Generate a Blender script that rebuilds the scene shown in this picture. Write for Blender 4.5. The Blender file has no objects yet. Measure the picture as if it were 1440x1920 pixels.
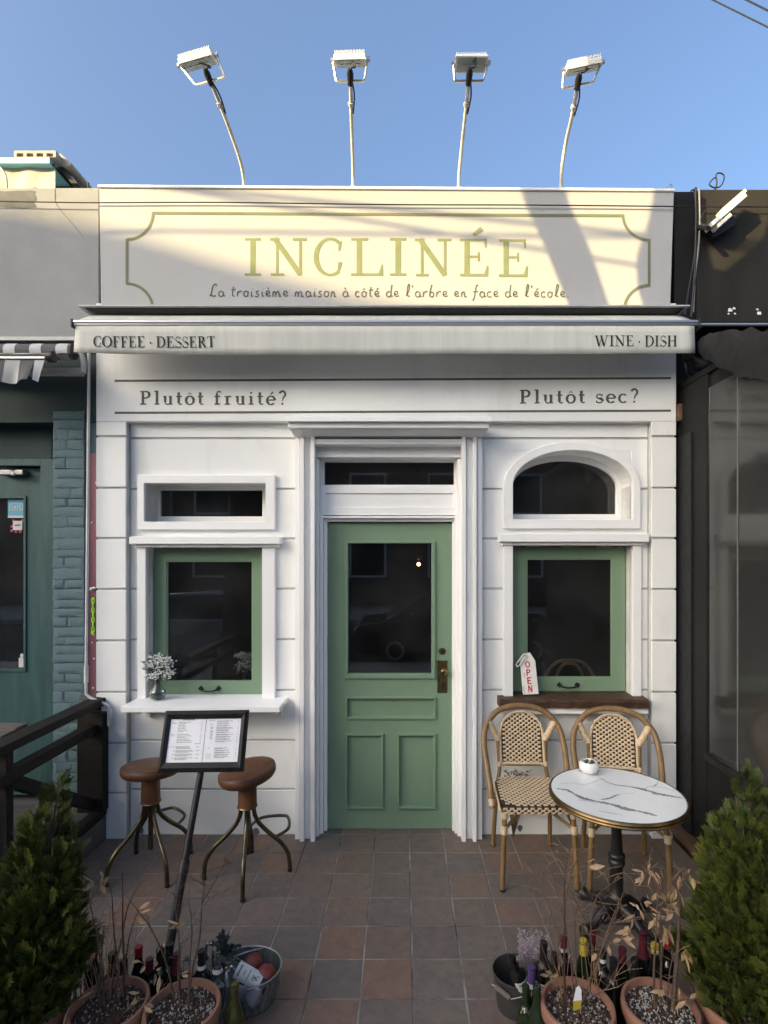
import bpy, math, random
from mathutils import Vector, Matrix, Euler
from math import sin, cos, pi, radians as R
random.seed(11)
SC = bpy.context.scene
COL = SC.collection

# ------------------------------------------------------------------ camera
CAM_H, CAM_D, FPX, CX, CY = 1.9, 3.68, 1013.0, 755.0, 1042.0   # metres / pixels of the 1440x1920 photo
cd = bpy.data.cameras.new('camera'); cam = bpy.data.objects.new('camera', cd); COL.objects.link(cam)
cam.location = (0, -CAM_D, CAM_H); cam.rotation_euler = (R(90), 0, 0)
cd.sensor_fit = 'VERTICAL'; cd.sensor_height = 24.0; cd.sensor_width = 18.0
cd.lens = 24.0 * FPX / 1920.0
cd.shift_x = (720 - CX) / 1920.0; cd.shift_y = (CY - 960) / 1920.0
cd.clip_start = 0.05; cd.clip_end = 2000
SC.camera = cam
# ------------------------------------------------------------------ sky and sun
SUN_EL, SUN_AZ = R(17), R(52)            # low, behind the viewer and well to the left
SUN_DIR = Vector((-sin(SUN_AZ)*cos(SUN_EL), -cos(SUN_AZ)*cos(SUN_EL), sin(SUN_EL)))
W = bpy.data.worlds.new('World'); SC.world = W; W.use_nodes = True
wn = W.node_tree; sky = wn.nodes.new('ShaderNodeTexSky'); sky.sky_type = 'NISHITA'; sky.sun_disc = False
sky.sun_elevation = SUN_EL; sky.sun_rotation = R(232); sky.air_density = 1.0; sky.dust_density = 10.0; sky.ozone_density = 3.4
wn.links.new(sky.outputs[0], wn.nodes['Background'].inputs[0])
wn.nodes['Background'].inputs[1].default_value = 0.15
sl = bpy.data.lights.new('sun', 'SUN'); sl.energy = 3.5; sl.angle = R(0.3); sl.color = (1.0, 0.77, 0.36)
so = bpy.data.objects.new('sun', sl); COL.objects.link(so); so.rotation_euler = SUN_DIR.to_track_quat('Z', 'Y').to_euler()
so.location = (-5, -10, 8)
SC.view_settings.view_transform = 'Standard'; SC.view_settings.look = 'None'
SC.view_settings.exposure = 1.6; SC.view_settings.gamma = 1.0
SC.render.film_transparent = False
SC.cycles.max_bounces = 8; SC.cycles.transmission_bounces = 8; SC.cycles.transparent_max_bounces = 8

# ------------------------------------------------------------------ helpers
def PD(px, py, d): return Vector(((px-CX)/FPX*d, d-CAM_D, CAM_H-(py-CY)/FPX*d))
def PY(px, py, y): return PD(px, py, y+CAM_D)
def X_(px, y): return (px-CX)/FPX*(y+CAM_D)
def Z_(py, y): return CAM_H-(py-CY)/FPX*(y+CAM_D)
def G(px, py, z=0.0): return PD(px, py, (CAM_H-z)*FPX/(py-CY))

def catmull(P, n=6):
    P = [Vector(p) for p in P]; out = []
    for i in range(len(P)-1):
        a = P[max(i-1, 0)]; b = P[i]; c = P[i+1]; e = P[min(i+2, len(P)-1)]
        for k in range(n):
            t = k/n
            out.append(0.5*((2*b)+(c-a)*t+(2*a-5*b+4*c-e)*t*t+(3*b-3*c+e-a)*t**3))
    out.append(P[-1]); return out

class MB:
    def __init__(s): s.v = []; s.f = []
    def add(s, vs, fs):
        b = len(s.v); s.v += [tuple(v) for v in vs]; s.f += [tuple(b+i for i in f) for f in fs]; return s
    def box(s, x0, x1, y0, y1, z0, z1):
        x0, x1 = min(x0, x1), max(x0, x1); y0, y1 = min(y0, y1), max(y0, y1); z0, z1 = min(z0, z1), max(z0, z1)
        return s.add([(x, y, z) for z in (z0, z1) for y in (y0, y1) for x in (x0, x1)],
                     [(0,2,3,1),(4,5,7,6),(0,1,5,4),(2,6,7,3),(0,4,6,2),(1,3,7,5)])
    def obox(s, c, sx, sy, sz, M):           # oriented box, M 3x3
        c = Vector(c)
        vs = [c + M @ Vector((x*sx/2, y*sy/2, z*sz/2)) for z in (-1,1) for y in (-1,1) for x in (-1,1)]
        return s.add(vs, [(0,2,3,1),(4,5,7,6),(0,1,5,4),(2,6,7,3),(0,4,6,2),(1,3,7,5)])
    def beam(s, a, b, w, h, up=(0,0,1)):
        a = Vector(a); b = Vector(b); d = (b-a); L = d.length; d.normalize()
        r = d.cross(Vector(up)).normalized(); u = r.cross(d)
        M = Matrix((r, d, u)).transposed()
        return s.obox((a+b)/2, w, L, h, M)
    def tube(s, pts, r, n=8, cap=True):
        pts = [Vector(p) for p in pts]; m = len(pts)
        rs = r if isinstance(r, (list, tuple)) else [r]*m
        t0 = (pts[1]-pts[0]).normalized()
        ref = Vector((0,0,1)) if abs(t0.z) < .9 else Vector((1,0,0))
        nrm = t0.cross(ref).normalized(); vs = []
        for i in range(m):
            t = (pts[min(i+1, m-1)]-pts[max(i-1, 0)])
            if t.length < 1e-9: t = t0.copy()
            t.normalize(); nrm = (nrm - t*nrm.dot(t))
            if nrm.length < 1e-6: nrm = t.orthogonal()
            nrm.normalize(); b = t.cross(nrm)
            for k in range(n):
                a = 2*pi*k/n; vs.append(pts[i]+(nrm*cos(a)+b*sin(a))*rs[i])
        fs = [(i*n+k, i*n+(k+1) % n, (i+1)*n+(k+1) % n, (i+1)*n+k) for i in range(m-1) for k in range(n)]
        if cap: fs += [tuple(range(n-1, -1, -1)), tuple((m-1)*n+k for k in range(n))]
        return s.add(vs, fs)
    def lathe(s, prof, n=24, c=(0,0,0), sx=1, sy=1, M=None, fn=None):
        c = Vector(c); vs = []
        for (r, z) in prof:
            for k in range(n):
                a = 2*pi*k/n; rr = r*(fn(a, z) if fn else 1)
                p = Vector((rr*cos(a)*sx, rr*sin(a)*sy, z)); vs.append(c+(M @ p if M else p))
        m = len(prof)
        fs = [(i*n+k, i*n+(k+1) % n, (i+1)*n+(k+1) % n, (i+1)*n+k) for i in range(m-1) for k in range(n)]
        if prof[0][0] > 1e-6: fs.append(tuple(range(n-1, -1, -1)))
        if prof[-1][0] > 1e-6: fs.append(tuple((m-1)*n+k for k in range(n)))
        return s.add(vs, fs)
    def ball(s, c, rx, ry=None, rz=None, n=12, m=8):
        ry = ry or rx; rz = rz or rx
        return s.lathe([(max(sin(pi*i/m), 1e-4), -cos(pi*i/m)) for i in range(m+1)], n, c, M=Matrix.Diagonal((rx, ry, rz)))
    def loops(s, A, B):                      # bridge two closed loops
        n = len(A); return s.add(list(A)+list(B), [(i, (i+1) % n, n+(i+1) % n, n+i) for i in range(n)])
    def ring(s, outer, inner, y0, y1):       # outer/inner closed (x,z) loops, same count; a frame y0..y1
        o0 = [(x, y0, z) for x, z in outer]; i0 = [(x, y0, z) for x, z in inner]
        o1 = [(x, y1, z) for x, z in outer]; i1 = [(x, y1, z) for x, z in inner]
        n = len(outer); vs = o0+i0+o1+i1; fs = []
        for k in range(n):
            j = (k+1) % n
            fs += [(k, j, n+j, n+k), (2*n+k, 3*n+k, 3*n+j, 2*n+j), (k, 2*n+k, 2*n+j, j), (n+k, n+j, 3*n+j, 3*n+k)]
        return s.add(vs, fs)
    def frame(s, X0, X1, Z0, Z1, x0, x1, z0, z1, y0, y1):
        return s.ring([(X0,Z0),(X1,Z0),(X1,Z1),(X0,Z1)], [(x0,z0),(x1,z0),(x1,z1),(x0,z1)], y0, y1)
    def slab(s, x0, x1, z0, z1, y0, y1, holes=()):   # wall sheet with rectangular holes
        xs = sorted(set([x0, x1]+[min(max(v, x0), x1) for h in holes for v in h[:2]]))
        zs = sorted(set([z0, z1]+[min(max(v, z0), z1) for h in holes for v in h[2:]]))
        def inside(i, j):
            if i < 0 or j < 0 or i >= len(xs)-1 or j >= len(zs)-1: return False
            cx, cz = (xs[i]+xs[i+1])/2, (zs[j]+zs[j+1])/2
            return not any(h[0] < cx < h[1] and h[2] < cz < h[3] for h in holes)
        idx = {}
        def vid(i, j, b):
            k = (i, j, b)
            if k not in idx: idx[k] = len(s.v); s.v.append((xs[i], y1 if b else y0, zs[j]))
            return idx[k]
        for i in range(len(xs)-1):
            for j in range(len(zs)-1):
                if not inside(i, j): continue
                a, b, c, d = (i, j), (i+1, j), (i+1, j+1), (i, j+1)
                s.f.append(tuple(vid(*p, 0) for p in (a, b, c, d)))
                s.f.append(tuple(vid(*p, 1) for p in (d, c, b, a)))
                for (p, q, di, dj) in ((a, b, 0, -1), (b, c, 1, 0), (c, d, 0, 1), (d, a, -1, 0)):
                    if not inside(i+di, j+dj): s.f.append((vid(*q, 0), vid(*p, 0), vid(*p, 1), vid(*q, 1)))
        return s
    def prism(s, poly, y0, y1):              # (x,z) polygon extruded along y
        n = len(poly)
        return s.add([(x, y0, z) for x, z in poly]+[(x, y1, z) for x, z in poly],
                     [tuple(range(n)), tuple(range(2*n-1, n-1, -1))]+[((i+1) % n, i, n+i, n+(i+1) % n) for i in range(n)])
    def mesh(s, name, off=(0,0,0), smooth=None):
        me = bpy.data.meshes.new(name); o = Vector(off)
        me.from_pydata([tuple(Vector(v)-o) for v in s.v], [], s.f); me.update()
        if smooth:
            me.polygons.foreach_set('use_smooth', [True]*len(me.polygons))
            me.set_sharp_from_angle(angle=R(smooth))
        return me
    def build(s, name, mat, parent=None, smooth=None, bevel=None, off=None, seg=2):
        if off is None:
            off = (0,0,0); q = parent
            while q is not None: off = Vector(off)+q.location; q = q.parent
        me = s.mesh(name, off, smooth); me.materials.append(mat)
        ob = bpy.data.objects.new(name, me); COL.objects.link(ob); ob.parent = parent
        if bevel:
            m = ob.modifiers.new('bevel', 'BEVEL'); m.width = bevel; m.segments = seg; m.limit_method = 'ANGLE'; m.angle_limit = R(40)
        return ob
def islands(mb, name, mat, parent, **k):
    par = list(range(len(mb.v)))
    def find(a):
        while par[a] != a: par[a] = par[par[a]]; a = par[a]
        return a
    for f in mb.f:
        for v in f[1:]: par[find(v)] = find(f[0])
    groups = {}
    for f in mb.f: groups.setdefault(find(f[0]), []).append(f)
    out = []
    for fs in groups.values():
        ids = sorted({v for f in fs for v in f}); mp = {v: i for i, v in enumerate(ids)}
        m_ = MB(); m_.add([mb.v[i] for i in ids], [tuple(mp[v] for v in f) for f in fs]); out.append(m_.build(name, mat, parent, **k))
    return out
def tag(o, label=None, cat=None, group=None, kind=None):
    if label: o['label'] = label
    if cat: o['category'] = cat
    if group: o['group'] = group
    if kind: o['kind'] = kind
    return o
def thing(name, label, cat, loc=(0,0,0), group=None):
    o = bpy.data.objects.new(name, None); COL.objects.link(o); o.location = loc; o.empty_display_size = .1
    return tag(o, label, cat, group)
def copy_tree(o, parent=None):
    c = o.copy(); COL.objects.link(c); c.parent = parent
    for ch in list(o.children): copy_tree(ch, c)
    return c

# ------------------------------------------------------------------ materials
def lin(r, g, b):
    f = lambda c: (c/255/12.92) if c <= 10 else ((c/255+.055)/1.055)**2.4
    return (f(r), f(g), f(b), 1)
def mat(name, c1, rough=.6, metal=0.0, c2=None, nscale=4.0, ndet=6, lo=.35, hi=.65, bump=0.0, bscale=60.0, bdist=.002,
        stretch=(1,1,1), rand=None, trans=0.0, ior=1.45, coat=0.0, spec=.5, rvar=0.0, sss=None, alpha=None, sheen=0, stain=None):
    m = bpy.data.materials.new(name); m.use_nodes = True; nt = m.node_tree; b = nt.nodes['Principled BSDF']
    N = lambda t: nt.nodes.new(t); L = nt.links.new
    b.inputs['Base Color'].default_value = c1; b.inputs['Roughness'].default_value = rough
    b.inputs['Metallic'].default_value = metal; b.inputs['IOR'].default_value = ior
    b.inputs['Transmission Weight'].default_value = trans; b.inputs['Coat Weight'].default_value = coat
    b.inputs['Specular IOR Level'].default_value = spec; b.inputs['Sheen Weight'].default_value = sheen
    tc = N('ShaderNodeTexCoord'); mp = N('ShaderNodeMapping'); mp.inputs['Scale'].default_value = stretch
    oi = N('ShaderNodeObjectInfo'); add = N('ShaderNodeVectorMath'); add.operation = 'ADD'
    L(tc.outputs['Object'], mp.inputs[0])
    comb = N('ShaderNodeCombineXYZ'); mul = N('ShaderNodeMath'); mul.operation = 'MULTIPLY'; mul.inputs[1].default_value = 37.0
    L(oi.outputs['Random'], mul.inputs[0]); L(mul.outputs[0], comb.inputs[0]); L(mul.outputs[0], comb.inputs[1])
    L(mp.outputs[0], add.inputs[0]); L(comb.outputs[0], add.inputs[1])
    if c2 is not None:
        n = N('ShaderNodeTexNoise'); n.inputs['Scale'].default_value = nscale; n.inputs['Detail'].default_value = ndet
        n.inputs['Roughness'].default_value = .6
        L(add.outputs[0], n.inputs['Vector'])
        r = N('ShaderNodeValToRGB'); r.color_ramp.elements[0].position = lo; r.color_ramp.elements[1].position = hi
        r.color_ramp.elements[0].color = c1; r.color_ramp.elements[1].color = c2
        L(n.outputs['Fac'], r.inputs[0]); out = r.outputs[0]
        if rand:                                     # per-object colour
            rr = N('ShaderNodeValToRGB'); e = rr.color_ramp.elements; rr.color_ramp.interpolation = 'LINEAR'
            for k, c in enumerate(rand):
                p = k/(len(rand)-1)
                if k == 0: e[0].position = 0; e[0].color = c
                elif k == len(rand)-1: e[-1].position = 1; e[-1].color = c
                else: q = e.new(p); q.color = c
            L(oi.outputs['Random'], rr.inputs[0])
            mx = N('ShaderNodeMix'); mx.data_type = 'RGBA'; mx.inputs[0].default_value = .48
            L(out, mx.inputs[6]); L(rr.outputs[0], mx.inputs[7]); out = mx.outputs[2]
        if stain:                                    # drips, scuffs and grime with shapes of their own: (amount, scale, stretch, lo, hi)
            am, ssc, sst, slo, shi = stain
            mp2 = N('ShaderNodeMapping'); mp2.inputs['Scale'].default_value = sst; L(add.outputs[0], mp2.inputs[0])
            n3 = N('ShaderNodeTexNoise'); n3.inputs['Scale'].default_value = ssc; n3.inputs['Detail'].default_value = 8; n3.inputs['Roughness'].default_value = .65; L(mp2.outputs[0], n3.inputs['Vector'])
            mr2 = N('ShaderNodeMapRange'); mr2.inputs[1].default_value = slo; mr2.inputs[2].default_value = shi; mr2.inputs[3].default_value = 0; mr2.inputs[4].default_value = am; L(n3.outputs['Fac'], mr2.inputs[0])
            mx2 = N('ShaderNodeMix'); mx2.data_type = 'RGBA'; mx2.inputs[7].default_value = (.30,.28,.25,1) if c1[1] > .4 else (c1[0]*.45, c1[1]*.45, c1[2]*.45, 1)
            L(mr2.outputs[0], mx2.inputs[0]); L(out, mx2.inputs[6]); out = mx2.outputs[2]
        L(out, b.inputs['Base Color'])
        if rvar:
            mr = N('ShaderNodeMapRange'); mr.inputs[3].default_value = rough-rvar; mr.inputs[4].default_value = rough+rvar
            L(n.outputs['Fac'], mr.inputs[0]); L(mr.outputs[0], b.inputs['Roughness'])
    if bump:
        n2 = N('ShaderNodeTexNoise'); n2.inputs['Scale'].default_value = bscale; n2.inputs['Detail'].default_value = 5
        L(add.outputs[0], n2.inputs['Vector'])
        bp = N('ShaderNodeBump'); bp.inputs['Strength'].default_value = bump; bp.inputs['Distance'].default_value = bdist
        L(n2.outputs['Fac'], bp.inputs['Height']); L(bp.outputs[0], b.inputs['Normal'])
    return m
def emis(name, c, s):
    m = mat(name, c); b = m.node_tree.nodes['Principled BSDF']
    b.inputs['Emission Color'].default_value = c; b.inputs['Emission Strength'].default_value = s; return m
def g(v, w=None): return (v, v, v, 1) if w is None else (v*w[0], v*w[1], v*w[2], 1)

M = {}
M['stucco'] = mat('white_stucco', (.84,.845,.83,1), .75, c2=(.77,.775,.76,1), nscale=1.7, lo=.3, hi=.75, bump=.35, bscale=170, bdist=.0015, stain=(.20, 2.0, (2.4,2.4,.6), .55, .78))
M['trim'] = mat('white_trim_paint', (.86,.86,.85,1), .5, c2=(.81,.81,.80,1), nscale=2.2, lo=.3, hi=.7, stain=(.10, 3.0, (1,1,1), .58, .82))
M['joint'] = mat('joint_stucco', (.62,.62,.60,1), .85, c2=(.50,.50,.48,1), nscale=8)
M['sign'] = mat('sign_render', (.42,.42,.42,1), .8, c2=(.39,.388,.383,1), nscale=1.3, lo=.3, hi=.8, bump=.5, bscale=240, bdist=.0012, stain=(.18, 2.2, (1.6,1.6,.8), .55, .8))
M['green'] = mat('sage_green_paint', (.185,.278,.182,1), .45, c2=(.168,.256,.166,1), nscale=3, lo=.3, hi=.7, bump=.12, bscale=110, bdist=.0008, rvar=.08, stain=(.30, 5.0, (2,2,1.0), .58, .82))
M['olive_ink'] = mat('olive_sign_paint', (.215,.240,.120,1), .8, c2=(.18,.205,.10,1), nscale=14)
M['grey_ink'] = mat('olive_grey_lettering', (.090,.094,.072,1), .8, c2=(.14,.145,.112,1), nscale=40, lo=.4, hi=.75)
M['border_ink'] = mat('border_line_paint', (.17,.185,.11,1), .8, c2=(.14,.15,.09,1), nscale=10)
M['black_ink'] = mat('black_lettering', g(.008), .7)
M['red_ink'] = mat('red_lettering', (.45,.01,.02,1), .6)
def thin_glass(name, tint, haze, ior=1.5):
    m = bpy.data.materials.new(name); m.use_nodes = True; nt = m.node_tree; N = lambda t: nt.nodes.new(t); L = nt.links.new
    for n_ in list(nt.nodes):
        if n_.type == 'BSDF_PRINCIPLED': nt.nodes.remove(n_)
    out = [n_ for n_ in nt.nodes if n_.type == 'OUTPUT_MATERIAL'][0]
    tr = N('ShaderNodeBsdfTransparent'); tr.inputs[0].default_value = tint; gl = N('ShaderNodeBsdfGlossy'); gl.inputs['Roughness'].default_value = .0; gl.inputs['Color'].default_value = (1,1,1,1)
    fr = N('ShaderNodeFresnel'); fr.inputs[0].default_value = ior; m1 = N('ShaderNodeMixShader'); L(fr.outputs[0], m1.inputs[0]); L(tr.outputs[0], m1.inputs[1]); L(gl.outputs[0], m1.inputs[2])
    tc = N('ShaderNodeTexCoord'); ns = N('ShaderNodeTexNoise'); ns.inputs['Scale'].default_value = 2.2; ns.inputs['Detail'].default_value = 6; L(tc.outputs['Object'], ns.inputs['Vector'])
    mr = N('ShaderNodeMapRange'); mr.inputs[1].default_value = .38; mr.inputs[2].default_value = .72; mr.inputs[3].default_value = haze*.25; mr.inputs[4].default_value = haze*1.6; L(ns.outputs['Fac'], mr.inputs[0])
    df = N('ShaderNodeBsdfDiffuse'); df.inputs[0].default_value = (.6,.6,.6,1); m2 = N('ShaderNodeMixShader'); L(mr.outputs[0], m2.inputs[0]); L(m1.outputs[0], m2.inputs[1]); L(df.outputs[0], m2.inputs[2]); L(m2.outputs[0], out.inputs[0])
    return m
M['glass'] = thin_glass('window_glass', (.88,.90,.90,1), .018)
M['film'] = mat('grey_vinyl_window', (.30,.30,.295,1), .11, trans=.92, ior=1.5, c2=(.42,.42,.41,1), nscale=2, bump=.1, bscale=4, bdist=.004)
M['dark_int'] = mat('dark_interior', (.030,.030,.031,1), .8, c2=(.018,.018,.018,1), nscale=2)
M['int_floor'] = mat('interior_floor', (.05,.04,.033,1), .6)
M['brass'] = mat('aged_brass', (.23,.17,.075,1), .36, metal=1.0, c2=(.12,.09,.05,1), nscale=22, rvar=.1)
M['gold'] = mat('brass_table_edge', (.26,.175,.075,1), .36, metal=1.0, c2=(.12,.08,.04,1), nscale=9)
M['steel'] = mat('steel', (.42,.42,.42,1), .35, metal=1.0, c2=(.3,.3,.3,1), nscale=12)
M['alu'] = mat('satin_aluminium', (.55,.55,.56,1), .38, metal=.9)
M['zinc'] = mat('galvanised_steel', (.40,.42,.40,1), .42, metal=.85, c2=(.24,.26,.25,1), nscale=18)
M['black_metal'] = mat('black_metal', g(.008), .45, spec=.3, c2=g(.02), nscale=20)
M['black_plastic'] = mat('black_plastic', g(.010), .5)
M['black_iron'] = mat('black_cast_iron', g(.010), .38, c2=g(.018), nscale=30, bump=.3, bscale=120)
M['awning'] = mat('cream_awning_canvas', (.60,.60,.55,1), .85, c2=(.50,.50,.45,1), nscale=3, stretch=(7,1,.7), lo=.35, hi=.8, bump=.3, bscale=500, bdist=.0006)
M['cassette'] = mat('dark_cassette', (.022,.022,.021,1), .5)
M['pale_metal'] = mat('pale_painted_metal', (.50,.50,.49,1), .45, c2=(.40,.40,.39,1), nscale=8)
M['lampwhite'] = mat('white_lamp_housing', (.80,.79,.75,1), .5)
M['lampglass'] = mat('lamp_glass', (.42,.47,.46,1), .12, c2=(.36,.40,.39,1), nscale=20)
M['pole'] = mat('white_pole_paint', (.62,.60,.54,1), .55, c2=(.45,.42,.36,1), nscale=14, lo=.45, hi=.75)
M['concrete'] = mat('grey_concrete_render', (.31,.315,.32,1), .9, c2=(.24,.245,.25,1), nscale=2.4, lo=.3, hi=.75, bump=.5, bscale=60, bdist=.003)
M['concrete_patch'] = mat('dark_cement_patch', (.16,.16,.16,1), .95, c2=(.11,.11,.11,1), nscale=8, bump=.6, bscale=50)
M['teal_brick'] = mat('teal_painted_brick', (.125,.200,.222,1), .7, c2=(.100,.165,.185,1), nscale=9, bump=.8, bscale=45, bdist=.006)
M['teal_joint'] = mat('teal_painted_joint', (.085,.140,.155,1), .8, bump=.6, bscale=60, bdist=.004)
M['teal_wood'] = mat('teal_stained_wood', (.034,.094,.095,1), .55, c2=(.018,.052,.056,1), nscale=3.0, stretch=(5,5,.8), lo=.3, hi=.7, bump=.2, bscale=30)
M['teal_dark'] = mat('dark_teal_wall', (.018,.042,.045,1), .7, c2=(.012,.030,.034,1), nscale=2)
M['pink'] = mat('dusty_pink_panel', (.24,.095,.125,1), .6, c2=(.18,.07,.095,1), nscale=3, stretch=(2,2,.5))
M['pipe'] = mat('white_conduit', (.62,.62,.61,1), .45, c2=(.5,.5,.49,1), nscale=6)
M['lime'] = mat('lime_plastic', (.32,.75,.03,1), .4)
M['rail'] = mat('dark_brown_stained_timber', (.017,.0145,.013,1), .6, spec=.25, c2=(.010,.0085,.008,1), nscale=6, stretch=(8,.6,8), bump=.35, bscale=40)
M['deck'] = mat('weathered_deck_board', (.085,.080,.075,1), .8, c2=(.05,.046,.042,1), nscale=5, stretch=(.7,6,6), bump=.4, bscale=40)
M['old_wood'] = mat('weathered_plank', (.17,.14,.115,1), .85, c2=(.07,.055,.042,1), nscale=7, stretch=(1,9,9), bump=.8, bscale=40)
M['sill_wood'] = mat('walnut_sill', (.085,.043,.022,1), .55, c2=(.030,.016,.010,1), nscale=9, stretch=(.7,7,9), bump=.5, bscale=50, lo=.3, hi=.7)
M['plank'] = mat('brown_base_plank', (.15,.085,.045,1), .6, c2=(.10,.055,.03,1), nscale=8, stretch=(6,.6,6))
M['tile'] = mat('slate_terracotta_tile', (.080,.076,.074,1), .62, c2=(0.221,0.160,0.123,1), nscale=5, lo=.30, hi=.72, bump=.7, bscale=28, bdist=.004, rvar=.12,
                rand=[(0.108,0.104,0.098,1),(0.207,0.126,0.091,1),(0.138,0.126,0.110,1),(0.172,0.129,0.098,1),(0.255,0.129,0.079,1),(0.110,0.109,0.106,1),(0.186,0.137,0.110,1),(0.135,0.110,0.098,1),(0.163,0.142,0.118,1)], stain=(.5, 9, (1,1,1), .56, .78))
M['grout'] = mat('pale_grout', (.34,.325,.30,1), .95, c2=(.06,.054,.05,1), nscale=2.6, lo=.40, hi=.60, bump=.4)
M['riser'] = mat('grey_riser_tile', (.115,.11,.105,1), .6, c2=(.085,.08,.077,1), nscale=4, bump=.2)
M['asphalt'] = mat('asphalt', g(.05), .9, c2=g(.035), nscale=30, bump=.5, bscale=200)
M['pavement'] = mat('concrete_pavement', (.40,.385,.36,1), .9, c2=(.32,.31,.29,1), nscale=5)
M['leather'] = mat('brown_leather', (.145,.060,.027,1), .40, c2=(.062,.027,.015,1), nscale=13, lo=.36, hi=.78, bump=.45, bscale=110, bdist=.0012, rvar=.08)
M['bronze'] = mat('bronze_tube', (.15,.125,.075,1), .3, metal=.95, c2=(.075,.062,.04,1), nscale=16, rvar=.08)
M['bamboo'] = mat('bamboo_brown_tube', (.25,.155,.066,1), .38, c2=(.14,.08,.032,1), nscale=12, stretch=(2,2,.5), lo=.3, hi=.75)
M['cane'] = mat('cream_wicker', (.62,.49,.33,1), .55, c2=(.50,.38,.24,1), nscale=60)
M['cane_dark'] = mat('dark_brown_wicker', (.018,.012,.010,1), .6)
M['terracotta'] = mat('terracotta', (.30,.145,.095,1), .8, c2=(.22,.11,.075,1), nscale=5, lo=.3, hi=.7, bump=.2, bscale=90)
M['soil'] = mat('potting_soil', (.030,.020,.015,1), 1, c2=(.06,.04,.03,1), nscale=40, bump=1, bscale=120, bdist=.008)
M['perlite'] = mat('perlite_chips', (.34,.32,.30,1), .9)
M['bark_chip'] = mat('bark_chips', (.075,.040,.026,1), .9)
M['leaf_dry'] = mat('dry_tan_leaf', (.40,.285,.175,1), .7, c2=(.27,.17,.09,1), nscale=16)
M['twig'] = mat('dry_twig', (.125,.078,.055,1), .8, c2=(.07,.043,.032,1), nscale=30)
M['twig_red'] = mat('dark_red_twig', (.060,.022,.020,1), .7)
M['straw'] = mat('straw_grass', (.22,.135,.075,1), .8)
M['trunk'] = mat('tree_bark', (.085,.065,.05,1), .9, c2=(.045,.035,.028,1), nscale=9, stretch=(3,3,.6), bump=1, bscale=20, bdist=.02)
M['lavender'] = mat('dried_lavender', (.31,.26,.275,1), .9)
M['euca'] = mat('dark_sprig', (.022,.032,.026,1), .7)
M['white_petal'] = mat('white_petal', (.86,.86,.83,1), .7)
M['stem'] = mat('green_stem', (.06,.085,.035,1), .6)
M['ceramic'] = mat('white_ceramic', (.80,.80,.79,1), .22, coat=.4)
M['succulent'] = mat('succulent', (.09,.15,.06,1), .5)
M['paper'] = mat('paper', (.80,.80,.82,1), .7, c2=(.74,.74,.78,1), nscale=6)
M['print'] = mat('menu_print', (.10,.10,.11,1), .8)
M['tagwhite'] = mat('tag_board', (.74,.72,.68,1), .6, c2=(.64,.61,.57,1), nscale=12)
M['rope'] = mat('white_cord', (.65,.63,.58,1), .8)
M['pom'] = mat('pomegranate', (.20,.035,.028,1), .42, c2=(.11,.016,.018,1), nscale=9, lo=.35, hi=.7)
M['cloth'] = mat('grey_mauve_cloth', (.24,.22,.26,1), .85)
M['bucket'] = mat('dark_bucket', (.035,.033,.032,1), .45, c2=(.05,.047,.045,1), nscale=8)
M['handlewood'] = mat('grey_wood_grip', (.17,.145,.12,1), .7)
def glassy(n, c, r=.04): return mat(n, c, r, trans=.55, ior=1.5)
M['gl_dark'] = mat('near_black_bottle_glass', (.008,.009,.008,1), .06, spec=.6)
M['gl_green'] = glassy('green_bottle_glass', (.025,.045,.016,1))
M['gl_olive'] = glassy('olive_bottle_glass', (.085,.09,.02,1))
M['gl_clear'] = mat('clear_bottle_glass', (.86,.90,.88,1), .02, trans=.985, ior=1.38)
M['foil_red'] = mat('red_foil', (.25,.010,.018,1), .38)
M['foil_wine'] = mat('wine_foil', (.07,.010,.018,1), .4)
M['foil_black'] = mat('black_foil', g(.012), .38)
M['foil_yellow'] = mat('yellow_foil', (.42,.32,.03,1), .45)
M['foil_purple'] = mat('purple_foil', (.06,.035,.13,1), .4)
M['foil_blue'] = mat('navy_foil', (.012,.016,.05,1), .4)
M['label'] = mat('wine_label', (.58,.57,.56,1), .7, c2=(.50,.49,.48,1), nscale=9)
M['blackwall'] = mat('black_painted_wall', (.010,.010,.0105,1), .55, spec=.22, c2=(.016,.015,.0145,1), nscale=2.2, lo=.35, hi=.8, bump=.3, bscale=40)
M['bronzewall'] = mat('bronze_grey_panel', (.036,.033,.030,1), .6, spec=.1, c2=(.027,.025,.023,1), nscale=2.5, stretch=(2,2,.5), bump=.2, bscale=50)
M['tarp'] = mat('black_tarp', (.016,.016,.017,1), .5, spec=.3, bump=.6, bscale=14, bdist=.02, c2=(.015,.015,.015,1), nscale=5)
M['cable'] = mat('black_cable', g(.012), .55)
M['cablegrey'] = mat('grey_cable', g(.22), .5)
M['tarp_beige'] = mat('beige_tarp', (.55,.50,.42,1), .8, c2=(.46,.41,.34,1), nscale=3, bump=.3, bscale=9, bdist=.03)
M['turq'] = mat('turquoise_edge_trim', (.22,.56,.60,1), .5)
M['block'] = mat('concrete_block', (.46,.42,.36,1), .95, c2=(.38,.34,.29,1), nscale=10, bump=.7, bscale=90)
M['roofdark'] = mat('dark_roofing', (.05,.045,.042,1), .8)
M['stripe_grey'] = mat('grey_stripe_canvas', (.10,.10,.105,1), .85)
M['stripe_white'] = mat('white_stripe_canvas', (.50,.50,.50,1), .85)
M['sticker_blue'] = mat('blue_sticker', (.10,.34,.44,1), .5)
M['sticker_red'] = mat('red_sticker', (.45,.05,.08,1), .5)
M['bulb'] = emis('warm_bulb', (1.0,.55,.20,1), 5)
M['farbrick'] = mat('far_brick', (.24,.17,.13,1), .9, c2=(.19,.13,.10,1), nscale=2)
M['farwin'] = mat('far_window', (.04,.045,.05,1), .1)
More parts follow.
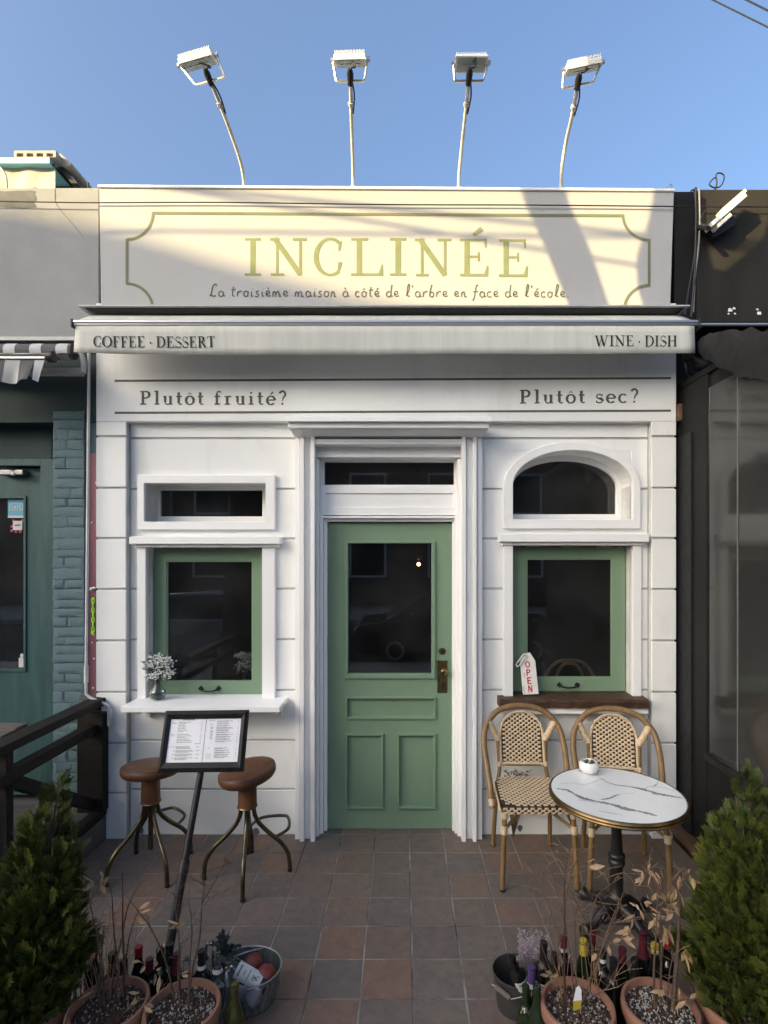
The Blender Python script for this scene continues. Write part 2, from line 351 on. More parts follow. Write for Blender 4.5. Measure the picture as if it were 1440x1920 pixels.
M['carpaint'] = mat('silver_car_paint', (.42,.43,.44,1), .25, metal=.3, coat=1.0)
M['cardark'] = mat('black_car_paint', (.012,.012,.014,1), .2, coat=1.0)
M['tyre'] = mat('tyre_rubber', g(.02), .8)

def foliage_mat(name, cols):
    m = bpy.data.materials.new(name); m.use_nodes = True; nt = m.node_tree; b = nt.nodes['Principled BSDF']
    ge = nt.nodes.new('ShaderNodeAttribute'); ge.attribute_name = 'tint'; r = nt.nodes.new('ShaderNodeValToRGB'); e = r.color_ramp.elements
    e[0].color = cols[0]; e[1].color = cols[-1]
    for k, c in enumerate(cols[1:-1]): q = e.new((k+1)/(len(cols)-1)); q.color = c
    nt.links.new(ge.outputs['Fac'], r.inputs[0]); nt.links.new(r.outputs[0], b.inputs['Base Color'])
    b.inputs['Roughness'].default_value = .6; b.inputs['Specular IOR Level'].default_value = .25
    return m
M['thuja'] = foliage_mat('arborvitae_foliage', [(0.022,0.035,0.008,1),(0.051,0.072,0.013,1),(0.087,0.105,0.018,1),(0.123,0.131,0.022,1),(0.180,0.154,0.030,1)])
M['marble'] = mat('white_marble', (.80,.81,.80,1), .18, c2=(.70,.71,.715,1), nscale=5, lo=.55, hi=.85)
M['vein'] = mat('grey_marble_vein', (.17,.175,.18,1), .2, c2=(.34,.345,.35,1), nscale=26, lo=.35, hi=.7)
M['vein_faint'] = mat('pale_marble_vein', (.48,.485,.49,1), .2, c2=(.60,.605,.61,1), nscale=20)


# ------------------------------------------------------------------ lettering (stroke glyphs, unit = cap height)
def arc(cx, cy, rx, ry, a0, a1, n=14): return [(cx+rx*cos(R(a0+(a1-a0)*i/n)), cy+ry*sin(R(a0+(a1-a0)*i/n))) for i in range(n+1)]
def bz(*P, n=8):
    out = []
    for i in range(n+1):
        t = i/n; Q = [Vector(p) for p in P]
        while len(Q) > 1: Q = [Q[k]*(1-t)+Q[k+1]*t for k in range(len(Q)-1)]
        out.append((Q[0].x, Q[0].y))
    return out
def ell_w(thick, thin, a0, a1, n=14):       # calligraphic width round an ellipse
    return [thin+(thick-thin)*abs(cos(R(a0+(a1-a0)*i/n)))**1.5 for i in range(n+1)]
def ser(x0, x1, y, t=.06): return ([(x0, y), (x1, y)], t)
def acute(x, y): return ([(x, y), (x+.2, y+.17)], [.07, .12])
def grave(x, y): return ([(x+.16, y), (x, y+.16)], .08)
def circ(x, y): return ([(x, y), (x+.11, y+.13), (x+.22, y)], .07)
def caps(T=.14, t=.06):
    h = t/2
    E = [([(.2,0),(.2,1)],T), ser(.02,.62,1-h,t), ([(.66,1),(.68,.76)],[.09,.03]), ser(.2,.5,.52,t), ([(.5,.64),(.5,.40)],.05), ser(.02,.68,h,t), ([(.68,0),(.73,.28)],[.11,.03])]
    d = {
     'I': (.42, [([(.21,0),(.21,1)],T), ser(0,.42,1-h,t), ser(0,.42,h,t)]),
     'N': (1.0, [([(.2,0),(.2,.98)],t*1.1), ([(.13,.99),(.83,.03)],T*1.05), ([(.83,.02),(.83,1)],t*1.1), ser(0,.26,1-h,t), ser(.03,.38,h,t), ser(.62,1.0,1-h,t)]),
     'C': (.76, [(arc(.42,.5,.38,.48,52,308,20), ell_w(T,t,52,308,20)), ([(.66,.66),(.69,.92)],[.05,.09]), ([(.69,.36),(.64,.12)],[.11,.05])]),
     'L': (.82, [([(.22,0),(.22,1)],T), ser(.02,.44,1-h,t), ser(.02,.74,h,t), ([(.75,0),(.79,.30)],[.12,.03])]),
     'E': (.78, E), 'É': (.78, E+[([(.36,1.1),(.58,1.27)],[.07,.13])]),
     'O': (.90, [(arc(.45,.5,.41,.48,0,360,28), ell_w(T,t,0,360,28))]),
     'F': (.70, [([(.2,0),(.2,1)],T), ser(.02,.60,1-h,t), ([(.62,1),(.65,.74)],[.09,.03]), ser(.2,.48,.5,t), ([(.48,.62),(.48,.38)],.05), ser(.02,.42,h,t)]),
     'D': (.92, [([(.2,0),(.2,1)],T), ser(.02,.45,1-h,t), ser(.02,.45,h,t), (arc(.42,.5,.42,.47,88,-88,18), ell_w(T,t,88,-88,18))]),
     'S': (.62, [(arc(.31,.74,.22,.23,40,262,14), [t]*15), (bz((.27,.53),(.62,.42),(.60,.25)), T*.95), (arc(.31,.25,.25,.22,-10,-150,12), [t+.02]*13), ([(.50,.74),(.53,.97)],[.03,.08]), ([(.06,.26),(.04,.02)],[.03,.08])]),
     'R': (.88, [([(.2,0),(.2,1)],T), ser(.02,.42,1-h,t), ser(.02,.4,h,t), (arc(.36,.74,.26,.23,90,-90,14), ell_w(T,t,90,-90,14)), ([(.2,.51),(.38,.51)],t), ([(.42,.52),(.78,.02)],T), ser(.7,.92,h,t)]),
     'T': (.80, [([(.40,0),(.40,1)],T), ser(.05,.75,1-h,t), ([(.06,1),(.03,.74)],[.09,.03]), ([(.74,1),(.77,.74)],[.09,.03]), ser(.2,.6,h,t)]),
     'W': (1.36, [([(.14,.98),(.42,.02)],T), ([(.42,.02),(.70,.98)],t), ([(.62,.98),(.92,.02)],T), ([(.92,.02),(1.2,.98)],t), ser(0,.3,1-h,t), ser(.5,.8,1-h,t), ser(1.06,1.36,1-h,t)]),
     'H': (.98, [([(.2,0),(.2,1)],T), ([(.78,0),(.78,1)],T), ser(.02,.38,1-h,t), ser(.6,.96,1-h,t), ser(.02,.38,h,t), ser(.6,.96,h,t), ([(.2,.51),(.78,.51)],t)]),
     'P': (.80, [([(.22,0),(.22,1)],T), ser(.02,.45,1-h,t), ser(.02,.46,h,t), (arc(.40,.73,.28,.24,90,-90,14), ell_w(T,t,90,-90,14)), ([(.22,.49),(.42,.49)],t)]),
     'A': (.94, [([(.12,.02),(.47,.98)],t), ([(.45,.98),(.82,.02)],T), ser(0,.27,h,t), ser(.66,.96,h,t), ([(.24,.34),(.68,.34)],t)]),
     '·': (.26, [([(.06,.40),(.20,.40)],.14)]), ' ': (.34, []), '-': (.4, [([(.05,.4),(.35,.4)],.08)])}
    return d
def slab(T=.13, t=.08):
    d = caps(T, t); h = t/2; x = .64
    o = (arc(.31,.32,.27,.30,0,360,22), ell_w(T,t,0,360,22))
    u = [([(.16,x),(.16,.2)],T), (arc(.34,.2,.18,.17,180,320,10), t), ([(.54,0),(.54,x)],T), ser(.02,.18,x-h,t), ser(.42,.56,x-h,t), ser(.54,.68,h,t)]
    e = [(arc(.31,.32,.27,.30,0,318,20), ell_w(T,t,0,318,20)), ([(.08,.34),(.56,.34)],t)]
    d.update({
     'l': (.40, [([(.2,0),(.2,1.02)],T), ser(.02,.22,1.02-h,t), ser(.02,.38,h,t)]),
     'u': (.70, u), 't': (.46, [([(.2,.12),(.2,.90)],T), ser(.02,.42,x-h,t), (arc(.32,.14,.12,.11,180,330,8), t)]),
     'o': (.62, [o]), 'ô': (.62, [o, circ(.2,.74)]),
     'f': (.50, [([(.2,0),(.2,.80)],T), (arc(.34,.80,.14,.17,180,30,8), t), ([(.44,.86),(.45,.88)],.14), ser(.02,.44,x-h,t), ser(.02,.42,h,t)]),
     'r': (.56, [([(.2,0),(.2,x)],T), ser(.02,.22,x-h,t), ser(.02,.40,h,t), (arc(.40,.42,.18,.18,170,60,8), t), ([(.48,.54),(.49,.56)],.14)]),
     'i': (.40, [([(.2,0),(.2,x)],T), ser(.04,.22,x-h,t), ser(.02,.38,h,t), ([(.13,.86),(.27,.86)],.14)]),
     'e': (.62, e), 'é': (.62, e+[acute(.26,.74)]),
     's': (.54, [(arc(.27,.47,.19,.15,30,262,12), t), (bz((.25,.34),(.52,.28),(.48,.14)), T), (arc(.26,.15,.21,.13,-10,-160,10), t), ([(.44,.45),(.46,.62)],[.05,.09]), ([(.07,.2),(.06,.03)],[.05,.09])]),
     'c': (.58, [(arc(.31,.32,.27,.30,50,315,18), ell_w(T,t,50,315,18)), ([(.49,.50),(.50,.52)],.14)]),
     '?': (.56, [(arc(.28,.76,.20,.22,165,-60,14), T*.8), ([(.36,.56),(.27,.26)],[T*.8,.06]), ([(.20,.07),(.34,.07)],.14)]), ' ': (.5, [])})
    return d
def script(w=.10):
    x = .46
    a = [(arc(.24,.22,.20,.22,60,400,18), w), (bz((.44,.42),(.38,.05),(.46,-.02),(.58,.08)), w)]
    o = [(arc(.24,.22,.19,.22,60,420,18), w), (bz((.3,.42),(.4,.36),(.5,.40)), w*.8)]
    e = [(bz((.06,.20),(.46,.20),(.44,.52),(.16,.46),n=8)+bz((.16,.46),(-.06,.28),(.06,-.06),(.34,.02),(.46,.12),n=8)[1:], w)]
    l = [(bz((.06,.1),(.42,.55),(.44,1.2),(.26,1.02))+bz((.26,1.02),(.12,.6),(.1,.0),(.24,-.02),(.36,.1))[1:], w)]
    n = [(bz((.08,.42),(.08,.3),(.05,.0)), w), (bz((.06,.2),(.2,.52),(.36,.5),(.32,.2))+bz((.32,.2),(.3,0),(.38,-.04),(.48,.08))[1:], w)]
    c = [(arc(.24,.22,.20,.22,50,320,14), w)]
    t = [(bz((.26,.82),(.14,.3),(.1,-.06),(.34,.06)), w), ([(.06,.54),(.44,.58)], w)]
    i = [(bz((.14,.42),(.08,.1),(.1,-.06),(.28,.08)), w), ([(.19,.60),(.21,.63)], w*1.2)]
    i0 = [i[0]]
    return {'L': (.66, [(bz((.62,.86),(.56,1.12),(.30,1.02),(.22,.6))+bz((.22,.6),(.18,.2),(.02,0),(.02,.08))[1:]+bz((.02,.08),(.2,.14),(.3,-.06),(.56,.08))[1:], w*1.1)]),
     'a': (.56, a), 'à': (.56, a+[grave(.16,.58)]), 't': (.44, t), 'o': (.50, o), 'ô': (.50, o+[circ(.14,.56)]),
     'r': (.46, [(bz((.08,.44),(.08,.3),(.05,.0)), w), (bz((.06,.2),(.16,.44),(.3,.52),(.44,.40)), w)]),
     'i': (.30, i), 'ï': (.3, i), 's': (.44, [(bz((.38,.44),(.08,.5),(.1,.28),(.24,.24))+bz((.24,.24),(.44,.16),(.3,-.1),(.04,.04))[1:], w)]),
     'è': (.50, e+[grave(.16,.60)]), 'é': (.50, e+[([(.2,.58),(.36,.74)], .08)]), 'e': (.50, e),
     'm': (.84, n[:1]+[(bz((.06,.2),(.2,.52),(.34,.5),(.30,.0)), w), (bz((.32,.2),(.46,.52),(.62,.5),(.60,.2))+bz((.60,.2),(.58,0),(.66,-.04),(.78,.08))[1:], w)]),
     'n': (.54, n), 'c': (.46, c), 'd': (.58, a[:1]+[(bz((.52,1.0),(.44,.6),(.34,-.1),(.58,.08)), w)]), 'l': (.42, l),
     "'": (.22, [([(.14,.96),(.08,.76)], w)]), 'b': (.52, [(bz((.26,1.0),(.12,.6),(.06,.3),(.08,.04)), w), (arc(.25,.20,.17,.20,200,-150,16), w)]),
     'f': (.46, [(bz((.46,.92),(.3,1.16),(.24,.7),(.16,.2))+bz((.16,.2),(.1,-.2),(.0,-.3),(-.06,-.2))[1:], w), ([(.02,.42),(.42,.46)], w)]),
     '.': (.2, [([(.06,.03),(.13,.03)], .09)]), ' ': (.42, [])}
def sans(w=.15):
    return {'O': (.78, [(arc(.36,.5,.29,.44,0,360,22), w)]), 'P': (.70, [([(.14,0),(.14,1)],w), (arc(.34,.72,.22,.22,90,-90,12), w), ([(.14,.94),(.34,.94)],w), ([(.14,.5),(.34,.5)],w)]),
            'E': (.66, [([(.14,0),(.14,1)],w), ([(.14,.93),(.58,.93)],w), ([(.14,.5),(.52,.5)],w), ([(.14,.07),(.58,.07)],w)]),
            'N': (.80, [([(.14,0),(.14,1)],w), ([(.14,.98),(.62,.02)],w), ([(.62,0),(.62,1)],w)]),
            'S': (.66, [(arc(.32,.73,.22,.21,40,270,14), w), (arc(.32,.27,.22,.25,90,-140,14), w)]),
            'A': (.78, [([(.06,0),(.37,1)],w), ([(.37,1),(.68,0)],w), ([(.2,.3),(.55,.3)],w)]),
            'F': (.62, [([(.14,0),(.14,1)],w), ([(.14,.93),(.56,.93)],w), ([(.14,.5),(.50,.5)],w)]), ' ': (.3, [])}
def strokes_to(mb, strokes, fn, k0, jit=0.0, rnd=random):
    """fn(x,y,k) -> 3d point ; each stroke lies a hair prouder than the one before"""
    k = k0
    for pts, w in strokes:
        n = len(pts); ws = w if isinstance(w, list) else [w]*n
        if len(ws) != n: ws = [ws[0]+(ws[-1]-ws[0])*i/(n-1) for i in range(n)]
        vs = []
        for i in range(n):
            a = Vector(pts[max(i-1, 0)]); b = Vector(pts[min(i+1, n-1)]); d = b-a
            if d.length < 1e-9: d = Vector((1, 0))
            d.normalize(); nn = Vector((-d.y, d.x)); p = Vector(pts[i]); hw = ws[i]/2*(1+rnd.uniform(-jit, jit))
            q = p+nn*hw; r = p-nn*hw
            vs += [fn(q.x, q.y, k), fn(r.x, r.y, k)]
        mb.add(vs, [(2*i, 2*i+1, 2*i+3, 2*i+2) for i in range(n-1)]); k += 1
    return k
def lettering(text, font, fn_unit, gap=.16, jit=0.0):
    """returns MB; fn_unit(u, v, k): u in 0..1 along the line, v in cap heights"""
    adv = 0; items = []
    for ch in text:
        wd, st = font[ch]; items.append((adv, st)); adv += wd+(gap if ch != ' ' else 0)
    adv -= gap; mb = MB(); k = 0
    for x0, st in items:
        k = strokes_to(mb, st, lambda x, y, kk: fn_unit((x0+x)/adv, y, kk), k % 9, jit)
    return mb
def letters(text, font, fn_unit, mt, parent, gap=.16, jit=0.0):
    """every character its own part"""
    adv = 0; items = []
    for ch in text:
        wd, st = font[ch]; items.append((adv, st)); adv += wd+(gap if ch != ' ' else 0)
    adv -= gap
    for x0, st in items:
        if st: mb = MB(); strokes_to(mb, st, lambda x, y, kk: fn_unit((x0+x)/adv, y, kk), 0, jit); mb.build('letter', M[mt], parent)
def wall_letters(text, font, px0, px1, pyb0, pyb1, hpx, y, mt, parent, gap=.16, jit=0.0):
    letters(text, font, lambda u, v, k: PY(px0+(px1-px0)*u, pyb0+(pyb1-pyb0)*u-hpx*v, y)+Vector((0, -.00012*k, 0)), mt, parent, gap, jit)
def wall_text(text, font, px0, px1, pyb0, pyb1, hpx, y, gap=.16, jit=0.0):
    def fn(u, v, k): return PY(px0+(px1-px0)*u, pyb0+(pyb1-pyb0)*u-hpx*v, y)+Vector((0, -.00012*k, 0))
    return lettering(text, font, fn, gap, jit)

# ------------------------------------------------------------------ ground, street and terrace floor
def structure(name, mb, m, **k): return tag(mb.build(name, m, **k), kind='structure')
structure('ground', MB().box(-300, 300, -300, 300, -.62, -.42), M['pavement'])
structure('road', MB().box(-60, 60, -13.5, -6.6, -.42, -.30), M['asphalt'])
structure('pavement', MB().box(-60, 60, -6.6, -2.95, -.42, -.16), M['pavement'])
structure('pavement', MB().box(-60, 60, -17, -13.5, -.42, -.16), M['pavement'])
S = .2274; FX0, FX1 = -1.995, 1.863
fl = structure('terrace_floor', MB().box(FX0, FX1, -2.93, 0.30, -.4, .0030), M['grout'])
x_c = .0435; rows = range(-1, 13)
bm_ = MB(); e_ = .0042
bm_.add([(sx*(.5-i_), sy*(.5-i_), z) for (i_, z) in ((0, -.5), (0, .25), (.012, .5)) for sx, sy in ((-1,-1),(1,-1),(1,1),(-1,1))],
        [(3,2,1,0)]+[(r*4+k, r*4+(k+1) % 4, (r+1)*4+(k+1) % 4, (r+1)*4+k) for r in (0, 1) for k in range(4)]+[(8,9,10,11)])
tile_me = bm_.mesh('tile'); tile_me.materials.append(M['tile'])
random.seed(5)
for r in rows:
    ya, yb = -.005-S*r, -.005-S*(r+1)
    if r < 0: ya, yb = .19, -.005
    for c in range(-10, 10):
        xa, xb = x_c+S*c, x_c+S*(c+1)
        xa, xb = max(xa, FX0), min(xb, FX1)
        if xb-xa < .02: continue
        if r < 0 and (xb < -.58 or xa > .39): continue
        if r < 0: xa, xb = max(xa, -.56), min(xb, .37)
        o = bpy.data.objects.new('tile', tile_me); COL.objects.link(o); o.parent = fl
        jx, jy = random.uniform(-.0008, .0008), random.uniform(-.0008, .0008)
        gx = random.choice((.0066, .0060, .0046, .0034))
        o.scale = (xb-xa-gx, ya-yb-.0045, .008); o.location = ((xa+xb)/2+jx, (ya+yb)/2+jy, .0012+random.uniform(-.0009, .0009))
        o.rotation_euler = (random.uniform(-.004, .004), random.uniform(-.004, .004), random.uniform(-.004, .004))
# small white specks and grit lying on the tiles
mb = MB()
for (px, py) in ((566,1801),(660,1802),(949,1770),(739,1695),(687,1876),(833,1721),(799,1586),(800,1639),(560,1612),(612,1742),(452,1700),(500,1860),(905,1700)):
    p = G(px, py); r = random.uniform(.0022, .004)
    mb.ball((p.x, p.y, .0075), r, r*.8, r*.6, 6, 4)
tag(mb.build('floor_grit', M['perlite']), 'small white specks of grit scattered on the floor tiles', 'grit', kind='stuff')

# ------------------------------------------------------------------ the cafe building
FR, FD = -.06, 0.0                      # front plane of pilasters and frieze, recessed field
XL, XR = X_(180, FR), X_(1268, FR)
XPL, XPR = X_(236, FR), X_(1222, FR)
ZT = Z_(790, FR); ZS = Z_(574, FR)
cafe = thing('cafe_building', 'white stucco cafe front with green door, arched window and painted sign', 'building', (0, 0, 0))
H_tr = (X_(270,-.03), X_(498,-.03), Z_(978,-.03), Z_(906,-.03))
H_wl = (X_(273,-.03), -.950, .905, 1.962)
H_ar = (X_(962,-.03), X_(1187,-.03), Z_(974,-.03), Z_(844,-.03))
H_wr = (X_(962,-.03), X_(1187,-.03), .925, 1.968)
H_dr = (-.640, .450, -.1, 2.74)
holes = [H_tr, H_wl, H_ar, H_wr, H_dr]
MB().slab(XL+.01, XR-.01, 0, ZT+.01, .013, .24, holes).build('wall', M['joint'], cafe)
zg = [Z_(p, 0) for p in (822, 917, 1010, 1104, 1199, 1294, 1388, 1480)]
edges = [ZT-.001]+zg+[-.0]
J = .0074
for i in range(len(edges)-1):
    z1 = edges[i]-(0 if i == 0 else J); z0 = edges[i+1]+(J if i < len(edges)-2 else .001)
    for (a, b) in ((XPL, -.640), (.450, XPR)):
        hh = [h for h in holes[:4] if h[0] > a-.2 and h[1] < b+.2]
        m_ = MB().slab(a, b, z0, z1, 0, .012, hh)
        islands(m_, 'wall_course', M['stucco'], cafe, bevel=.003)
    for (a, b) in ((XL, XPL), (XPR, XR)):
        MB().slab(a, b, z0, z1, FR, FR+.0135).build('pilaster_block', M['stucco'], cafe, bevel=.004)
for (a, b) in ((XL+.006, XPL-.006), (XPR+.006, XR-.006)): MB().box(a, b, FR+.014, .0105, .001, ZT-.002).build('pilaster_core', M['joint'], cafe)
# arch spandrels behind the arched frame
ac = (H_ar[0]+H_ar[1])/2; zsp = Z_(910, -.03)
def archloop(x0, x1, zb, zs, zt, n=24):
    c = (x0+x1)/2; a = (x1-x0)/2
    return [(x0, zb)]+[(c-a*cos(pi*i/n), zs+(zt-zs)*sin(pi*i/n)) for i in range(n+1)]+[(x1, zb)]
inner = archloop(H_ar[0], H_ar[1], H_ar[2], zsp, H_ar[3])
half = len(inner)//2
MB().prism([(H_ar[0]-.001, zsp)]+inner[1:half+1]+[(H_ar[0]-.001, H_ar[3]+.001)], .002, .239).build('spandrel', M['stucco'], cafe)
MB().prism([(H_ar[1]+.001, zsp)]+[(H_ar[1]+.001, H_ar[3]+.001)]+inner[half:-1], .002, .239).build('spandrel', M['stucco'], cafe)
# frieze with two painted lines and the questions
fz = MB().box(XL, XR, FR, .24, ZT, ZS+.02).build('frieze', M['stucco'], cafe, bevel=.004)
for (pa, pb) in ((714, 709), (774, 770)):
    w = 2.0; y = FR-.0015
    q = [PY(215, pa-w, y), PY(215, pa+w, y), PY(1258, pb+w, y), PY(1258, pb-w, y)]
    MB().add(q, [(0, 1, 2, 3)]).build('painted_line', M['grey_ink'], fz)
SL = slab(.185, .095); CP = caps()
wall_letters('Plutôt fruité?', SL, 262, 537, 759, 759, 26, FR-.0015, 'grey_ink', fz, gap=.22, jit=.12)
wall_letters('Plutôt sec?', SL, 974, 1197, 757, 755, 26, FR-.0015, 'grey_ink', fz, gap=.22, jit=.12)
# sign panel
SY = -.072
a = PY(186, 352.5, SY); b = PY(1264, 360, SY); c = PY(1257, 580, SY); d = PY(189.5, 580, SY)
mb = MB(); n = 24; V = []
for bk in (0, 1):
    for i in range(n+1):
        t = i/n
        for (p, q) in ((a, b), (d, c)):
            v = p.lerp(q, t); V.append((v.x, SY if not bk else .26, v.z))
k = 2*(n+1)
F = [(2*i, 2*i+1, 2*i+3, 2*i+2) for i in range(n)]+[(k+2*i, k+2*i+2, k+2*i+3, k+2*i+1) for i in range(n)]
F += [(2*i, 2*i+2, k+2*i+2, k+2*i) for i in range(n)]+[(2*i+1, k+2*i+1, k+2*i+3, 2*i+3) for i in range(n)]+[(0, k, k+1, 1), (2*n, 2*n+1, k+2*n+1, k+2*n)]
mb.add(V, F); sg = mb.build('sign_panel', M['sign'], cafe, bevel=.004)
mb = MB()                                # coping lip along the top
mb.beam(a+Vector((-.004, .10, .008)), b+Vector((.004, .10, .008)), .225, .018); mb.build('coping', M['stucco'], cafe, bevel=.004)
y = SY-.0015; lw = 2.6
def line(pts, closed=False):
    q = [Vector(p) for p in pts]; m_ = MB()
    strokes_to(m_, [([(p.x, p.y) for p in q], lw*2)], lambda X, Y, kk: PY(X, Y, y), 0); return m_
bl = ([(238,532),(238,449)] , )
path = arc(238, 582, 49, 50, -14, -90, 10) + arc(238, 399, 49, 50, 90, 0, 12) + [(287, 400), (1168, 404.5)] + arc(1217, 403, 49, 47, 180, 90, 12) + arc(1217, 583, 47, 48, -90, -168, 10)
# densify the straight runs slightly so the band keeps its width
mbx = MB()
segs = [arc(238,582,49,50,-14,-90,10), [(238,533.5),(238,447.5)], arc(238,399,49,50,90,0,12), [(285,399.5),(1170,404.5)], arc(1217,403,49,47,180,90,12), [(1217,448),(1217,537)], arc(1217,583,47,48,-90,-168,10)]
for kk, sgm in enumerate(segs):
    strokes_to(mbx, [(sgm, lw*2)], lambda X, Y, k2, kk=kk: PY(X, Y, y)+Vector((0, -.0002*kk, 0)), 0)
mbx.build('border_line', M['border_ink'], sg)
random.seed(3)
CPB = caps(T=.135, t=.065)
def fit(ch, x0, x1, yb, hp):
    return wall_text(ch, CPB, x0, x1, yb, yb, hp, SY-.0015, jit=.07)
mb = MB()
for ch, x0, x1, yb in (('I',459,489,517),('N',506,575,517),('C',590,643,517),('L',657,719,517),('I',731,762,517),('N',778,846,518),('É',861,918,518),('E',934,992,519)):
    fit(ch, x0, x1, yb, 70.5).build('letter', M['olive_ink'], sg)
wall_text("La troisième maison à côté de l'arbre en face de l'école.", script(), 393, 1067, 556, 557.5, 23, SY-.0015, gap=.10, jit=.10).build('script_lettering', M['grey_ink'], sg)
tag(sg.children[-1], kind='stuff')
# flat roof, ceiling and dark room behind the glass
MB().box(XL+.02, XR-.02, .26, 5.2, 3.0, 4.2).build('roof', M['concrete'], cafe)
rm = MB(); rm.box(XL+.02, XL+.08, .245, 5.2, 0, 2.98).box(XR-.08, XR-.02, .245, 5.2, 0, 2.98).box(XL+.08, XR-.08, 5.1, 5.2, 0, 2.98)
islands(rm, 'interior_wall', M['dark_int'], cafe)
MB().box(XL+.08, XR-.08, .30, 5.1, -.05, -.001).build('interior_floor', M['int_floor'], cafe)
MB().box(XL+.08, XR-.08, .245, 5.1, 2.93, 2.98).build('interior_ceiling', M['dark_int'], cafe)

# --- left transom window
def win_frame(loopo, loopi, y0, y1, name='window'): return MB().ring(loopo, loopi, y0, y1)
def rl(h): return [(h[0],h[2]),(h[1],h[2]),(h[1],h[3]),(h[0],h[3])]
def pane(parent, x0, x1, z0, z1, y, m='glass', t=.006): return MB().box(x0, x1, y, y+t, z0, z1).build('pane', M[m], parent)
o_tr = (X_(257,-.03), X_(515,-.03), Z_(993,-.03), Z_(890,-.03))
w1 = MB().ring(rl(o_tr), rl(H_tr), -.03, .02).build('window', M['trim'], cafe, bevel=.004)
tag(w1, 'narrow transom window above the left green window')
i2 = (H_tr[0]+.012, H_tr[1]-.075, H_tr[2]+.05, H_tr[3]-.022)
MB().ring(rl(H_tr), rl(i2), .17, .215).build('sash', M['trim'], w1, bevel=.003)
pane(w1, i2[0]-.006, i2[1]+.006, i2[2]-.006, i2[3]+.006, .195)
# --- arched window
o_ar = archloop(X_(944,-.03), X_(1201,-.03), Z_(991,-.03), Z_(914,-.03), Z_(828,-.03))
w2 = MB().ring(o_ar, inner, -.032, .02).build('window', M['trim'], cafe, bevel=.004); tag(w2, 'arched window above the right green window')
# frame bottom band: the ring bottoms run from inner sill to outer sill already; inner sash ring
ins = archloop(H_ar[0]+.035, H_ar[1]-.03, H_ar[2]+.05, zsp+.012, H_ar[3]-.035)
MB().ring(inner, ins, .16, .215).build('sash', M['trim'], w2, bevel=.003)
pl = [(x, z) for x, z in archloop(H_ar[0]+.03, H_ar[1]-.025, H_ar[2]+.045, zsp+.012, H_ar[3]-.03)]
MB().prism(pl, .195, .201).build('pane', M['glass'], w2)
# --- the two green windows
def green_window(h, sx0, sx1, sz0, sz1, gx0, gx1, gz0, gz1, hood, casing, lab):
    (cl0, cl1, cr0, cr1, cz0, cz1) = casing
    wo = MB().frame(sx0, sx1, sz0, sz1, gx0, gx1, gz0, gz1, .08, .12).build('window', M['green'], cafe, bevel=.003); tag(wo, lab)
    for (q0, q1) in ((cl0, cl1), (cr0, cr1)): MB().box(q0, q1, -.03, .016, cz0, cz1).build('casing', M['trim'], wo, bevel=.003)
    hx0, hx1, hz0, hz1 = hood
    mb = MB().box(hx0, hx1, -.075, .016, hz0, hz1).box(hx0+.02, hx1-.02, -.045, .016, hz0-.022, hz0-.0005); islands(mb, 'hood', M['trim'], wo, bevel=.003)
    MB().frame(gx0, gx1, gz0, gz1, gx0+.007, gx1-.007, gz0+.007, gz1-.007, .088, .098).build('glazing_bead', M['green'], wo)
    pane(wo, gx0+.003, gx1-.003, gz0+.003, gz1-.003, .1)
    for q in (.2, .5, .8):
        cx = sx0+(sx1-sx0)*q; hb = MB().box(cx-.055, cx+.055, .055, .079, sz1-.006, sz1+.018).tube([(cx-.055, .06, sz1+.004), (cx+.055, .06, sz1+.004)], .009, 8)
        hb.build('hinge', M['green'], wo)
    cx = (sx0+sx1)/2+.0; cz = (sz0+gz0)/2-.0; hd = MB()
    for s in (-1, 1):
        c0 = Vector((cx+s*.062, .079, cz)); hd.add([c0+Vector((dx, dy, dz)) for dx, dz in ((-.02,0),(0,-.02),(.02,0),(0,.02)) for dy in (0, -.006)], [(1,3,5,7),(0,1,3,2),(2,3,5,4),(4,5,7,6),(6,7,1,0)])
    islands(hd, 'handle_plate', M['black_iron'], wo)
    MB().tube(catmull([(cx-.06,.076,cz),(cx-.05,.055,cz-.006),(cx-.02,.045,cz-.012),(cx+.02,.045,cz-.012),(cx+.05,.055,cz-.006),(cx+.06,.076,cz)],4), .0065, 8).build('handle', M['black_iron'], wo, smooth=60)
    return wo
wl = green_window(H_wl, -1.731, -.952, .93, 1.953, X_(312,.08), X_(473,.08), Z_(1278,.08), Z_(1052,.08),
    (X_(242,-.075), X_(525,-.075), Z_(1020,-.075), Z_(1006,-.075)), (X_(257,-.03), X_(273,-.03), -.951, X_(515,-.03), .93, Z_(1024,-.03)), 'green awning window over the wide white sill')
wr = green_window(H_wr, .752, 1.551, .955, 1.960, X_(988,.08), X_(1148,.08), Z_(1271,.08), Z_(1048,.08),
    (X_(937,-.075), X_(1217,-.075), Z_(1016,-.075), Z_(1001,-.075)), (X_(945,-.03), X_(962,-.03), X_(1187,-.03), X_(1203,-.03), .95, Z_(1021,-.03)), 'green awning window over the brown wooden sill')
zs = .938
sb = MB().box(X_(227,-.235), X_(525,-.235), -.24, .078, zs-.037, zs)
sb.build('sill', M['trim'], wl, bevel=.004)
br = MB()
for bx in (X_(520,-.18)-.03, X_(240,-.1)+.09):
    br = MB().add([(x, y_, z_) for x in (bx, bx+.028) for y_, z_ in ((-.001, zs-.0375), (-.20, zs-.0375), (-.20, zs-.062), (-.06, zs-.075), (-.035, zs-.13), (-.001, zs-.13))], [(0,1,2,3,4,5), (11,10,9,8,7,6)]+[((k+1) % 6, k, 6+k, 6+(k+1) % 6) for k in range(6)])
    br.build('sill_bracket', M['trim'], wl, bevel=.003)
zr = .953; mb = MB(); random.seed(9)
x0, x1 = X_(937,-.1), X_(1216,-.1); nn = 26; vs = []
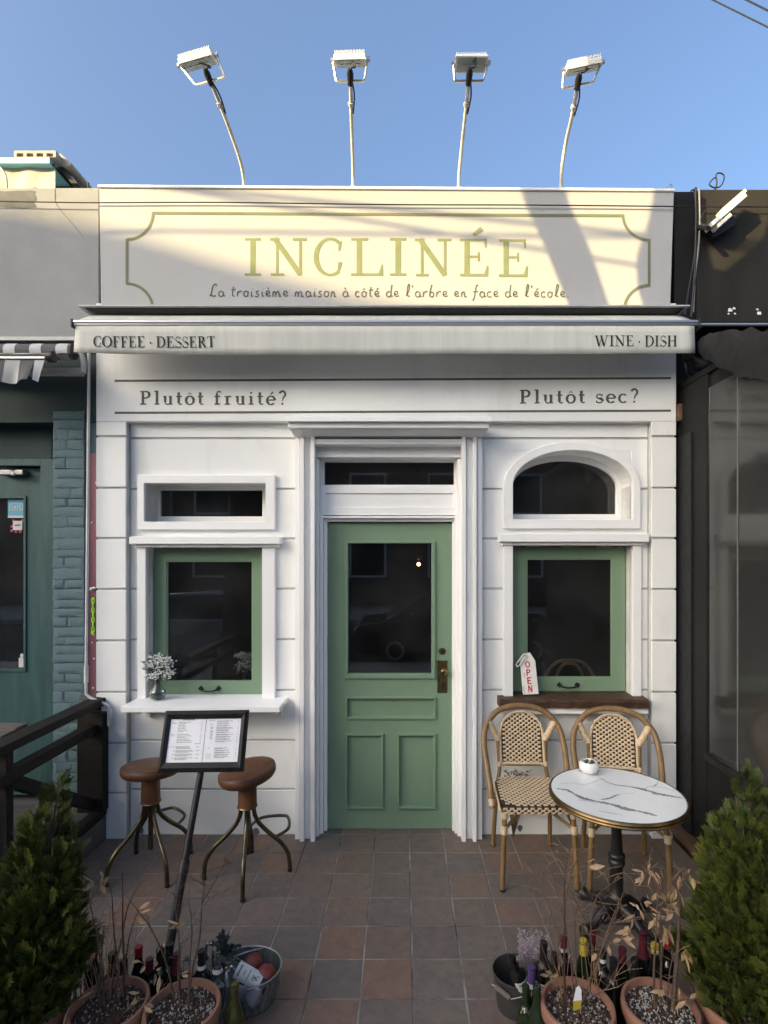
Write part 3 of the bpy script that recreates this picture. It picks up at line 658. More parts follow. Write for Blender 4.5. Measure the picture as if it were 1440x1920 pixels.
for i in range(nn+1):
    x = x0+(x1-x0)*i/nn; e1 = random.uniform(-.003, .003); e2 = random.uniform(-.004, .004)
    vs += [(x, .078, zr), (x, -.105+e1, zr-.004+e1*.6), (x, -.11+e2, zr-.02), (x, -.108+e1, zr-.062+e2*.5), (x, .078, zr-.062)]
fs = [(5*i+k, 5*i+5+k, 5*i+5+(k+1) % 5, 5*i+(k+1) % 5) for i in range(nn) for k in range(5)]+[(0,1,2,3,4), tuple(5*nn+k for k in (4,3,2,1,0))]
mb.add(vs, fs); tag(mb.build('sill', M['sill_wood'], wr), 'rough brown timber sill')
MB().box(X_(940,-.08), X_(1216,-.08), -.085, -.001, zr-.107, zr-.0635).build('apron', M['trim'], wr, bevel=.004)

# --- door surround
su = MB(); YS = -.10
def surround(px_list, name):
    m_ = MB()
    for (p0, p1, y0) in px_list: m_.box(X_(p0, y0), X_(p1, y0), y0, .02, 0.001, 2.722)
    return islands(m_, name, M['trim'], cafe, bevel=.003)
surround([(553, 561.5, -.07), (562, 570, -.10), (570.5, 581.5, -.06), (582, 590, -.10)], 'door_pilaster')
surround([(866, 874, -.10), (874.5, 886.5, -.06), (887, 894, -.10), (894.5, 904, -.07)], 'door_pilaster')
xa, xb = X_(590, -.1), X_(866, -.1)
mb = MB(); mb.box(X_(534,-.24), X_(922,-.24), -.24, -.06, Z_(790,-.24), Z_(781,-.24)).box(X_(540,-.21), X_(917,-.21), -.21, .0, Z_(802,-.21), Z_(790,-.24)-.0005)
z2 = Z_(802, -.21)
mb.add([(X_(545,-.15), -.17, z2-.001), (X_(912,-.15), -.17, z2-.001), (.535, -.105, z2-.03), (-.72, -.105, z2-.03), (X_(545,-.15), 0, z2-.001), (X_(912,-.15), 0, z2-.001), (.535, 0, z2-.03), (-.72, 0, z2-.03)],
       [(0,1,5,4),(3,2,1,0),(7,6,2,3),(0,4,7,3),(1,2,6,5)])
islands(mb, 'cornice', M['trim'], cafe, bevel=.003)
MB().box(xa, xb, -.09, .02, Z_(833,-.09), Z_(823,-.09)).build('header_bar', M['trim'], cafe, bevel=.003)
MB().box(xa+.001, xb-.001, .005, .10, Z_(858,0), 2.735).build('header_panel', M['trim'], cafe)
MB().box(xa+.001, xb-.001, -.02, .004, Z_(858,0)-.0, Z_(856,0)+.006).build('header_bead', M['trim'], cafe)
# jambs with stepped reveals
for side in (-1, 1):
    m_ = MB()
    for (p0, p1, y0) in (((590, 598, -.03), (598.5, 606, .005), (606.5, 613.5, .04)) if side < 0 else ((858, 866, -.03), (852.5, 857.5, .005), (848, 852, .04))):
        m_.box(X_(p0, y0), X_(p1, y0), y0, .13, .001, Z_(862, 0) if p0 in (590, 858) else Z_(966, 0))
    islands(m_, 'door_jamb', M['trim'], cafe, bevel=.003)
tw = MB().frame(X_(598.5,.02), X_(857,.02), Z_(912,.02), Z_(858.5,.02), X_(609,.1), X_(851,.1), Z_(910,.1), Z_(867,.1), .07, .12).build('transom_window', M['trim'], cafe, bevel=.003)
pane(tw, X_(607,.1), X_(853,.1), Z_(912,.1), Z_(865,.1), .098)
rx0, rx1, rz0, rz1 = X_(600,.02), X_(858,.02), Z_(966,.02), Z_(912.5,.02)
pr = MB().slab(rx0, rx1, rz0, rz1, .02, .10, [(X_(610,.02), X_(849,.02), Z_(951,.02), Z_(925,.02))]).build('door_header', M['trim'], cafe, bevel=.003)
MB().box(X_(609,.02), X_(850,.02), .032, .09, Z_(952,.02), Z_(924,.02)).build('header_panel', M['trim'], pr)
islands(MB().box(X_(604,.005), X_(855,.005), .003, .03, Z_(971.5,.005), Z_(967.5,.005)).box(X_(609,.03), X_(852,.03), .034, .12, Z_(978,.035), Z_(972,.035)), 'door_head', M['trim'], cafe, bevel=.002)

# --- door
DY = .07
dx0, dx1, dz0, dz1 = X_(614,DY), X_(847,DY), .006, Z_(981,DY)
def q4(a, b, c, d): return (X_(a,DY), X_(b,DY), Z_(d,DY), Z_(c,DY))
hg = q4(653, 809, 1019, 1263); h1 = q4(652, 813, 1310, 1343); h2 = q4(652, 715, 1379, 1511); h3 = q4(749, 812, 1379, 1511)
door = MB().slab(dx0, dx1, dz0, dz1, DY, DY+.045, [hg, h1, h2, h3]).build('door', M['green'], cafe, bevel=.002)
tag(door, 'sage green door with a tall glass panel')
for h, o in ((hg, q4(647, 816, 1014, 1272)), (h1, q4(648, 817, 1305, 1348)), (h2, q4(648, 719, 1374, 1516)), (h3, q4(745, 817, 1374, 1516))):
    MB().frame(o[0], o[1], o[2], o[3], h[0]-.001, h[1]+.001, h[2]-.001, h[3]+.001, DY-.016, DY+.006).build('moulding', M['green'], door, bevel=.004)
for h in (h1, h2, h3): MB().box(h[0]-.004, h[1]+.004, DY+.014, DY+.03, h[2]-.004, h[3]+.004).build('panel', M['green'], door)
pane(door, hg[0]-.003, hg[1]+.003, hg[2]-.003, hg[3]+.003, DY+.02)
p = q4(820, 839, 1238, 1299)
hp = MB().box(p[0], p[1], DY-.007, DY-.0005, p[2], p[3]).build('lock_plate', M['brass'], door, bevel=.003)
c = PY(831, 1256, DY); kb = MB()
kb.lathe([(.012,0),(.011,.012),(.009,.02),(.012,.03),(.021,.042),(.024,.052),(.021,.062),(.011,.068),(.001,.069)], 18, (c.x, DY-.006, c.z), M=Matrix.Rotation(R(90), 3, 'X'))
kb.build('knob', M['brass'], door, smooth=50)
c = PY(831, 1283, DY); kh = MB().lathe([(.009,0),(.009,.004),(.005,.0042),(.001,.003)], 14, (c.x, DY-.0072, c.z), M=Matrix.Rotation(R(90), 3, 'X')).box(c.x-.0025, c.x+.0025, DY-.0125, DY-.0117, c.z-.018, c.z-.004)
for dx in (-.02, .02): kh.ball((c.x+dx-.004, DY-.0075, c.z-.048), .0035, n=8, m=4)
kh.build('keyhole', M['black_iron'], door)
c = PY(829, 1221, DY)
MB().lathe([(.024,0),(.024,.006),(.02,.011),(.012,.012),(.011,.009),(.001,.009)], 20, (c.x, DY-.001, c.z), M=Matrix.Rotation(R(90), 3, 'X')).build('deadbolt', M['brass'], door, smooth=40)
for (a, b) in ((1024,1054),(1108,1138),(1193,1223),(1391,1423),(1475,1505)):
    xh = X_(614, DY)-.004
    hb = MB().tube([(xh, DY-.008, Z_(b,DY)), (xh, DY-.008, Z_(a,DY))], .008, 10).box(xh, xh+.012, DY-.004, DY-.0008, Z_(b,DY)+.004, Z_(a,DY)-.004)
    hb.build('hinge', M['steel'], door, smooth=40)
MB().box(dx0+.002, dx1-.002, .072, .11, .0015, .0055).build('threshold', M['steel'], cafe)
# paint chips at the foot of the wall
mb = MB()
for (px, py, s) in ((263, 1556, 9), (478, 1561, 9), (975, 1552, 7), (258, 1566, 4)):
    c = PY(px, py, 0); pts = [(c.x+cos(a*pi/4)*s*.0036*random.uniform(.5, 1.1), c.z+sin(a*pi/4)*s*.0036*random.uniform(.6, 1.3)) for a in range(8)]
    pts = [(x, max(z, .003)) for x, z in pts]
    mb.add([(x, -.0012, z) for x, z in pts], [tuple(range(8))])
islands(mb, 'paint_chip', M['concrete_patch'], cafe)

# ------------------------------------------------------------------ awning
AY = -.30
aw = thing('awning', 'cream canvas awning reading COFFEE DESSERT and WINE DISH above the cafe door', 'awning', (0, AY, 3.2))
mb = MB().box(X_(146,-.26), X_(1294,-.26), -.26, -.074, Z_(574,-.26), Z_(571.5,-.26)); mb.build('cover_plate', M['pale_metal'], aw)
zc = Z_(574, -.26)
mb = MB()
xe0, xe1 = X_(184,-.2), X_(1262,-.2); zk = Z_(589, -.205)
mb.add([(X_(158,-.24), -.24, zc-.002), (X_(1284,-.24), -.24, zc-.002), (xe1, -.205, zk), (xe0, -.205, zk), (X_(158,-.24), -.075, zc-.002), (X_(1284,-.24), -.075, zc-.002), (xe1, -.075, zk), (xe0, -.075, zk)],
       [(0,1,2,3),(4,7,6,5),(0,4,5,1),(3,2,6,7),(0,3,7,4),(1,5,6,2)])
mb.build('cassette', M['cassette'], aw)
xa, xb = X_(143, AY), X_(1302, AY); zf = Z_(603.5, AY); n = 60
mb = MB(); V = []
for i in range(n+1):
    t = i/n; x = xa+(xb-xa)*t; xi = (xe0-.03)+(xe1-xe0+.06)*t
    for j in range(6):
        s = j/5; V.append((xi+(x-xi)*s, -.195+(AY-.005+.195)*s, (zk-.003)+(zf-(zk-.003))*s+.006*sin(pi*s)+.002*sin(t*37)*sin(pi*s)))
mb.add(V, [(6*i+j, 6*i+j+1, 6*i+7+j, 6*i+6+j) for i in range(n) for j in range(5)])
cn = mb.build('canopy', M['awning'], aw, smooth=80); sm = cn.modifiers.new('thick', 'SOLIDIFY'); sm.thickness = .004
mb = MB().tube([(xa-.01, AY-.012, Z_(605.5, AY)), (xb+.01, AY-.012, Z_(605.5, AY))], .013, 12).tube([(xa-.012, AY-.008, Z_(609.5, AY)), (xb+.012, AY-.008, Z_(609.5, AY))], .009, 10)
mb.build('front_bar', M['alu'], aw, smooth=50)
for x in (xa-.02, xb+.012): MB().box(x, x+.012, AY-.03, AY+.012, Z_(616,AY), Z_(601,AY)).build('end_cap', M['cassette'], aw, bevel=.003)
VY = AY-.012
def valz(px): t = (px-142)/1160; return 661+3.5*sin(pi*t)**.5
def valy(x, s): return VY-.006*s*sin(x*5.3)-.010*s*sin(x*1.9+.6)+.004*sin(x*17)*s
mb = MB(); V = []; n = 90
for i in range(n+1):
    t = i/n; pt = 142+(1160)*t
    for j in range(5):
        s = j/4; px = pt+((-3 if t < .5 else 3)*s*abs(2*t-1)**12); py = 611+(valz(pt)-611)*s
        V.append((X_(px, VY), valy(X_(px, VY), s), Z_(py, VY)))
mb.add(V, [(5*i+j, 5*i+j+1, 5*i+6+j, 5*i+5+j) for i in range(n) for j in range(4)])
vl = mb.build('valance', M['awning'], aw, smooth=80); sm = vl.modifiers.new('thick', 'SOLIDIFY'); sm.thickness = .003; sm.offset = -1
def vtext(txt, px0, px1, pb, hp):
    def fn(u, v, k):
        px = px0+(px1-px0)*u; py = pb-hp*v; x = X_(px, VY); s = (py-611)/50
        return Vector((x, valy(x, s)-.004-.00012*k, Z_(py, VY)))
    letters(txt, CPV, fn, 'black_ink', aw, gap=.10)
CPV = caps(T=.17, t=.055)
vtext('COFFEE · DESSERT', 177, 403, 651, 20.5)
vtext('WINE · DISH', 1115, 1269, 650, 20.5)

# ------------------------------------------------------------------ left neighbour
nb = thing('neighbour_building', 'grey rendered building with teal door and painted brick pier left of the cafe', 'building', (-2.6, .2, 0))
zu0, zu1 = Z_(636, -.05), Z_(352, -.05); xr = X_(185.5, -.05)
uw = MB().box(-7, xr, -.05, .3, zu0, zu1).build('upper_wall', M['concrete'], nb, bevel=.006)
MB().box(-7, xr+.004, -.064, -.0505, zu0-.012, zu0+.012).build('flashing', M['pale_metal'], nb)
random.seed(21)
def blob(px0, py0, px1, py1, y, n=26, rough=3):
    pts = []
    for i in range(n):
        t = i/n*4; s = int(t); f = t-s
        x, z = [(px0+(px1-px0)*f, py0), (px1, py0+(py1-py0)*f), (px1-(px1-px0)*f, py1), (px0, py1-(py1-py0)*f)][s]
        p = PY(x+random.uniform(-rough, rough), z+random.uniform(-rough, rough)*.5, y); pts.append((p.x, y, p.z))
    return MB().add(pts, [tuple(range(n))])
blob(-15, 358, 66, 389, -.0515).build('cement_patch', M['concrete_patch'], nb)
mb = MB(); strokes_to(mb, [([(103,353),(103.5,366),(103,377),(108,386),(118,399),(131,414),(143,428),(155,443),(160,455)], [1.3,1.6,1.4,1.6,1.3,1.2,1.0,.8,.5])], lambda X, Y, k: PY(X, Y, -.0516), 0, .4)
mb.build('crack', M['concrete_patch'], nb)
# ground-floor wall: dark teal with the door recess
XDJ = X_(99, 0.0)
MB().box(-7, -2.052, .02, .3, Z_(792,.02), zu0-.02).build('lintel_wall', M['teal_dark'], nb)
MB().box(X_(158,.03), XL-.001, .03, .3, .2, Z_(792,.02)-.001).build('corner_wall', M['teal_joint'], nb)
MB().box(X_(164,.03)-.004, XL-.003, .018, .029, Z_(1306,.02), Z_(850,.02)).build('pink_panel', M['pink'], nb)
mb = MB()
for (px, py) in ((168,980),(170,1105),(168,1205),(172,1235),(170,1290),(176,905),(172,1190)): c = PY(px+4, py, .016); mb.ball((c.x, .0165, c.z), .006, n=6, m=4)
mb.build('paint_fleck', M['stucco'], nb)
# brick pier
pier = MB().box(X_(100.5,.0), X_(157.5,.0), -.002, .3, .2, Z_(792,.02)-.0005).build('brick_pier', M['teal_joint'], nb)
random.seed(31)
def brick_mesh():
    m_ = MB(); nx, nz = 6, 3; V = []; idx = {}
    for i in range(nx+1):
        for j in range(nz+1):
            e = 0 if 0 < i < nx and 0 < j < nz else .5
            V.append((-.5+i/nx+random.uniform(-.02, .02), -.5+e*random.uniform(.35, .75)+random.uniform(-.12, .12)*(1-e), -.5+j/nz+random.uniform(-.05, .05)))
    b = len(V); rim = [(i, 0) for i in range(nx)]+[(nx, j) for j in range(nz)]+[(i, nz) for i in range(nx, 0, -1)]+[(0, j) for j in range(nz, 0, -1)]
    at = lambda i, j: i*(nz+1)+j
    F = [(at(i,j), at(i+1,j), at(i+1,j+1), at(i,j+1)) for i in range(nx) for j in range(nz)]
    for (i, j) in rim: v = V[at(i, j)]; V.append((v[0], .5, v[2]))
    n = len(rim)
    for k in range(n): F.append((at(*rim[(k+1) % n]), at(*rim[k]), b+k, b+(k+1) % n))
    m_.add(V, F); me = m_.mesh('brick', smooth=50); me.materials.append(M['teal_brick']); return me
BR = [brick_mesh() for _ in range(6)]
z = .215; row = 0; px0, px1 = X_(99,-.01), X_(158,-.01); ztop = Z_(780,-.01)
while z < ztop-.02:
    h = random.uniform(.056, .078)
    cuts = [px0, px1] if (row % 3 == 2 or random.random() < .25) else [px0, px0+(px1-px0)*(random.uniform(.5, .62) if row % 2 else random.uniform(.36, .5)), px1]
    for i in range(len(cuts)-1):
        o = bpy.data.objects.new('brick', random.choice(BR)); COL.objects.link(o); o.parent = pier
        o.scale = (cuts[i+1]-cuts[i]-.0035, .014, h-.004)
        o.location = Vector(((cuts[i]+cuts[i+1])/2, -.009+random.uniform(-.002, .003), z+h/2))-nb.location
        o.rotation_euler = (0, random.uniform(-.012, .012), 0)
    z += h; row += 1
# teal door
NDY = .10
zt = Z_(877, NDY); zb = .215
jb = MB().box(X_(86.5,NDY), X_(99,.0)-.002, .04, .3, zb, zt+.05).box(-3.6, X_(86.5,NDY)-.001, .04, .3, zt+.004, zt+.05); islands(jb, 'door_frame', M['teal_wood'], nb, bevel=.003)
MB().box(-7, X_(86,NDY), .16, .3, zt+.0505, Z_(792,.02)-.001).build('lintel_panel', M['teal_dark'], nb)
gx1, gz0, gz1 = X_(46,NDY), Z_(1255,NDY), Z_(934,NDY)
dl = MB().slab(-3.45, X_(86,NDY), zb+.01, zt, NDY, NDY+.05, [(-3.25, gx1, gz0, gz1)]).build('door', M['teal_wood'], nb, bevel=.003)
MB().frame(-3.262, gx1+.014, gz0-.014, gz1+.014, -3.249, gx1-.001, gz0+.001, gz1-.001, NDY-.01, NDY+.004).build('moulding', M['teal_wood'], dl)
MB().box(-3.252, gx1+.002, NDY+.02, NDY+.026, gz0-.002, gz1+.002).build('pane', M['glass'], dl)
cz = Z_(888, NDY)
mb = MB().box(X_(11,NDY), X_(54,NDY), NDY-.06, NDY-.001, cz-.018, cz+.018); mb.build('door_closer', M['steel'], dl, bevel=.006)
MB().beam((X_(48,NDY), NDY-.03, cz+.024), (X_(20,NDY), NDY-.10, cz+.03), .02, .008).build('closer_arm', M['black_metal'], dl)
MB().ball((X_(37,NDY), NDY-.062, cz-.012), .012, n=10, m=6).build('closer_valve', M['lampwhite'], dl)
for (a, b) in ((938,962),(1057,1082),(1330,1360)):
    MB().tube([(X_(86.5,NDY), NDY-.006, Z_(b,NDY)), (X_(86.5,NDY), NDY-.006, Z_(a,NDY))], .012, 8).build('hinge', M['black_metal'], dl, smooth=40)
y = NDY+.0185
s1 = MB().box(X_(15,y), X_(44,y), y-.001, y, Z_(971,y), Z_(936,y)).build('sticker', M['sticker_blue'], dl)
MB().box(X_(15,y), X_(44,y), y-.0014, y-.001, Z_(971,y), Z_(967,y)).build('sticker_strip', M['label'], dl)
mb = MB().frame(X_(18,y), X_(42.5,y), Z_(957,y), Z_(944,y), X_(19.2,y), X_(41.3,y), Z_(956,y), Z_(945,y), y-.0018, y-.001)
mb.build('sticker_border', M['label'], dl)
wall_letters('SAFE', sans(.17), 21, 40, 954.5, 954.5, 8, y-.0022, 'label', dl, gap=.1)
mb = MB()
for (px, py) in ((25,976),(22,987),(22,995),(30,997),(38,997),(42,976),(40,990)): mb.box(X_(px-2.2,y), X_(px+2.2,y), y-.001, y, Z_(py+2.2,y), Z_(py-2.2,y))
mb.build('sticker_pixels', M['sticker_red'], dl)
MB().box(X_(24.5,y), X_(42,y), y-.002, y-.0012, Z_(994,y), Z_(976.5,y)).build('sticker', M['label'], dl)
MB().box(X_(28,y), X_(39,y), y-.0028, y-.0022, Z_(986,y), Z_(983.5,y)).build('sticker_print', M['print'], dl)
mb = MB().box(X_(35.5,y), X_(47,y)-.004, y-.002, y, Z_(1251,y), Z_(1233,y)).ball((X_(41,y), y-.001, Z_(1229,y)), .012, .001, .014, 10, 6); mb.build('sticker', M['label'], dl)
# dark room behind the teal door
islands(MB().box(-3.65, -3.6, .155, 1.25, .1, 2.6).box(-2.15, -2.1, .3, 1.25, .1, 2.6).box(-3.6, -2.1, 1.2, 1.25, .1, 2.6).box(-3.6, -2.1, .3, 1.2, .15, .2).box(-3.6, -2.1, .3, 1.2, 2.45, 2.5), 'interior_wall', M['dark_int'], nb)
# flat roof and what stands on it
MB().box(-7, XL, .3, 5, 3.6, zu1-.03).build('roof', M['concrete'], nb)
hut = thing('rooftop_shelter', 'beige tarp shelter with turquoise edge on the roof left of the sign', 'shelter', PY(40, 350, .35), None)
y = .35; y2 = .9
mb = MB(); n = 22; V = []
xa, xb = -3.6, X_(104, y)
for i in range(n+1):
    for j in range(7):
        s = j/6; x = xa+(xb-xa)*i/n
        fold = .02*sin(i*1.3+j*.5)+(.05*max(0, i-17)/5*s*sin(i*2.1))
        V.append((x, y+fold*(.3+.7*s), Z_(307, y)+(zu1-.04-Z_(307, y))*s))
mb.add(V, [(7*i+j, 7*i+j+1, 7*i+8+j, 7*i+7+j) for i in range(n) for j in range(6)]); mb.build('tarp', M['tarp_beige'], hut, smooth=80)
mb = MB().box(xa, X_(101,y), y-.05, y2, Z_(306,y-.05), Z_(295,y-.05)); mb.build('edge_trim', M['turq'], hut)
MB().box(xa, X_(103,y), y-.02, y2, Z_(310,y-.02), Z_(306.5,y-.02)).build('soffit', M['roofdark'], hut)
p = [PY(104,300,y), PY(129,292,y), PY(128,310,y), PY(154,352,y), PY(110,352,y)]
MB().prism([(v.x, v.z) for v in (PY(104,309,y+.1), PY(112,309,y+.1), PY(153,352,y+.1), PY(141,352,y+.1))], y+.05, y2).build('verge', M['roofdark'], hut)
MB().prism([(v.x, v.z) for v in (PY(104,312,y+.2), PY(108,312,y+.2), PY(141,352,y+.2), PY(104,352,y+.2))], y+.2, y2).build('gable', M['concrete_patch'], hut)
MB().prism([(v.x, v.z) for v in (PY(108,312,y+.12), PY(112,312,y+.12), PY(146,352,y+.12), PY(140,352,y+.12))], y+.12, y+.16).build('verge_board', M['block'], hut)
# hollow concrete blocks
def holblock(px0, px1, py0, py1, y, dy, nh, lab):
    x0, x1, z0, z1 = X_(px0,y), X_(px1,y), Z_(py1,y), Z_(py0,y)
    t = (x1-x0)/(nh*4+1); hs = [(x0+t*(1+4*k)+t*.2, x0+t*(4+4*k)-t*.2, z0+.006, z1-(z1-z0)*.42) for k in range(nh)]
    o = MB().slab(x0, x1, z0, z1, y, y+dy, hs).build('concrete_block', M['block'], bevel=.004); return tag(o, lab, 'concrete block')
holblock(26, 105, 282, 294.8, y-.05, .2, 4, 'pale hollow concrete block on the turquoise roof edge')
M2 = MB(); xx0, zz0 = X_(106,y+.3), Z_(309,y+.3)
o = MB().prism([(X_(106,y), Z_(284,y)), (X_(109,y), Z_(283,y)), (X_(131,y), Z_(302,y)), (X_(130,y), Z_(306,y)), (X_(124,y), Z_(308,y)), (X_(116,y), Z_(308,y)), (X_(106,y), Z_(298,y))], y+.02, y+.5).build('concrete_block', M['block'], bevel=.004)
tag(o, 'concrete block in shade at the right end of the rooftop shelter', 'concrete block')
c = PY(166, 352, .1); o = MB().tube([(c.x, .1, c.z-.03), (c.x, .1, c.z+.035)], .006, 6).build('rebar_stub', M['cable']); tag(o, 'short dark rod standing on the grey parapet', 'rod')
# curved bracket pipe by the tarp
o = MB().tube(catmull([PY(-12,305,.2), PY(2,316,.2), PY(11,332,.2), PY(13,354,.2)], 6), .008, 8).build('roof_pipe', M['pole'], smooth=60); tag(o, 'bent pale pipe on the roof at the left edge', 'pipe')
# striped awning
sa = thing('striped_awning', 'grey and white striped awning over the teal door', 'awning', PY(30, 670, -.3))
y = -.36; xa, xb = -4.2, X_(86, y)
bounds = [X_(p, y) for p in (86, 67, 40, 12, -16, -44, -72, -100, -128)]
def vy(x, s): return y-.01-.02*s*sin(x*19)-.012*s*sin(x*41+1)
zb0 = Z_(676, y)
for k in range(len(bounds)-1):
    b1, b0 = bounds[k], bounds[k+1]; mt = M['stripe_white' if k % 2 == 0 else 'stripe_grey']; mb = MB(); V = []; n = 8
    for i in range(n+1):
        x = b0+(b1-b0)*i/n
        for j in range(7):
            s = j/6; px = 755+x*FPX/(y+CAM_D); low = 716+2*sin(x*31); sl = -13*s if k == 0 and i == n else (-10*s*i/n if k == 0 else (-10*s if k < 3 else -8*s))
            V.append((X_(px+sl, y), vy(x, s), Z_(676+(low-676)*s, y)))
    mb.add(V, [(7*i+j, 7*i+j+1, 7*i+8+j, 7*i+7+j) for i in range(n) for j in range(6)]); mb.build('stripe', mt, sa, smooth=80)
    mb = MB(); V = []
    for i in range(2):
        x = (b0, b1)[i]
        for j in range(4): s = j/3; V.append((x+.09*s, y+(.28)*s, Z_(664, y)+.10*s+.01*sin(pi*s)))
    mb.add(V, [(4+j, 4+j+1, j+1, j) for j in range(3)]); mb.build('canopy_stripe', mt, sa)
MB().box(xa, X_(88,y), y-.02, y+.012, Z_(674.5,y), Z_(670.5,y)).build('front_bar', M['alu'], sa, bevel=.003)
MB().box(xa, X_(88,y), y-.016, y+.012, Z_(670,y), Z_(665.5,y)).build('front_rail', M['black_metal'], sa)
mb = MB().lathe([(.001,0),(.03,0),(.034,.008),(.034,.04),(.001,.041)], 18, (X_(89,y), y, Z_(669,y)), M=Matrix.Rotation(R(90), 3, 'Y')); mb.build('end_cap', M['black_plastic'], sa, smooth=40)
mb = MB().tube([(-4.2, -.13, Z_(660,-.13)), (X_(139,-.13), -.13, Z_(660,-.13))], .05, 16); mb.build('fabric_roll', M['stripe_grey'], sa, smooth=50)
for k in range(5):
    x = X_(137,-.13)-.01-.17*k; MB().tube([(x-.075, -.13, Z_(660,-.13)), (x, -.13, Z_(660,-.13))], .0515, 16).build('roll_stripe', M['stripe_white'], sa, smooth=50)
MB().box(-4.2, X_(152,-.1), -.11, -.06, Z_(702,-.1), Z_(690,-.1)).build('torsion_bar', M['pipe'], sa)
MB().tube(catmull([PY(150,660,-.12), PY(155,672,-.12), PY(157,685,-.12), PY(156,700,-.12)], 5), .018, 8).build('bracket', M['pipe'], sa, smooth=50)
# conduit
cn = thing('conduit_pipe', 'white conduit running down beside the pink panel to the railing', 'pipe', PY(165, 1340, -.1))
y = -.10
pts = [PY(166.5,640,y), PY(166,780,y), PY(164,1000,y), PY(162,1200,y), PY(161.5,1292,y), PY(163,1302,y), PY(171,1309,y), PY(188,1316,y), PY(200,1322,y), PY(204.5,1330,y), PY(205,1362,y)]
MB().tube(catmull(pts, 4), .0095, 10).build('tube', M['pipe'], cn, smooth=60)
for a, b in (((161.8,1248),(161.6,1280)), ((205,1330),(205,1360))): MB().tube([PY(*a, y), PY(*b, y)], .0135, 12).build('coupling', M['pipe'], cn, smooth=40)
# lime chain on the pink panel
ch = thing('plastic_chain', 'lime green plastic chain hanging on the pink panel', 'chain', PY(175, 1150, .0)); y = .004
for k in range(7):
    c = PY(174.5, 1126+k*9, y); ax = Vector((1,0,0)) if k % 2 == 0 else Vector((.35,-.9,0)).normalized()
    pts = [c+ax*(.0085*cos(a))+Vector((0,0,1))*(.0185*sin(a)) for a in [2*pi*i/12 for i in range(13)]]
    MB().tube(pts, .0042, 6, cap=False).build('link', M['lime'], ch, smooth=60)
c = PY(174.5, 1187, y); MB().beam(c+Vector((-.01,-.004,-.008)), c+Vector((.01,-.004,.012)), .006, .006).beam(c+Vector((.01,-.008,-.01)), c+Vector((-.01,-.008,.010)), .006, .006).build('link', M['lime'], ch)
c = PY(175, 1105, .01); o = MB().lathe([(.016,0),(.016,.004),(.008,.006),(.008,.02),(.014,.026),(.014,.034),(.001,.036)], 14, (c.x, .017, c.z), M=Matrix.Rotation(R(90),3,'X')).build('cabinet_knob', M['steel'], smooth=40); tag(o, 'small metal knob above the lime chain', 'knob')

# ------------------------------------------------------------------ deck, riser and railing
ZD = .212
dk = tag(MB().box(-7, FX0-.002, -2.95, .29, -.4, ZD-.026).build('deck_base', M['riser']), kind='structure')
y = -.004; k = 0
while y > -2.95:
    MB().box(-5.5, FX0-.06, y-.118, y, ZD-.0255, ZD+random.uniform(-.002, .002)).build('deck_board', M['deck'], dk, bevel=.003); y -= .123
MB().box(FX0-.055, FX0+.012, -2.95, -.03, ZD-.045, ZD+.004).build('edge_board', M['rail'], dk, bevel=.004)
y = -.064
while y > -2.9:
    MB().box(FX0-.001, FX0+.011, y-.30, y, .006, ZD-.05).build('riser_tile', M['riser'], dk, bevel=.002); y -= .304
rg = thing('timber_railing', 'dark brown timber railing sloping away on the left deck', 'railing', (FX0, -.5, ZD))
xc = FX0
MB().box(X_(155,-.07), X_(203,-.07), -.135, -.065, ZD, Z_(1336,-.1)).build('post', M['rail'], rg, bevel=.004)
MB().box(X_(156,-.06)-.0, X_(190,-.06), -.064, -.02, ZD, Z_(1312,-.05)).build('post', M['rail'], rg, bevel=.004)
MB().box(X_(154,-.04), X_(192,-.04), -.075, -.01, Z_(1311.5,-.05), Z_(1306,-.05)).build('post_cap', M['riser'], rg)
for yy in (-.91, -2.0): MB().box(xc-.07, xc-.02, yy-.02, yy+.03, ZD, .90).build('post', M['rail'], rg, bevel=.004)
MB().beam((xc-.045, -2.6, .925), (xc-.045, -.02, .925), .10, .05).build('rail', M['rail'], rg, bevel=.005)
MB().beam((xc-.045, -2.6, .765), (xc-.045, -.136, .765), .07, .06).build('rail', M['rail'], rg, bevel=.005)
MB().beam((xc-.045, -.88, .735), (xc-.045, -.136, .265), .045, .07).build('brace', M['rail'], rg, bevel=.004)
MB().beam((xc-.11, -.91, .70), (xc-1.2, -.95, .70), .05, .06).build('rail', M['rail'], rg, bevel=.004)
MB().box(xc-1.2, xc-.08, -.96, -.93, ZD, .66).build('infill_panel', M['rail'], rg, bevel=.003)
tb = thing('plank_table', 'weathered plank table on the deck at the left edge', 'table', PD(5, 1420, 3.05))
c = PD(30, 1362, 3.05)
for k in range(3): MB().box(c.x-.9, c.x+.02+.03*sin(k*2), c.y-.05-.125*k, c.y+.07-.125*k, c.z-.04, c.z+.004*(k % 2)).build('plank', M['old_wood'], tb, bevel=.006)
for s in (-.8, -.1): MB().box(c.x+s-.03, c.x+s+.03, c.y-.2, c.y-.14, ZD, c.z-.0405).build('leg', M['old_wood'], tb)

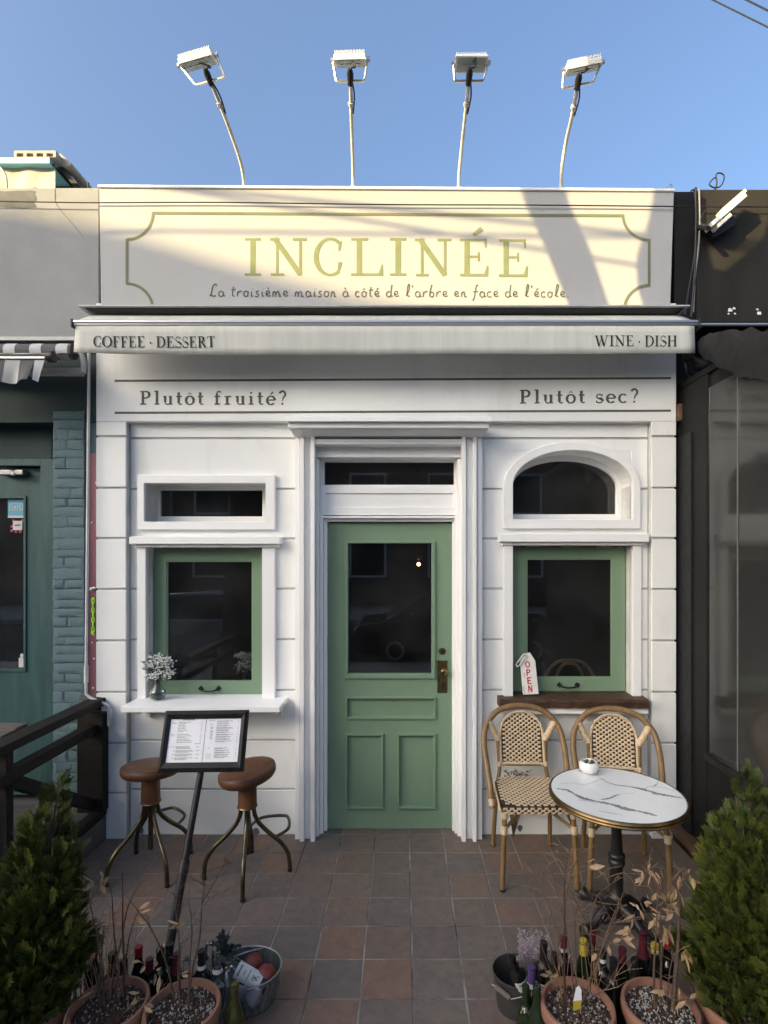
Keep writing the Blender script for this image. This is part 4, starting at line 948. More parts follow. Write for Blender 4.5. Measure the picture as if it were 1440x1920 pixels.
# ------------------------------------------------------------------ right neighbour
rb = thing('neighbour_building', 'black clad building with tinted side windows right of the cafe', 'building', (2.2, -.2, 0))
zr0, zr1 = Z_(606, -.03), Z_(359, -.03)
MB().box(XR+.004, X_(1308,-.03), -.03, .4, zr0, zr1).build('fascia', M['blackwall'], rb, bevel=.004)
MB().box(X_(1308.5,-.05), 7, -.05, .4, zr0, zr1).build('fascia_panel', M['bronzewall'], rb, bevel=.004)
mb = MB()
for (px, py, s) in ((1369,581,6),(1376,578,4),(1378,588,3),(1424,587,6),(1420,580,3),(1366,588,3)): q = blob(px-s*.6, py-s*.5, px+s*.6, py+s*.5, -.0515, 10, 1.3); mb.add(q.v, q.f)
mb.build('paint_fleck', M['stucco'], rb)
MB().box(XR+.004, 7, -.0, .4, 2.9, zr0-.001).build('lintel', M['blackwall'], rb)
MB().tube([(X_(1303,-.3), -.3, Z_(609,-.3)), (6, -.3, Z_(609,-.3))], .011, 10).build('awning_bar', M['alu'], rb, smooth=50)
MB().box(X_(1306,-.2), 6, -.28, -.02, Z_(622,-.2), Z_(613,-.2)).build('soffit', M['blackwall'], rb)
XW = 1.868
MB().box(XW, XW+.18, -.36, -.005, .10, 3.019).build('corner_post', M['blackwall'], rb, bevel=.005)
MB().box(XW-.012, XW-.0005, -.20, -.02, .10, 2.7).build('post_trim', M['tarp'], rb)
MB().box(XW+.004, XW+.10, -3.2, -.361, .10, .648).build('dado_panel', M['blackwall'], rb, bevel=.004)
MB().box(XW-.02, XW+.10, -3.2, -.361, .649, .690).build('window_sill', M['black_metal'], rb, bevel=.004)
MB().box(XW-.075, XW+.003, -3.2, -.01, .05, .10).build('base_plank', M['plank'], rb, bevel=.005)
MB().box(XW-.06, XW+.10, -3.2, -.01, -.003, .0495).build('base_kerb', M['blackwall'], rb)
MB().box(XW+.02, XW+.10, -3.2, -.361, 2.93, 3.019).build('head_rail', M['black_metal'], rb)
ys = [-.361, -.655, -1.5, -2.4, -3.2]
for k in range(4):
    MB().box(XW+.010, XW+.016, ys[k+1]+.006, ys[k]-.004, .6905, 2.9295).build('pane', M['film'], rb)
    if k: MB().tube([(XW+.008, ys[k]+.001, .691), (XW+.008, ys[k]+.001, 2.929)], .0035, 6).build('pane_seam', M['concrete_patch'], rb)
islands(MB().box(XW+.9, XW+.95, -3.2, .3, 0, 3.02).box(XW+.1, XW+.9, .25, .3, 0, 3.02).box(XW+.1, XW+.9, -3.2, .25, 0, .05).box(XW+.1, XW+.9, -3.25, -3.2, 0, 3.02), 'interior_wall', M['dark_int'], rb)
MB().box(XW+.0, 6, -3.25, -.01, 3.02, 3.06).build('porch_roof', M['blackwall'], rb)
tp = MB(); pts = catmull([PD(1312,646,3.37), PD(1345,653,3.12), PD(1395,661,2.90), PD(1445,669,2.68), PD(1540,686,2.38)], 8)
n = 18; V = []; m_ = len(pts)
for i, p in enumerate(pts):
    t = i/(m_-1); r = .03+.085*min(1, t*2.3)**.7
    for k in range(n):
        a = 2*pi*k/n; rr = r*(1+.12*abs(sin(3*a+9*t))+.10*sin(31*t+2*a)*abs(sin(a*2))-.10*abs(sin(17*t-4*a))); V.append(p+Vector((0, cos(a)*rr*.8, sin(a)*rr)))
tp.add(V, [(i*n+k, i*n+(k+1) % n, (i+1)*n+(k+1) % n, (i+1)*n+k) for i in range(m_-1) for k in range(n)]+[tuple(range(n-1,-1,-1))])
tag(tp.build('rolled_tarp', M['tarp'], smooth=70), 'rolled black tarp awning under the metal bar on the right', 'tarp')
# loose cables at the joint of the two buildings
random.seed(8)
def cable(pts, r, m, lab, cat='cable'):
    return tag(MB().tube(catmull(pts, 6), r, 6).build('cable', M[m], smooth=70), lab, cat)
y = -.10
cable([PY(1293,362,y), PY(1301,358,y), PY(1305,400,y), PY(1303,470,y), PY(1292,540,y), PY(1284,590,y)], .005, 'cable', 'black cable curving down left of the bronze panel')
cable([PY(1304,352,y), PY(1305,420,y), PY(1302,520,y), PY(1296,595,y)], .008, 'cable', 'thick black cable beside the bronze panel')
cable([PY(1311,356,y), PY(1312,420,y), PY(1309,470,y), PY(1303,520,y), PY(1300,585,y)], .006, 'cablegrey', 'frayed grey cable beside the bronze panel')
cable([PY(1282,655,-.05), PY(1286,690,-.05), PY(1298,720,-.05), PY(1311,752,-.05), PY(1318,790,-.05)], .007, 'cablegrey', 'grey cable hanging below the awning end')
cable([PY(1296,700,-.06), PY(1298,800,-.06), PY(1296,950,-.06), PY(1297,1100,-.06), PY(1293,1300,-.06), PY(1291,1402,-.06)], .007, 'cable', 'black cable running down the corner post')
cable([PY(1290,690,-.06), PY(1291,850,-.06), PY(1293,1000,-.06), PY(1290,1180,-.06), PY(1288,1395,-.06)], .005, 'cable', 'thin black cable down the corner post near the white wall')
cable([PY(1272,808,-.02), PY(1278,830,-.02), PY(1279,850,-.02), PY(1273,855,-.02)], .0035, 'cablegrey', 'short bent grey wire by the right pilaster')
o = MB().box(X_(1268,-.05)+.002, X_(1281,-.05), -.07, -.031, Z_(790,-.05), Z_(758,-.05)).build('junction_box', M['plank'], bevel=.006); tag(o, 'rusty brown junction box at the pilaster under the awning', 'box')
o = MB(); pts = catmull([PY(1285,665,-.12), PY(1300,672,-.15), PY(1318,690,-.15), PY(1322,712,-.13)], 4); o.tube(pts, [.03+.018*sin(i*1.1) for i in range(len(pts))], 10)
tag(o.build('bundled_tarp', M['tarp'], smooth=60), 'crumpled black plastic bundle below the awning end', 'tarp')
mb = MB()
for k in range(14): c = PY(1291+random.uniform(-4, 4), 700+k*52+random.uniform(-15, 15), -.07); mb.ball((c.x, -.075, c.z), .0035, n=6, m=4)
tag(mb.build('string_lights', M['cablegrey']), 'tiny unlit fairy lights along the black corner post', 'string lights', kind='stuff')
# wall seam cable across the three fronts
y = -.092
cable([PY(-30,377,y), PY(90,379,y), PY(185,380,y), PY(420,379.5,y), PY(720,383.5,y), PY(1000,384.5,y), PY(1260,387,y), PY(1450,388,y)], .0038, 'cable', 'thin cable stretched along the top of the sign')
# wire loop on the right parapet and stub
y = .0
cable([PY(1338,359,y), PY(1344,345,y), PY(1341,333,y), PY(1330,345,y), PY(1340,352,y), PY(1352,348,y), PY(1358,332,y), PY(1352,325,y), PY(1343,327,y), PY(1344,345,y), PY(1340,358,y)], .0045, 'cable', 'looped black wire standing on the right parapet', 'wire')
cable([PY(1246,360,y), PY(1252,352,y), PY(1259,345,y), PY(1259,360,y)], .003, 'cablegrey', 'thin bent wire at the right end of the sign top', 'wire')
# overhead wires: two in the sky, others over the street (their shadows fall on the sign)
for k, (a, b) in enumerate((((1333,-2),(1442,52)), ((1392,-4),(1444,22)))):
    A = PD(*a, 8.0); B = PD(*b, 7.2); D = (B-A).normalized()
    tag(MB().tube([A-D*14, A-D*4+Vector((0,0,-.02)), A, B, B+D*4, B+D*9], .011, 6).build('overhead_wire', M['cable']), ('lower' if k == 0 else 'upper')+' overhead wire crossing the sky at the top right corner', 'wire', 'overhead wires')

# ------------------------------------------------------------------ the street behind the viewer (casts the shadows, shows in the glass)
y = -6.0
def sunpt(X, Z, yy):                      # the point at depth yy whose shadow falls on the sign at X, Z
    t = (-.07-yy)/-SUN_DIR.y; return Vector((X+SUN_DIR.x*t, yy, Z+SUN_DIR.z*t))
for k, (a, b, r) in enumerate((((440,362),(1000,420),.017), ((430,372),(1000,466),.015), ((780,440),(1230,446),.013))):
    A = sunpt(X_(a[0],-.07), Z_(a[1],-.07), y); B = sunpt(X_(b[0],-.07), Z_(b[1],-.07), y); D = (B-A).normalized()
    tag(MB().tube([A-D*12, A, B, B+D*9], r, 6).build('street_wire', M['cable']),
        ('highest', 'middle', 'lowest')[k]+' wire over the pavement behind the viewer, its faint shadow crossing the sign', 'wire', 'street wires')
ty = -3.35
def T(px, py, dy=0): q = sunpt(X_(px,-.07), Z_(py,-.07), ty); return Vector((q.x, q.y+dy, q.z))
tb_ = T(1330, 560); xt = tb_.x
tr = thing('street_tree', 'bare forked street tree left of the viewer whose shadow falls on the sign', 'tree', (xt, ty, -.16))
cs = cos(SUN_AZ)
def tubepx(P, ws, name):                  # ws = shadow widths in photo pixels
    q = catmull(P, 5); rr = [max(.02, w*.00357*cs/2) for w in ws]; m_ = len(P)-1
    rs = [rr[min(int(i/5), m_)]+(rr[min(int(i/5)+1, m_)]-rr[min(int(i/5), m_)])*((i % 5)/5) for i in range(len(q))]
    MB().tube(q, rs, 12).build(name, M['trunk'], tr, smooth=60); return q[-1], (q[-1]-q[-3]).normalized(), rs[-1]
tubepx([Vector((xt-.05,ty,-.2)), Vector((xt-.04,ty,.4)), Vector((xt+.03,ty,2.0)), Vector((xt-.02,ty,3.6)), T(1325,640), T(1335,575), T(1378,540)], [330,240,225,215,235,235,150], 'trunk')
ends = [tubepx([Vector((xt-.05,ty,3.4)), T(1180,740), T(1125,620), T(1103,568), T(1062,460), T(1020,360), T(985,250,-.1), T(960,80,-.3)], [110,100,90,84,92,90,80,60], 'limb'),
        tubepx([T(1290,620), T(1278,560), T(1268,500), T(1268,430), T(1270,360), T(1262,250), T(1240,60,-.3)], [150,165,150,105,86,80,60], 'limb'),
        tubepx([T(1360,610), T(1425,530), T(1475,470), T(1505,400), T(1520,340), T(1560,220), T(1640,40,-.3)], [170,140,110,120,130,110,70], 'limb')]
random.seed(14); br = MB()
def grow(p, d, L, r, lev):
    q = p+d*L*.5+Vector((random.uniform(-.1,.1), random.uniform(-.1,.1), .06))*L; e = q+(d+Vector((random.uniform(-.3,.3), random.uniform(-.3,.3), .15))).normalized()*L*.5
    br.tube([p, q, e], [r, r*.8, r*.6], 5, cap=False)
    if lev:
        for _ in range(3): grow(q.lerp(e, random.random()), (d+Vector((random.uniform(-1,1), random.uniform(-1,1), random.uniform(-.1,.8)))).normalized(), L*.66, r*.55, lev-1)
for e, d, r1 in ends:
    for _ in range(3): grow(e, (d+Vector((random.uniform(-.6,.6), random.uniform(-.6,.6), .4))).normalized(), 1.5, r1*.7, 3)
tag(br.build('branches', M['trunk'], tr), kind='stuff')
# houses across the street: a tall one far left hides the low sun, a low one stands opposite
oh = thing('street_house', 'tall brick house across the street whose sloping parapet shades the cafe', 'building', (-30, -20, 0))
def S2(px, py): q = sunpt(X_(px,-.07), Z_(py,-.07), -20.0); return (q.x, q.z)
MB().prism([(-44, -.4), (-22, -.4), (-22, S2(900,604)[1]), S2(900,604), S2(640,552), S2(400,486), S2(190,422), S2(0,386), S2(-400,330), (-44, S2(-400,330)[1])], -28, -20).build('wall', M['farbrick'], oh)
lh = thing('street_house', 'low dark house straight across the street mirrored in the cafe glass', 'building', (0, -21, 0))
MB().box(-19, 26, -28, -21, -.4, 6.4).build('wall', M['farbrick'], lh)
def house_windows(par, xs, zs_, yf):
    for x in xs:
        for zz in zs_:
            w = MB().box(x-.75, x+.75, yf+.01, yf+.06, zz, zz+1.7).build('window', M['farwin'], par)
            MB().frame(x-.85, x+.85, zz-.1, zz+1.8, x-.75, x+.75, zz, zz+1.7, yf+.012, yf+.1).build('window_frame', M['trim'], w)
house_windows(oh, [-42+3.2*i for i in range(6)], (1.2, 4.5, 7.8), -20)
house_windows(lh, [-16+3.6*i for i in range(12)], (1.0, 3.9), -21)
# parked cars
def car(name, lab, x, mt):
    c = thing(name, lab, 'car', (x, -7.7, -.30), 'cars parked along the kerb')
    def shell(prof, hw, mt, nm, zin=.0, par=None):
        V = []; ny = 6
        for (px, pz, t) in prof:
            for s in (-1, 1): V.append((px, s*hw*t, pz))
        n = len(prof); F = [(2*i, 2*((i+1) % n), 2*((i+1) % n)+1, 2*i+1) for i in range(n)]+[tuple(2*i for i in range(n-1, -1, -1)), tuple(2*i+1 for i in range(n))]
        b = MB().add(V, F); b.v = [(v[0]+x, v[1]-7.7, v[2]-.30) for v in b.v]; return b.build(nm, mt, par or c, smooth=35, bevel=.04, seg=3)
    shell([(-2.2,.35,.93),(-2.25,.6,.95),(-2.1,.82,.96),(-1.2,.93,1),(.9,.95,1),(1.9,.86,.97),(2.2,.7,.95),(2.22,.4,.92),(1.9,.22,.95),(-1.9,.22,.95)], .88, mt, 'body')
    cb = shell([(-1.55,.90,.92),(-.85,1.38,.78),(.35,1.44,.76),(1.35,1.0,.90),(1.4,.9,.92)], .88, M['farwin'], 'glasshouse')
    shell([(-.95,1.34,.80),(-.8,1.42,.77),(.3,1.475,.75),(.55,1.40,.78)], .88, mt, 'roof')
    for s in (-1, 1):
        for wx in (-1.35, 1.38):
            w = MB().lathe([(.18,-.1),(.30,-.1),(.325,-.06),(.325,.06),(.30,.1),(.18,.1)], 24, (x+wx, -7.7+s*.80, .025), M=Matrix.Rotation(R(90),3,'X')).build('wheel', M['tyre'], c, smooth=40)
            MB().lathe([(.03,.09),(.19,.105),(.19,-.105),(.03,-.09)], 16, (x+wx, -7.7+s*.80, .025), M=Matrix.Rotation(R(90),3,'X')).build('rim', M['alu'], w, smooth=40)
        MB().ball((x-.95, -7.7+s*.98, .72), .10, .07, .07).build('mirror', mt, c, smooth=60)
        MB().ball((x-2.12, -7.7+s*.62, .40), .08, .16, .07).build('headlight', M['lampglass'], c, smooth=60)
car('parked_car', 'silver car parked across the pavement, mirrored faintly in the left window', -4.2, M['carpaint'])
car('parked_car', 'black car parked behind the viewer, mirrored faintly in the door glass', 1.2, M['cardark'])

# ------------------------------------------------------------------ floodlights
def floodlight(lab, pole_pts, head_px, hd, wpx, yaw, pitch, roll, group='floodlights on the sign top', tilt=0, black=False):
    base = pole_pts[0]
    t = thing('floodlight', lab, 'floodlight', base, group)
    q = catmull(pole_pts, 6)
    MB().tube(q, .0112, 10).build('pole', M['pole'], t, smooth=60)
    MB().lathe([(.03,-.004),(.03,.006),(.02,.014),(.0,.015)], 12, base).build('base_flange', M['pole'], t)
    top = q[-1]; dirv = (q[-1]-q[-3]).normalized()
    MB().tube([top-dirv*.12, top-dirv*.105], .019, 10).build('collar', M['pale_metal'], t)
    MB().tube([top-dirv*.02, top+dirv*.035, top+dirv*.06], [.017,.02,.012], 8).build('swivel', M['black_plastic'], t, smooth=50)
    W_ = wpx*.95*hd/FPX
    c = PD(head_px[0], head_px[1], hd)
    Mh = Euler((pitch, roll, yaw), 'XYZ').to_matrix()       # local: x width, y depth of glass (forward), z thickness up
    H2, D2, T2 = W_/2, W_*.22, .018
    P = lambda x, y, z: c+Mh @ Vector((x, y, z))
    mb = MB().obox(c, W_, D2*2, T2*1.2, Mh); hdob = mb.build('housing', M['lampwhite'], t, bevel=.004)
    nf = 20
    for i in range(nf):
        x = -H2*.92+1.84*H2*i/(nf-1); MB().obox(P(x, 0, T2*.6+.009), .0032, D2*1.9, .018, Mh).build('fin', M['lampwhite'], t)
    MB().obox(P(0, 0, -T2*.6-.004), W_*1.04, D2*2.04, .008, Mh).build('bezel', M['lampwhite'], t, bevel=.002)
    MB().obox(P(0, 0, -T2*.6-.0095), W_*.9, D2*1.75, .003, Mh).build('lens', M['lampglass'], t)
    MB().obox(P(0, 0, -T2*.6-.0125), W_*.62, D2*.16, .003, Mh).build('reflector', M['alu'], t)
    # U bracket from the head ends to the pole top
    Ub = (Mh @ Vector((1,0,0))).normalized(); bt = top+dirv*.0
    e0, e1 = P(-H2-.012, 0, 0), P(H2+.012, 0, 0)
    b0 = bt-Ub*(H2*.90); b1 = bt+Ub*(H2*.90)
    MB().tube(catmull([e0, e0.lerp(b0, .6), b0+(e0-b0)*.12, b0+(bt-b0)*.12, bt, b1+(bt-b1)*.12, b1+(e1-b1)*.12, e1.lerp(b1, .6), e1], 4), .0075, 6).build('yoke', M['alu'], t, smooth=50)
    for e, s in ((e0, -1), (e1, 1)): MB().tube([e-Ub*s*.006, e+Ub*s*.012], .014, 8).build('yoke_bolt', M['alu'], t)
    j = top+dirv*.05
    MB().tube(catmull([P(H2*.12, -D2*.3, -T2*.6-.012), P(H2*.2, -D2*1.05, -T2-.02), j+Vector((.03,0,.02)), j, j-dirv*.12+Vector((.022,-.01,0)), j-dirv*.22+Vector((.012,-.01,0))], 6), .0048, 6).build('lead', M['cable'], t, smooth=60)
    return t
def pp(l, ds): return [PD(x, y, d) for (x, y), d in zip(l, ds)]
yb = CAM_D-.03
floodlight('floodlight on the far left pole leaning left over the sign', pp([(457,355),(457,335),(450,300),(425,228),(394,152)], [yb, yb-.04, yb-.12, yb-.28, yb-.45]), (371,113), 3.18, 70, R(-10), R(16), R(-6))
floodlight('floodlight on the straight pole above the N of the sign', pp([(662,355),(662,325),(661,280),(659,220),(657,152)], [yb, yb-.04, yb-.13, yb-.28, yb-.44]), (657,112), 3.2, 62, R(-3), R(16), R(1))
floodlight('floodlight with its pale lens turned to the street above the second E pole', pp([(860,357),(861,325),(866,275),(872,220),(879,152)], [yb, yb-.04, yb-.13, yb-.28, yb-.44]), (883,118), 3.2, 62, R(2), R(-22), R(-2))
floodlight('floodlight on the far right pole of the sign, its head tipped to the right', pp([(1052,359),(1053,320),(1061,268),(1072,220),(1083,160)], [yb, yb-.04, yb-.13, yb-.28, yb-.44]), (1093,124), 3.2, 66, R(-6), R(18), R(-7))
# the wall floodlight on the bronze panel
t = thing('floodlight', 'white finned floodlight with black plate fixed to the bronze wall panel', 'floodlight', PD(1330, 430, 3.55))
c = PD(1360, 400, 3.52); ax = (PD(1396,366,3.52)-PD(1320,432,3.52)).normalized()
nr = Vector((ax.z, 0, -ax.x)); Mh = Matrix((ax, Vector((0,1,0)), nr)).transposed()
if nr.z > 0: Mh = Matrix((ax, Vector((0,1,0)), -nr)).transposed()
Lh = .29
MB().obox(c, Lh, .09, .026, Mh).build('housing', M['lampwhite'], t, bevel=.004)
for i in range(14): MB().obox(c+Mh @ Vector((-.02+.18*i/13, -.0, -.024)), .004, .085, .022, Mh).build('fin', M['lampwhite'], t)
MB().obox(c+Mh @ Vector((-.06, 0, .03)), .12, .07, .03, Mh).build('gear_box', M['lampwhite'], t, bevel=.006)
pl = [PD(x, y_, 3.56) for x, y_ in ((1321,418),(1370,392),(1381,420),(1340,445),(1312,428))]
mb = MB().prism([(p.x, p.z) for p in pl], pl[0].y, pl[0].y+.03); mb.build('shape', M['black_plastic'], t)  # flat black five-sided shape set close to the wall panel, below the housing
a = PD(1306,428,3.62); MB().tube(catmull([a, PD(1316,425,3.55), PD(1328,428,3.46)], 4), .016, 8).build('arm', M['steel'], t, smooth=50)
MB().tube(catmull([PD(1322,395,3.58), PD(1314,410,3.5), PD(1318,422,3.45), PD(1330,425,3.45)], 5), .004, 6).build('lead', M['cable'], t)

# ------------------------------------------------------------------ stools
def stool(lab, loc, rot, seat_tilt, foot_ang):
    t = thing('stool', lab, 'stool', (0,0,0), 'leather swivel stools under the left window')
    prof = [(.001,.575),(.09,.573),(.135,.575),(.155,.582),(.166,.598),(.168,.618),(.160,.634),(.145,.642),(.11,.646),(.05,.647),(.001,.647)]
    Ms = Euler(seat_tilt).to_matrix()
    se = MB().lathe([(r, z-.61) for r, z in prof], 40, (0,0,.61), M=Ms).build('seat', M['leather'], t, smooth=60)
    ring = [Ms @ Vector((.163*cos(2*pi*i/48), .163*sin(2*pi*i/48), .0205))+Vector((0,0,.61)) for i in range(49)]
    MB().tube(ring, .0026, 6, cap=False).build('seam', M['leather'], se, smooth=60)
    MB().lathe([(.044,.555),(.048,.56),(.048,.576)], 16).build('swivel_plate', M['black_metal'], t)
    MB().lathe([(.054,.415),(.057,.42),(.055,.43),(.053,.54),(.050,.55),(.030,.556)], 24).build('hub', M['leather'], t, smooth=40)
    MB().lathe([(.057,.41),(.060,.414),(.057,.419)], 24).build('hub_trim', M['brass'], t, smooth=40)
    MB().tube([(0,0,.13),(0,0,.42)], .014, 10).build('spindle', M['bronze'], t, smooth=50)
    for k in range(4):
        a = k*pi/2; e = Vector((cos(a), sin(a), 0))
        P = [e*.036+Vector((0,0,.435)), e*.040+Vector((0,0,.37)), e*.066+Vector((0,0,.31)), e*.125+Vector((0,0,.245)), e*.19+Vector((0,0,.185)), e*.232+Vector((0,0,.12)), e*.244+Vector((0,0,.06)), e*.246+Vector((0,0,.010))]
        lg = MB().tube(catmull(P, 5), .0128, 12).build('leg', M['bronze'], t, smooth=60)
        MB().lathe([(.013,0),(.0145,.003),(.0145,.012),(.013,.014)], 12, e*.246+Vector((0,0,.0055))).build('foot_cap', M['black_plastic'], lg)
    a0, a1 = foot_ang*pi/2, (foot_ang+1)*pi/2
    e0, e1 = Vector((cos(a0), sin(a0), 0)), Vector((cos(a1), sin(a1), 0)); b = (e0+e1).normalized()
    P = [e0*.16+Vector((0,0,.216)), e0*.17+b*.09+Vector((0,0,.228)), b*.27+e0*.04+Vector((0,0,.232)), b*.27+e1*.04+Vector((0,0,.232)), e1*.17+b*.09+Vector((0,0,.228)), e1*.16+Vector((0,0,.216))]
    MB().tube(catmull(P, 5), .0095, 10).build('footrest', M['bronze'], t, smooth=60)
    t.location = loc; t.rotation_euler = (0, 0, rot); return t
stool('brown leather stool nearest the railing, behind the menu board', (-1.52, -.42, .003), R(45), (R(-4), R(4), 0), 0)
stool('brown leather stool nearer the green door, right of the menu board', (-.92, -.478, .003), R(10), (R(3), R(-9), R(0)), 0)

# ------------------------------------------------------------------ menu stand
TL, TR_, BR_, BL_ = PD(311,1330,2.875), PD(467,1334,2.875), PD(456,1447,2.775), PD(296,1449,2.775)
o0 = (BL_+BR_)/2; bx = PD(296, 1915, 2.24); bx.z = .005
ms = thing('menu_stand', 'black menu stand holding a two-column printed menu', 'menu stand', (bx.x, bx.y, 0))
ux = (BR_-BL_).normalized(); uz = ((TL+TR_)/2-o0); Hh = uz.length; uz.normalize(); un = ux.cross(uz).normalized()
if un.y > 0: un = -un
wid = ((BR_-BL_).length+(TR_-TL).length)/2
def mpt(u, v, w=0): return o0+ux*(u*wid/2)+uz*(v*Hh)+un*w
fw_u, fw_v = .155, .165
fr = MB()
out = [mpt(-1,0), mpt(1,0), mpt(1,1), mpt(-1,1)]; inn = [mpt(-1+fw_u,fw_v*.95), mpt(1-fw_u,fw_v*.95), mpt(1-fw_u,1-fw_v*.85), mpt(-1+fw_u,1-fw_v*.85)]
mid = [a.lerp(b, .45)+un*.016 for a, b in zip(out, inn)]; o2 = [a+un*.006 for a in out]; i2_ = [a+un*.007 for a in inn]; bk = [a-un*.012 for a in out]
for A, B in ((bk, o2), (o2, mid), (mid, i2_), (i2_, inn)): fr.loops(A, B)
fr.add(bk, [(3,2,1,0)]); fr.build('frame', M['black_metal'], ms, smooth=30)
pg = MB().add([mpt(-1+fw_u*.9,fw_v*.9,.002), mpt(1-fw_u*.9,fw_v*.9,.002), mpt(1-fw_u*.9,1-fw_v*.8,.002), mpt(-1+fw_u*.9,1-fw_v*.8,.002)], [(0,1,2,3)]).build('menu_sheet', M['paper'], ms)
random.seed(77); pr_ = MB()
iu0, iu1, iv0, iv1 = -1+fw_u, 1-fw_u, fw_v*.95, 1-fw_v*.85
def mq(u0, u1, v0, v1): # sheet coordinates 0..1
    f = lambda u, v: mpt(iu0+(iu1-iu0)*u, iv0+(iv1-iv0)*(1-v), .0028)
    pr_.add([f(u0,v1), f(u1,v1), f(u1,v0), f(u0,v0)], [(0,1,2,3)])
def words(u0, u1, v, h=.010, full=.82):
    u = u0
    while u < u1:
        w = random.uniform(.012, .034); e = min(u+w, u1); mq(u, e, v-h*random.uniform(.8, 1.2)/2, v+h/2); u = e+random.uniform(.003, .007)
words(.17, .34, .018, .02)
for i, L in enumerate((.17,.11,.09,.11,.10,.14,.08)): words(.115, .115+L, .075+.037*i); mq(.44, .455, .075+.037*i-.004, .075+.037*i+.004)
words(.02, .055, .068, .009); words(.02, .09, .10, .008)
for i, L in enumerate((.17,.20,.13,.18,.21,.21)): words(.115, .115+L, .36+.036*i); mq(.44, .455, .36+.036*i-.004, .36+.036*i+.004)
words(.02, .085, .357, .008); words(.02, .085, .39, .008)
for i in range(4):
    for j in range(3): words(.12, .12+random.uniform(.14, .25), .64+.085*i+.021*j, .009)
    words(.40, .45, .65+.085*i, .008); mq(.085, .105, .642+.085*i, .654+.085*i)
words(.02, .07, .64, .008); words(.38, .46, .575, .01)
for i in range(10):
    words(.66, .66+random.uniform(.17, .25), .055+.052*i, .010); words(.66, .66+random.uniform(.1, .24), .073+.052*i, .008); mq(.955, .97, .06+.052*i, .068+.052*i)
words(.55, .63, .045, .008); words(.57, .61, .14, .009)
for k, v in enumerate((.20,.29,.36,.43)):
    for j in range(3): words(.57+.008*j, .62-.008*j, v+.02*j, .009)
for i in range(5): words(.66, .66+random.uniform(.14, .22), .68+.05*i, .010); words(.66, .66+random.uniform(.1, .2), .698+.05*i, .008); mq(.955, .97, .685+.05*i, .693+.05*i)
words(.565, .595, .68, .009)
tag(pr_.build('menu_print', M['print'], pg), kind='stuff')
f = lambda u, v, w: mpt(iu0+(iu1-iu0)*u, iv0+(iv1-iv0)*(1-v), w)
MB().add([f(.502,0,.0032), f(.502,1,.0032), f(.507,1,.0032), f(.507,0,.0032)], [(0,1,2,3)]).build('page_edge', M['print'], pg)
MB().add([f(.545,.80,.003), f(.545,.93,.003), f(.61,.93,.003), f(.61,.80,.003)], [(0,1,2,3)]).build('printed_square', M['tagwhite'], pg)
tp_ = o0+ux*(-.005)-un*.02; mid_ = bx.lerp(tp_, .55)
MB().tube([bx+Vector((0,0,.01)), mid_], .020, 12).build('pole', M['black_metal'], ms, smooth=50)
MB().tube([mid_-(tp_-bx)*.03, mid_+(tp_-bx)*.03], .0235, 12).build('pole_collar', M['black_plastic'], ms, smooth=50)
MB().tube([mid_, tp_, tp_+uz*.06], .0165, 12).build('pole', M['black_metal'], ms, smooth=50)
MB().lathe([(.14,0),(.14,.008),(.12,.014),(.03,.018),(.02,.03)], 28, (bx.x, bx.y, .005)).build('base', M['black_metal'], ms, smooth=40)

# ------------------------------------------------------------------ bistro chairs
def weave(mb, grid, nu, nv, keep, lift):
    """grid(u,v)->(p,n); raised cream pads on a chequer, so that dark squares show between them"""
    for i in range(nu):
        for j in range(nv):
            if (i+j) % 2: continue
            if not keep((i+.5)/nu, (j+.5)/nv): continue
            u0, u1 = (i-.13)/nu, (i+1.13)/nu; v0, v1 = (j-.07)/nv, (j+1.07)/nv
            um, vm = (u0+u1)/2, (v0+v1)/2; z = lift+.0002*((i*7+j*3) % 5)
            def P(u, v, h): p, n = grid(min(max(u, -.01), 1.01), min(max(v, -.01), 1.01)); return p+n*h
            du, dv = (u1-u0)*.27, (v1-v0)*.27
            vs = [P(u0,v0,z*.3), P(u1,v0,z*.3), P(u1,v1,z*.3), P(u0,v1,z*.3), P(um-du,vm-dv,z*1.35), P(um+du,vm-dv,z*1.35), P(um+du,vm+dv,z*1.35), P(um-du,vm+dv,z*1.35)]
            mb.add(vs, [(4,5,6,7),(0,1,5,4),(1,2,6,5),(2,3,7,6),(3,0,4,7)])
    return mb
def wrap(mb_parent, a, b, r, name='binding', turns=7):
    a = Vector(a); b = Vector(b); n = turns*4; pts = [a.lerp(b, i/n) for i in range(n+1)]
    return MB().tube(pts, [r*(1+.10*abs(sin(pi*i/4))) for i in range(n+1)], 12).build(name, M['cane'], mb_parent, smooth=80)
def bamboo(pts, r, n=10, per=5): 
    q = catmull(pts, per); return MB().tube(q, r, n)
